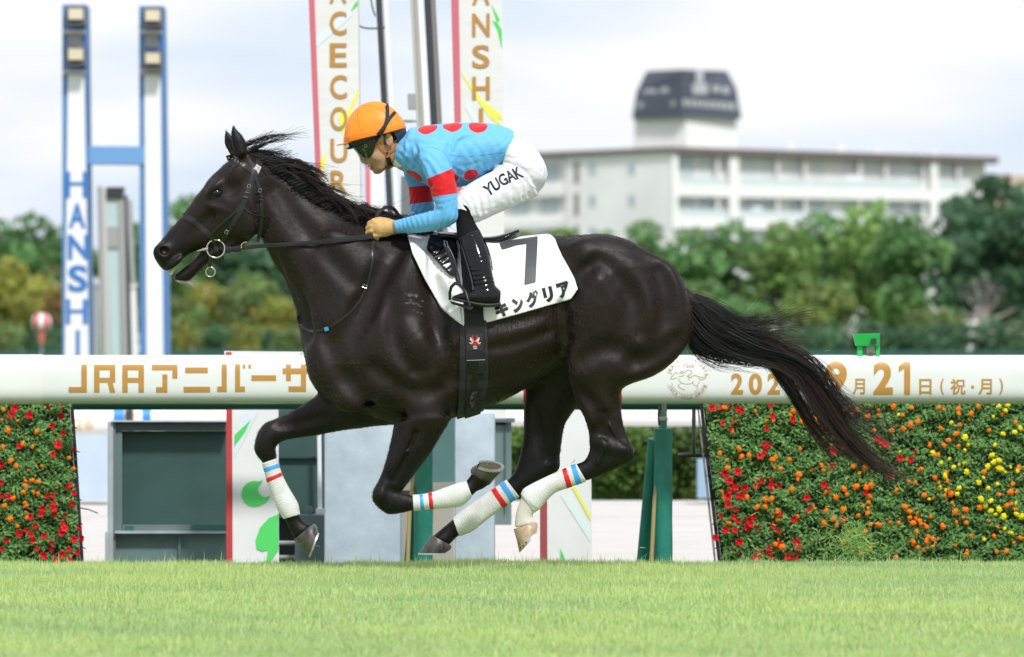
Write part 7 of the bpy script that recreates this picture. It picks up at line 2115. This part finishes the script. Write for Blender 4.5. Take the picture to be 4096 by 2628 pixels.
for (x, y, a) in ((996, 745, .35), (906, 928, .45), (1040, 762, .1)):
    c = hit_y(hs, x, y, off=.011)
    P = [(x + 8 * math.cos(t_ + a) * 1.0 + 0, y + 9 * math.sin(t_ + a)) for t_ in np.linspace(.78, 7.06, 5)[:-1]]
    MB().tube([Vector(W(px_, py_, c.y)) for px_, py_ in P], .0014, 6, closed=True).build('buckle', M_chrome, bridle)
for (x, y) in ((990, 772), (984, 790), (925, 898), (896, 950), (1043, 785), (1044, 800)):
    ribbon('loop', [(x - 9, y - 2), (x, y), (x + 9, y + 2)], 5, hs, M_leather, bridle, off=.012, thick=.003)
# brass clincher on the browband
M_brass = mat('brass', srgb(206, 170, 96), rough=.25, metal=.9)
for i in range(12):
    if i % 2: continue
    f = i / 11; x, y = 916 + 66 * f, 631 + 34 * f ** 1.25
    c = hit_y([bvh_of(bb), HB], x, y, off=.001)
    if c: MB().box(c.x - .0022, c.x + .0022, c.y - .002, c.y + .002, c.z - .0036, c.z + .0036).build('brass_stud', M_brass, bb)
# number tag on the cheek
c = hit_y(hs, 1030, 672, off=.012); tgp = MB().prism([Vector(W(x, y, c.y)) for x, y in ((1012, 682), (1034, 694), (1046, 668), (1026, 656))], .003).build('number_tag', mat('tag_grey', (.55, .55, .56), rough=.35), bridle)
v, f = text_mesh('7', .03); printed('lettering', [(fit(v, 1030, 668, 1040, 684), f)], lambda x, y: Vector(W(x, y, c.y - .001)), mat('tag_orange', srgb(230, 150, 40), rough=.5), bridle, 20)
# bit rings, bit and rein
def ring3(cx_, cy_, r_px, yc, rad, par, name='bit_ring', sx=1.0):
    return MB().tube([W(cx_ + r_px * sx * math.cos(a), cy_ + r_px * math.sin(a), yc) for a in np.linspace(0, 2 * math.pi, 33)[:-1]], rad, 10, closed=True).build(name, M_chrome, par, smooth=True)
yb1 = hit_y(hs, 862, 990, off=.014).y
ring3(863, 995, 36, yb1, .0042, bridle); ring3(863, 995, 36, -yb1, .0042, bridle)
MB().tube([W(788, 1004, yb1 + .010), W(805, 1000, yb1 + .003), W(820, 996, yb1 - .004), W(832, 995, yb1 - .004)], [.003, .006, .0075, .0075], 12).build('bit', M_chrome, bridle, smooth=True)
ring3(842, 1088, 19, yb1 + .012, .0028, bridle, 'ring', 1.0)
ribbon('bit_strap', [(842, 1015), (841, 1040), (838, 1076)], 15, hs, M_leather, bridle, ys=[yb1 - .004, yb1 + .004, yb1 + .012])
ribbon('chin_loop', [(880, 1020), (888, 1032), (884, 1046)], 18, hs, M_leather, bridle, ys=[yb1, yb1 + .004, yb1 + .01])
ribbon('rein_end', [(896, 985), (905, 1000), (925, 994)], 26, hs, M_leather, bridle, ys=[yb1 - .002, yb1 - .002, yb1 - .004])
nr = hit_y(hs, 1300, 960, off=.012).y
def rein_ys(pts, ys, off):
    out = []
    for (x, y), v_ in zip(pts, ys):
        h_ = [hit_y(hs, x, y + d_, off=off) for d_ in (-10, 0, 10)]
        out.append(min([v_] + [q_.y for q_ in h_ if q_ is not None]))
    return out
rpts = [(905, 998), (960, 992), (1050, 983), (1120, 979), (1180, 975), (1240, 971), (1300, 966), (1350, 960), (1400, 955), (1450, 950), (1490, 944)]
rein = ribbon('rein', rpts, 17, hs, M_leather, bridle, ys=rein_ys(rpts, [yb1 - .004, yb1 - .006, yb1 - .01, -.11, -.115, -.12, -.125, -.127, -.128, -.125, -.112], .012), thick=.004)

M_grip = mat('rubber_grip', (.012, .012, .012), rough=.7, bump=1.0, bscale=320, bdist=.002)
gpts = [(1290, 967), (1340, 961), (1400, 954), (1450, 949), (1492, 943)]
ribbon('rein_grip', gpts, 21, hs, M_grip, rein, ys=rein_ys(gpts, [-.127, -.129, -.130, -.127, -.113], .015), thick=.005)
ribbon('rein', [(905, 998), (1050, 983), (1300, 960), (1440, 905)], 17, hs, M_leather, bridle, ys=[-yb1, .09, .115, .10], thick=.004)
MB().tube([W(x, y, yb1 - .009) for x, y in smooth_line([(966, 993), (966, 980), (975, 971), (988, 969)], 5)], .0042, 10).build('rein_ring', mat('brass_ring', srgb(190, 176, 120), rough=.25, metal=1.0), bridle, smooth=True)
ribbon('rein_keeper', [(925, 1002), (945, 1004), (965, 998)], 9, hs, M_leather, bridle, ys=[yb1, yb1, yb1])
# loop of slack rein over the hands
ribbon('rein', [(1506, 882), (1510, 860), (1525, 840), (1550, 828), (1575, 836), (1592, 858), (1600, 872)], 15, hs, M_grip, bridle, ys=[-.06, -.055, -.045, -.03, -.01, .01, .02], thick=.004)
ribbon('rein', [(1490, 890), (1480, 872), (1468, 856), (1460, 848)], 22, hs, M_grip, bridle, ys=[-.06, -.03, .02, .05], thick=.004)
# neck strap (martingale)
ms2 = empty('neck_strap', W(1450, 1150)); tag(ms2, 'thin black neck strap hanging from the rein hand down across the chest', 'strap')
strap('strap', [(1490, 955), (1493, 1000), (1490, 1050), (1480, 1100), (1465, 1150), (1448, 1190), (1420, 1230), (1380, 1268), (1340, 1295), (1295, 1318), (1250, 1325), (1215, 1312), (1198, 1290), (1192, 1262)], 11, par=ms2)
strap('tape', [(1298, 1318), (1306, 1316), (1314, 1313)], 16, off=.007, par=ms2, sides=(-1,), m=M_blue)
cq = hit_y(hs, 1460, 1145, off=.012)
MB().tube([W(x, y, cq.y) for x, y in ((1452, 1138), (1470, 1142), (1467, 1152), (1449, 1148))], .0016, 6, closed=True).build('buckle', M_chrome, ms2)

# ---- saddle cloth: a sheet that follows the back and both flanks
lo, hi = W(1600, 1340, 0), W(2340, 900, 0)
def horse_window(h, lo, hi):
    """horse field resampled to a finer grid"""
    v = Vol(lo, hi, h)
    ii = [np.clip(((np.arange(v.n[k]) + v.i0[k]) * h / HV.h) - HV.i0[k], 0, HV.n[k] - 1.001) for k in range(3)]
    a = [q_.astype(int) for q_ in ii]; fr_ = [(q_ - q_.astype(int)).astype(np.float32) for q_ in ii]
    P = HV.phi
    x0, y0, z0 = a; fx, fy, fz = fr_[0][:, None, None], fr_[1][None, :, None], fr_[2][None, None, :]
    g = lambda i, j, k: P[np.ix_(x0 + i, y0 + j, z0 + k)]
    v.phi = ((g(0, 0, 0) * (1 - fx) + g(1, 0, 0) * fx) * (1 - fy) + (g(0, 1, 0) * (1 - fx) + g(1, 1, 0) * fx) * fy) * (1 - fz) + \
            ((g(0, 0, 1) * (1 - fx) + g(1, 0, 1) * fx) * (1 - fy) + (g(0, 1, 1) * (1 - fx) + g(1, 1, 1) * fx) * fy) * fz
    return v
HW = horse_window(.0042, (lo[0], -.36, lo[2]), (hi[0], .36, hi[2]))
def shell(base, t0, t1, pg, k=0.0):
    v = base.copy(); v.phi = np.maximum(base.phi - t1, t0 - base.phi)
    return v.clip_poly(pg, 0, k)
cloth_pg = [(1631, 945), (1640, 975), (1654, 1020), (1676, 1068), (1704, 1126), (1736, 1182), (1766, 1234), (1810, 1272), (1857, 1308), (1860, 1296), (1936, 1295), (2030, 1270), (2119, 1245), (2200, 1222), (2282, 1199), (2310, 1158), (2297, 1116), (2272, 1068), (2249, 1028), (2232, 990), (2220, 955), (2204, 940), (2170, 925), (1620, 900)]
Wv = HW.copy()
x_, y_, z_ = Wv.axes()
rp_ = (np.sin(x_ * 21 + z_ * 9) * np.sin(z_ * 17 - x_ * 6) * .0018 + np.sin(x_ * 47 + 2) * np.sin(z_ * 33) * .0008).astype(np.float32)
Wv.phi = HW.phi + rp_
cl = shell(Wv, .004, .013, cloth_pg)
M_cloth = mat('white_saddle_cloth', (.78, .775, .78), rough=.8, bump=.5, bscale=170, bdist=.0015, var=.03, vscale=9)
cloth = empty('saddle_cloth', W(1950, 1000)); tag(cloth, 'white saddle cloth with grey number 7 and black katakana name over the horse back', 'saddle cloth')
sheet_ = link('sheet', cl.mesh('sheet'), M_cloth, cloth, smooth=True)
CLB = bvh_of(sheet_)
# turned-back front edge
fl = shell(Wv, .013, .020, [(1633, 950), (1652, 1018), (1704, 1124), (1764, 1230), (1850, 1300), (1846, 1240), (1812, 1180), (1760, 1090), (1700, 1010)])
link('turned_edge', fl.mesh('turned_edge'), M_cloth, cloth, smooth=True)
on_cl = lambda x, y: hit_y([CLB], x, y, off=.003) or Vector(W(x, y, -.25))
c4p = lambda L: [(1600 + a / 1.925, 900 + b_ / 1.925) for a, b_ in L]
printed('number', [poly(c4p([(765, 140), (845, 118), (1060, 85), (1060, 120), (1044, 440), (958, 460), (972, 146), (890, 158), (850, 172), (800, 187), (782, 186)]))], on_cl, mat('number_grey', (.062, .064, .070), rough=.5), cloth, 10)
M_kana = mat('name_black', (.010, .010, .011), rough=.5)
for ch, cx_, cy_, w_, h_, an in (('キ', 783, 650, 104, 112, -.24), ('ン', 908, 615, 88, 112, -.22), ('グ', 1022, 570, 104, 128, -.22), ('リ', 1142, 535, 78, 118, -.24), ('ア', 1262, 498, 98, 124, -.30)):
    v, f = text_mesh(ch, .068); a_ = np.array(v); mn, mxx = a_.min(0), a_.max(0); s_ = (a_ - mn) / (mxx - mn) - .5
    vv = [(cx_ + p[0] * w_ * math.cos(an) - (-p[1]) * h_ * math.sin(an) * -1 * -1, cy_ + p[0] * w_ * math.sin(an) - p[1] * h_ * math.cos(an)) for p in s_]
    printed('lettering', [([(1600 + a / 1.925, 900 + b_ / 1.925) for a, b_ in vv], f)], on_cl, M_kana, cloth, 7)
# ---- girth
girth = empty('girth', W(1890, 1400)); tag(girth, 'black elastic girth with a red and white face emblem round the horse belly', 'girth')
lo, hi = W(1800, 1700, 0), W(1980, 930, 0)
GW = horse_window(.0045, (lo[0], -.36, lo[2]), (hi[0], .36, hi[2]))
M_web = mat('black_webbing', (.007, .007, .008), rough=.75, bump=.8, bscale=380, bdist=.0015)
M_neo = mat('neoprene_pad', (.010, .010, .011), rough=.6)
pad = shell(GW, .002, .013, [(1842, 1290), (1948, 1280), (1956, 1420), (1954, 1550), (1938, 1600), (1934, 1700), (1824, 1700), (1836, 1550), (1838, 1400)], .004)
link('pad', pad.mesh('pad'), M_neo, girth, smooth=True)
web = shell(GW, .010, .021, [(1853, 1180), (1932, 1180), (1938, 1300), (1940, 1470), (1925, 1560), (1924, 1700), (1856, 1700), (1866, 1520), (1862, 1380)], .003)
webo = link('webbing', web.mesh('webbing'), M_web, girth, smooth=True)
GB = bvh_of(webo)
on_g = lambda x, y: hit_y([GB], x, y, off=.002) or Vector(W(x, y, -.31))
printed('patch', [rect(1866, 1335, 1932, 1402)], on_g, mat('patch_black', (.014, .014, .016), rough=.6), girth, 12)
on_g2 = lambda x, y: on_g(x, y) + Vector((0, -.002, 0))
ES = lambda L, w_: stroke([(1600 + a / 1.925, 900 + b_ / 1.925) for a, b_ in smooth_line(L, 4)], w_)
printed('emblem', [ES([(558, 850), (562, 875), (578, 900), (592, 870), (592, 850)], 4), ES([(548, 925), (566, 915), (578, 905), (594, 918), (618, 925)], 4), ES([(578, 890), (578, 925)], 6), ES([(545, 862), (560, 890), (575, 900)], 3)], on_g2, M_red, girth, 8)
M_emw = mat('emblem_white', (.7, .7, .7), rough=.5)
printed('emblem', [ES([(536, 905), (548, 912), (560, 902), (545, 885), (543, 870), (560, 888), (574, 898)], 3.4), ES([(620, 905), (608, 912), (598, 902), (606, 885), (608, 868), (594, 888), (584, 898)], 3.4), ES([(562, 936), (578, 933), (594, 936)], 2.6), ES([(564, 948), (578, 952), (594, 948)], 2.4), ES([(578, 940), (578, 954)], 2.2)], on_g2, M_emw, girth, 8)
ribbon('edge_tape', [(1867, 1442), (1900, 1441), (1940, 1439)], 2.0, [GB], mat('silver_thread', (.45, .45, .45), rough=.5), girth, off=.002, thick=.002)
M_pat = mat('patent_black', (.006, .006, .007), rough=.2, spec=.4)
GB = bvh_of(webo)
ribbon('billet', [(1904, 1446), (1903, 1470), (1902, 1492)], 70, [GB], M_pat, girth, off=.003, thick=.003)
ribbon('billet', [(1902, 1488), (1899, 1540), (1896, 1580), (1888, 1612), (1880, 1626)], 24, [GB], M_pat, girth, off=.004, thick=.004)

# ---- saddle, leathers and stirrups
saddle = empty('saddle', W(1850, 950)); tag(saddle, 'small black patent racing saddle with flaps, stirrup leathers and irons', 'saddle')
flap_pg = [(1716, 955), (1722, 936), (1740, 928), (1820, 930), (1834, 1000), (1832, 1060), (1822, 1108), (1800, 1104), (1775, 1078), (1742, 1040), (1712, 1008), (1706, 994)]
fv = shell(HW, .018, .030, flap_pg, .006)
folds(fv, [((1760, 1010), -.26, .9, .030, .0022, .09, 1.0)])
link('flap', fv.mesh('flap'), M_pat, saddle, smooth=True)
st = HW.like()
st.loft([(1722, 938, 1726, 958, .05, 0), (1760, 928, 1764, 962, .09, 0), (1830, 930, 1836, 968, .11, 0), (1920, 946, 1924, 970, .10, 0), (1985, 942, 1992, 982, .11, 0), (2035, 927, 2046, 956, .10, 0), (2074, 914, 2082, 934, .06, 0)], k=0, nr=32)
link('seat', st.mesh('seat'), M_pat, saddle, smooth=True)
sk = shell(HW, .014, .022, [(1836, 950), (1880, 960), (1935, 1000), (1936, 1180), (1853, 1190)], .004)
link('sweat_flap', sk.mesh('sweat_flap'), M_web, saddle, smooth=True)
for s in (-1, 1):
    ribbon('stirrup_leather', [(1776, 972), (1790, 1005), (1806, 1045), (1818, 1085), (1828, 1120), (1834, 1140)], 12, [HB], M_pat, saddle, ys=[s * .30, s * .325, s * .335, s * .342, s * .348, s * .352], thick=.004)
    ribbon('stirrup_leather', [(1790, 985), (1812, 1030), (1826, 1075), (1838, 1115), (1842, 1140)], 8, [HB], M_leather, saddle, ys=[s * .305, s * .325, s * .335, s * .342, s * .35], thick=.004)
    cqx = [(1776, 962), (1788, 966), (1792, 990), (1782, 992)]
    MB().tube([W(x, y, s * .31) for x, y in cqx], .0022, 6, closed=True).build('buckle', mat('steel', (.4, .4, .4), rough=.25, metal=1.0), saddle)
    ir = MB().tube([W(x, y, s * yv_) for (x, y, yv_) in ((1800, 1200, .300), (1799, 1172, .302), (1805, 1148, .325), (1820, 1133, .345), (1836, 1138, .352), (1850, 1152, .372), (1862, 1166, .395), (1880, 1225, .405))], [.0065, .007, .0075, .008, .008, .0075, .007, .0065], 10).build('stirrup_iron', mat('dark_iron', (.03, .03, .032), rough=.35, metal=.6), saddle, smooth=True)
    tr_ = MB()
    pts = [W(1797, 1203, s * .300), W(1806, 1216, s * .300), W(1884, 1240, s * .405), W(1896, 1228, s * .410)]
    a, b_, c_, d_ = [Vector(p) for p in pts]
    dx_ = Vector((.052, 0, -.006))
    tr_.hexa([b_, b_ + dx_ * .1, a + dx_ * .1, a, c_ - dx_ * .1, c_, d_, d_ - dx_ * .1])
    tr_.build('tread', mat('tread_grey', (.035, .035, .037), rough=.5), ir, bevel=.002)
# riding whip in the far hand
wh = empty('riding_whip', W(1468, 850, .085)); tag(wh, 'black riding whip with knobbed handle held in the far hand', 'whip')
MB().tube([W(1474, 866, .085), W(1468, 838, .083), W(1464, 826, .082)], .0115, 12).build('grip', M_grip, wh, smooth=True)
MB().tube([W(1465, 828, .082), W(1463, 818, .082), W(1462, 812, .082)], [.011, .0145, .010], 12).build('knob', M_darkp, wh, smooth=True)
MB().tube([W(1474, 866, .085), W(1520, 950, .16), W(1600, 1090, .33)], [.008, .006, .003], 10).build('shaft', M_darkp, wh, smooth=True)

# ---- kicked-up turf
rc = np.random.default_rng(31)
V_, F_, C_ = [], [], []
def bit(x, y, L, w_, Y):
    a = rc.random() * 6.28; b_ = a + rc.normal(0, .5)
    p = [(x, y), (x + L * .5 * math.cos(a), y + L * .5 * math.sin(a)), (x + L * .5 * math.cos(a) + L * .5 * math.cos(b_), y + L * .5 * math.sin(a) + L * .5 * math.sin(b_))]
    i = len(V_)
    for (q_, ww) in zip(p, (w_, w_ * .9, w_ * .2)):
        V_.append(W(q_[0] - ww * math.sin(a), q_[1] + ww * math.cos(a), Y)); V_.append(W(q_[0] + ww * math.sin(a), q_[1] - ww * math.cos(a), Y + .004))
    F_.append((i, i + 1, i + 3, i + 2)); F_.append((i + 2, i + 3, i + 5, i + 4))
    C_.extend([(.24 + .1 * rc.random(), .40 + .1 * rc.random(), .12)] * 6)
for i in range(230):
    bit(3400 + rc.normal(0, 58), 2165 + rc.normal(0, 36), 20 + 45 * rc.random(), 1.4, rc.uniform(-.1, .6))
for i in range(34):
    bit(2920 + 560 * rc.random(), 1960 + 260 * rc.random(), 12 + 26 * rc.random(), 1.5, rc.uniform(-.2, .8))
for (x, y) in ((2300, 1838), (1280, 2185), (1300, 2200), (2600, 2215), (2560, 2190), (3320, 1400), (1930, 1868), (1950, 1862)):
    bit(x, y, 24, 1.3, -.2)
me = bpy.data.meshes.new('grass_clippings'); me.from_pydata(V_, [], F_); me.update()
a_ = me.color_attributes.new('coat', 'FLOAT_COLOR', 'POINT'); a_.data.foreach_set('color', np.hstack([np.array(C_), np.ones((len(C_), 1))]).astype(np.float32).ravel())
tag(link('grass_clippings', me, M_leaf), kind='stuff')
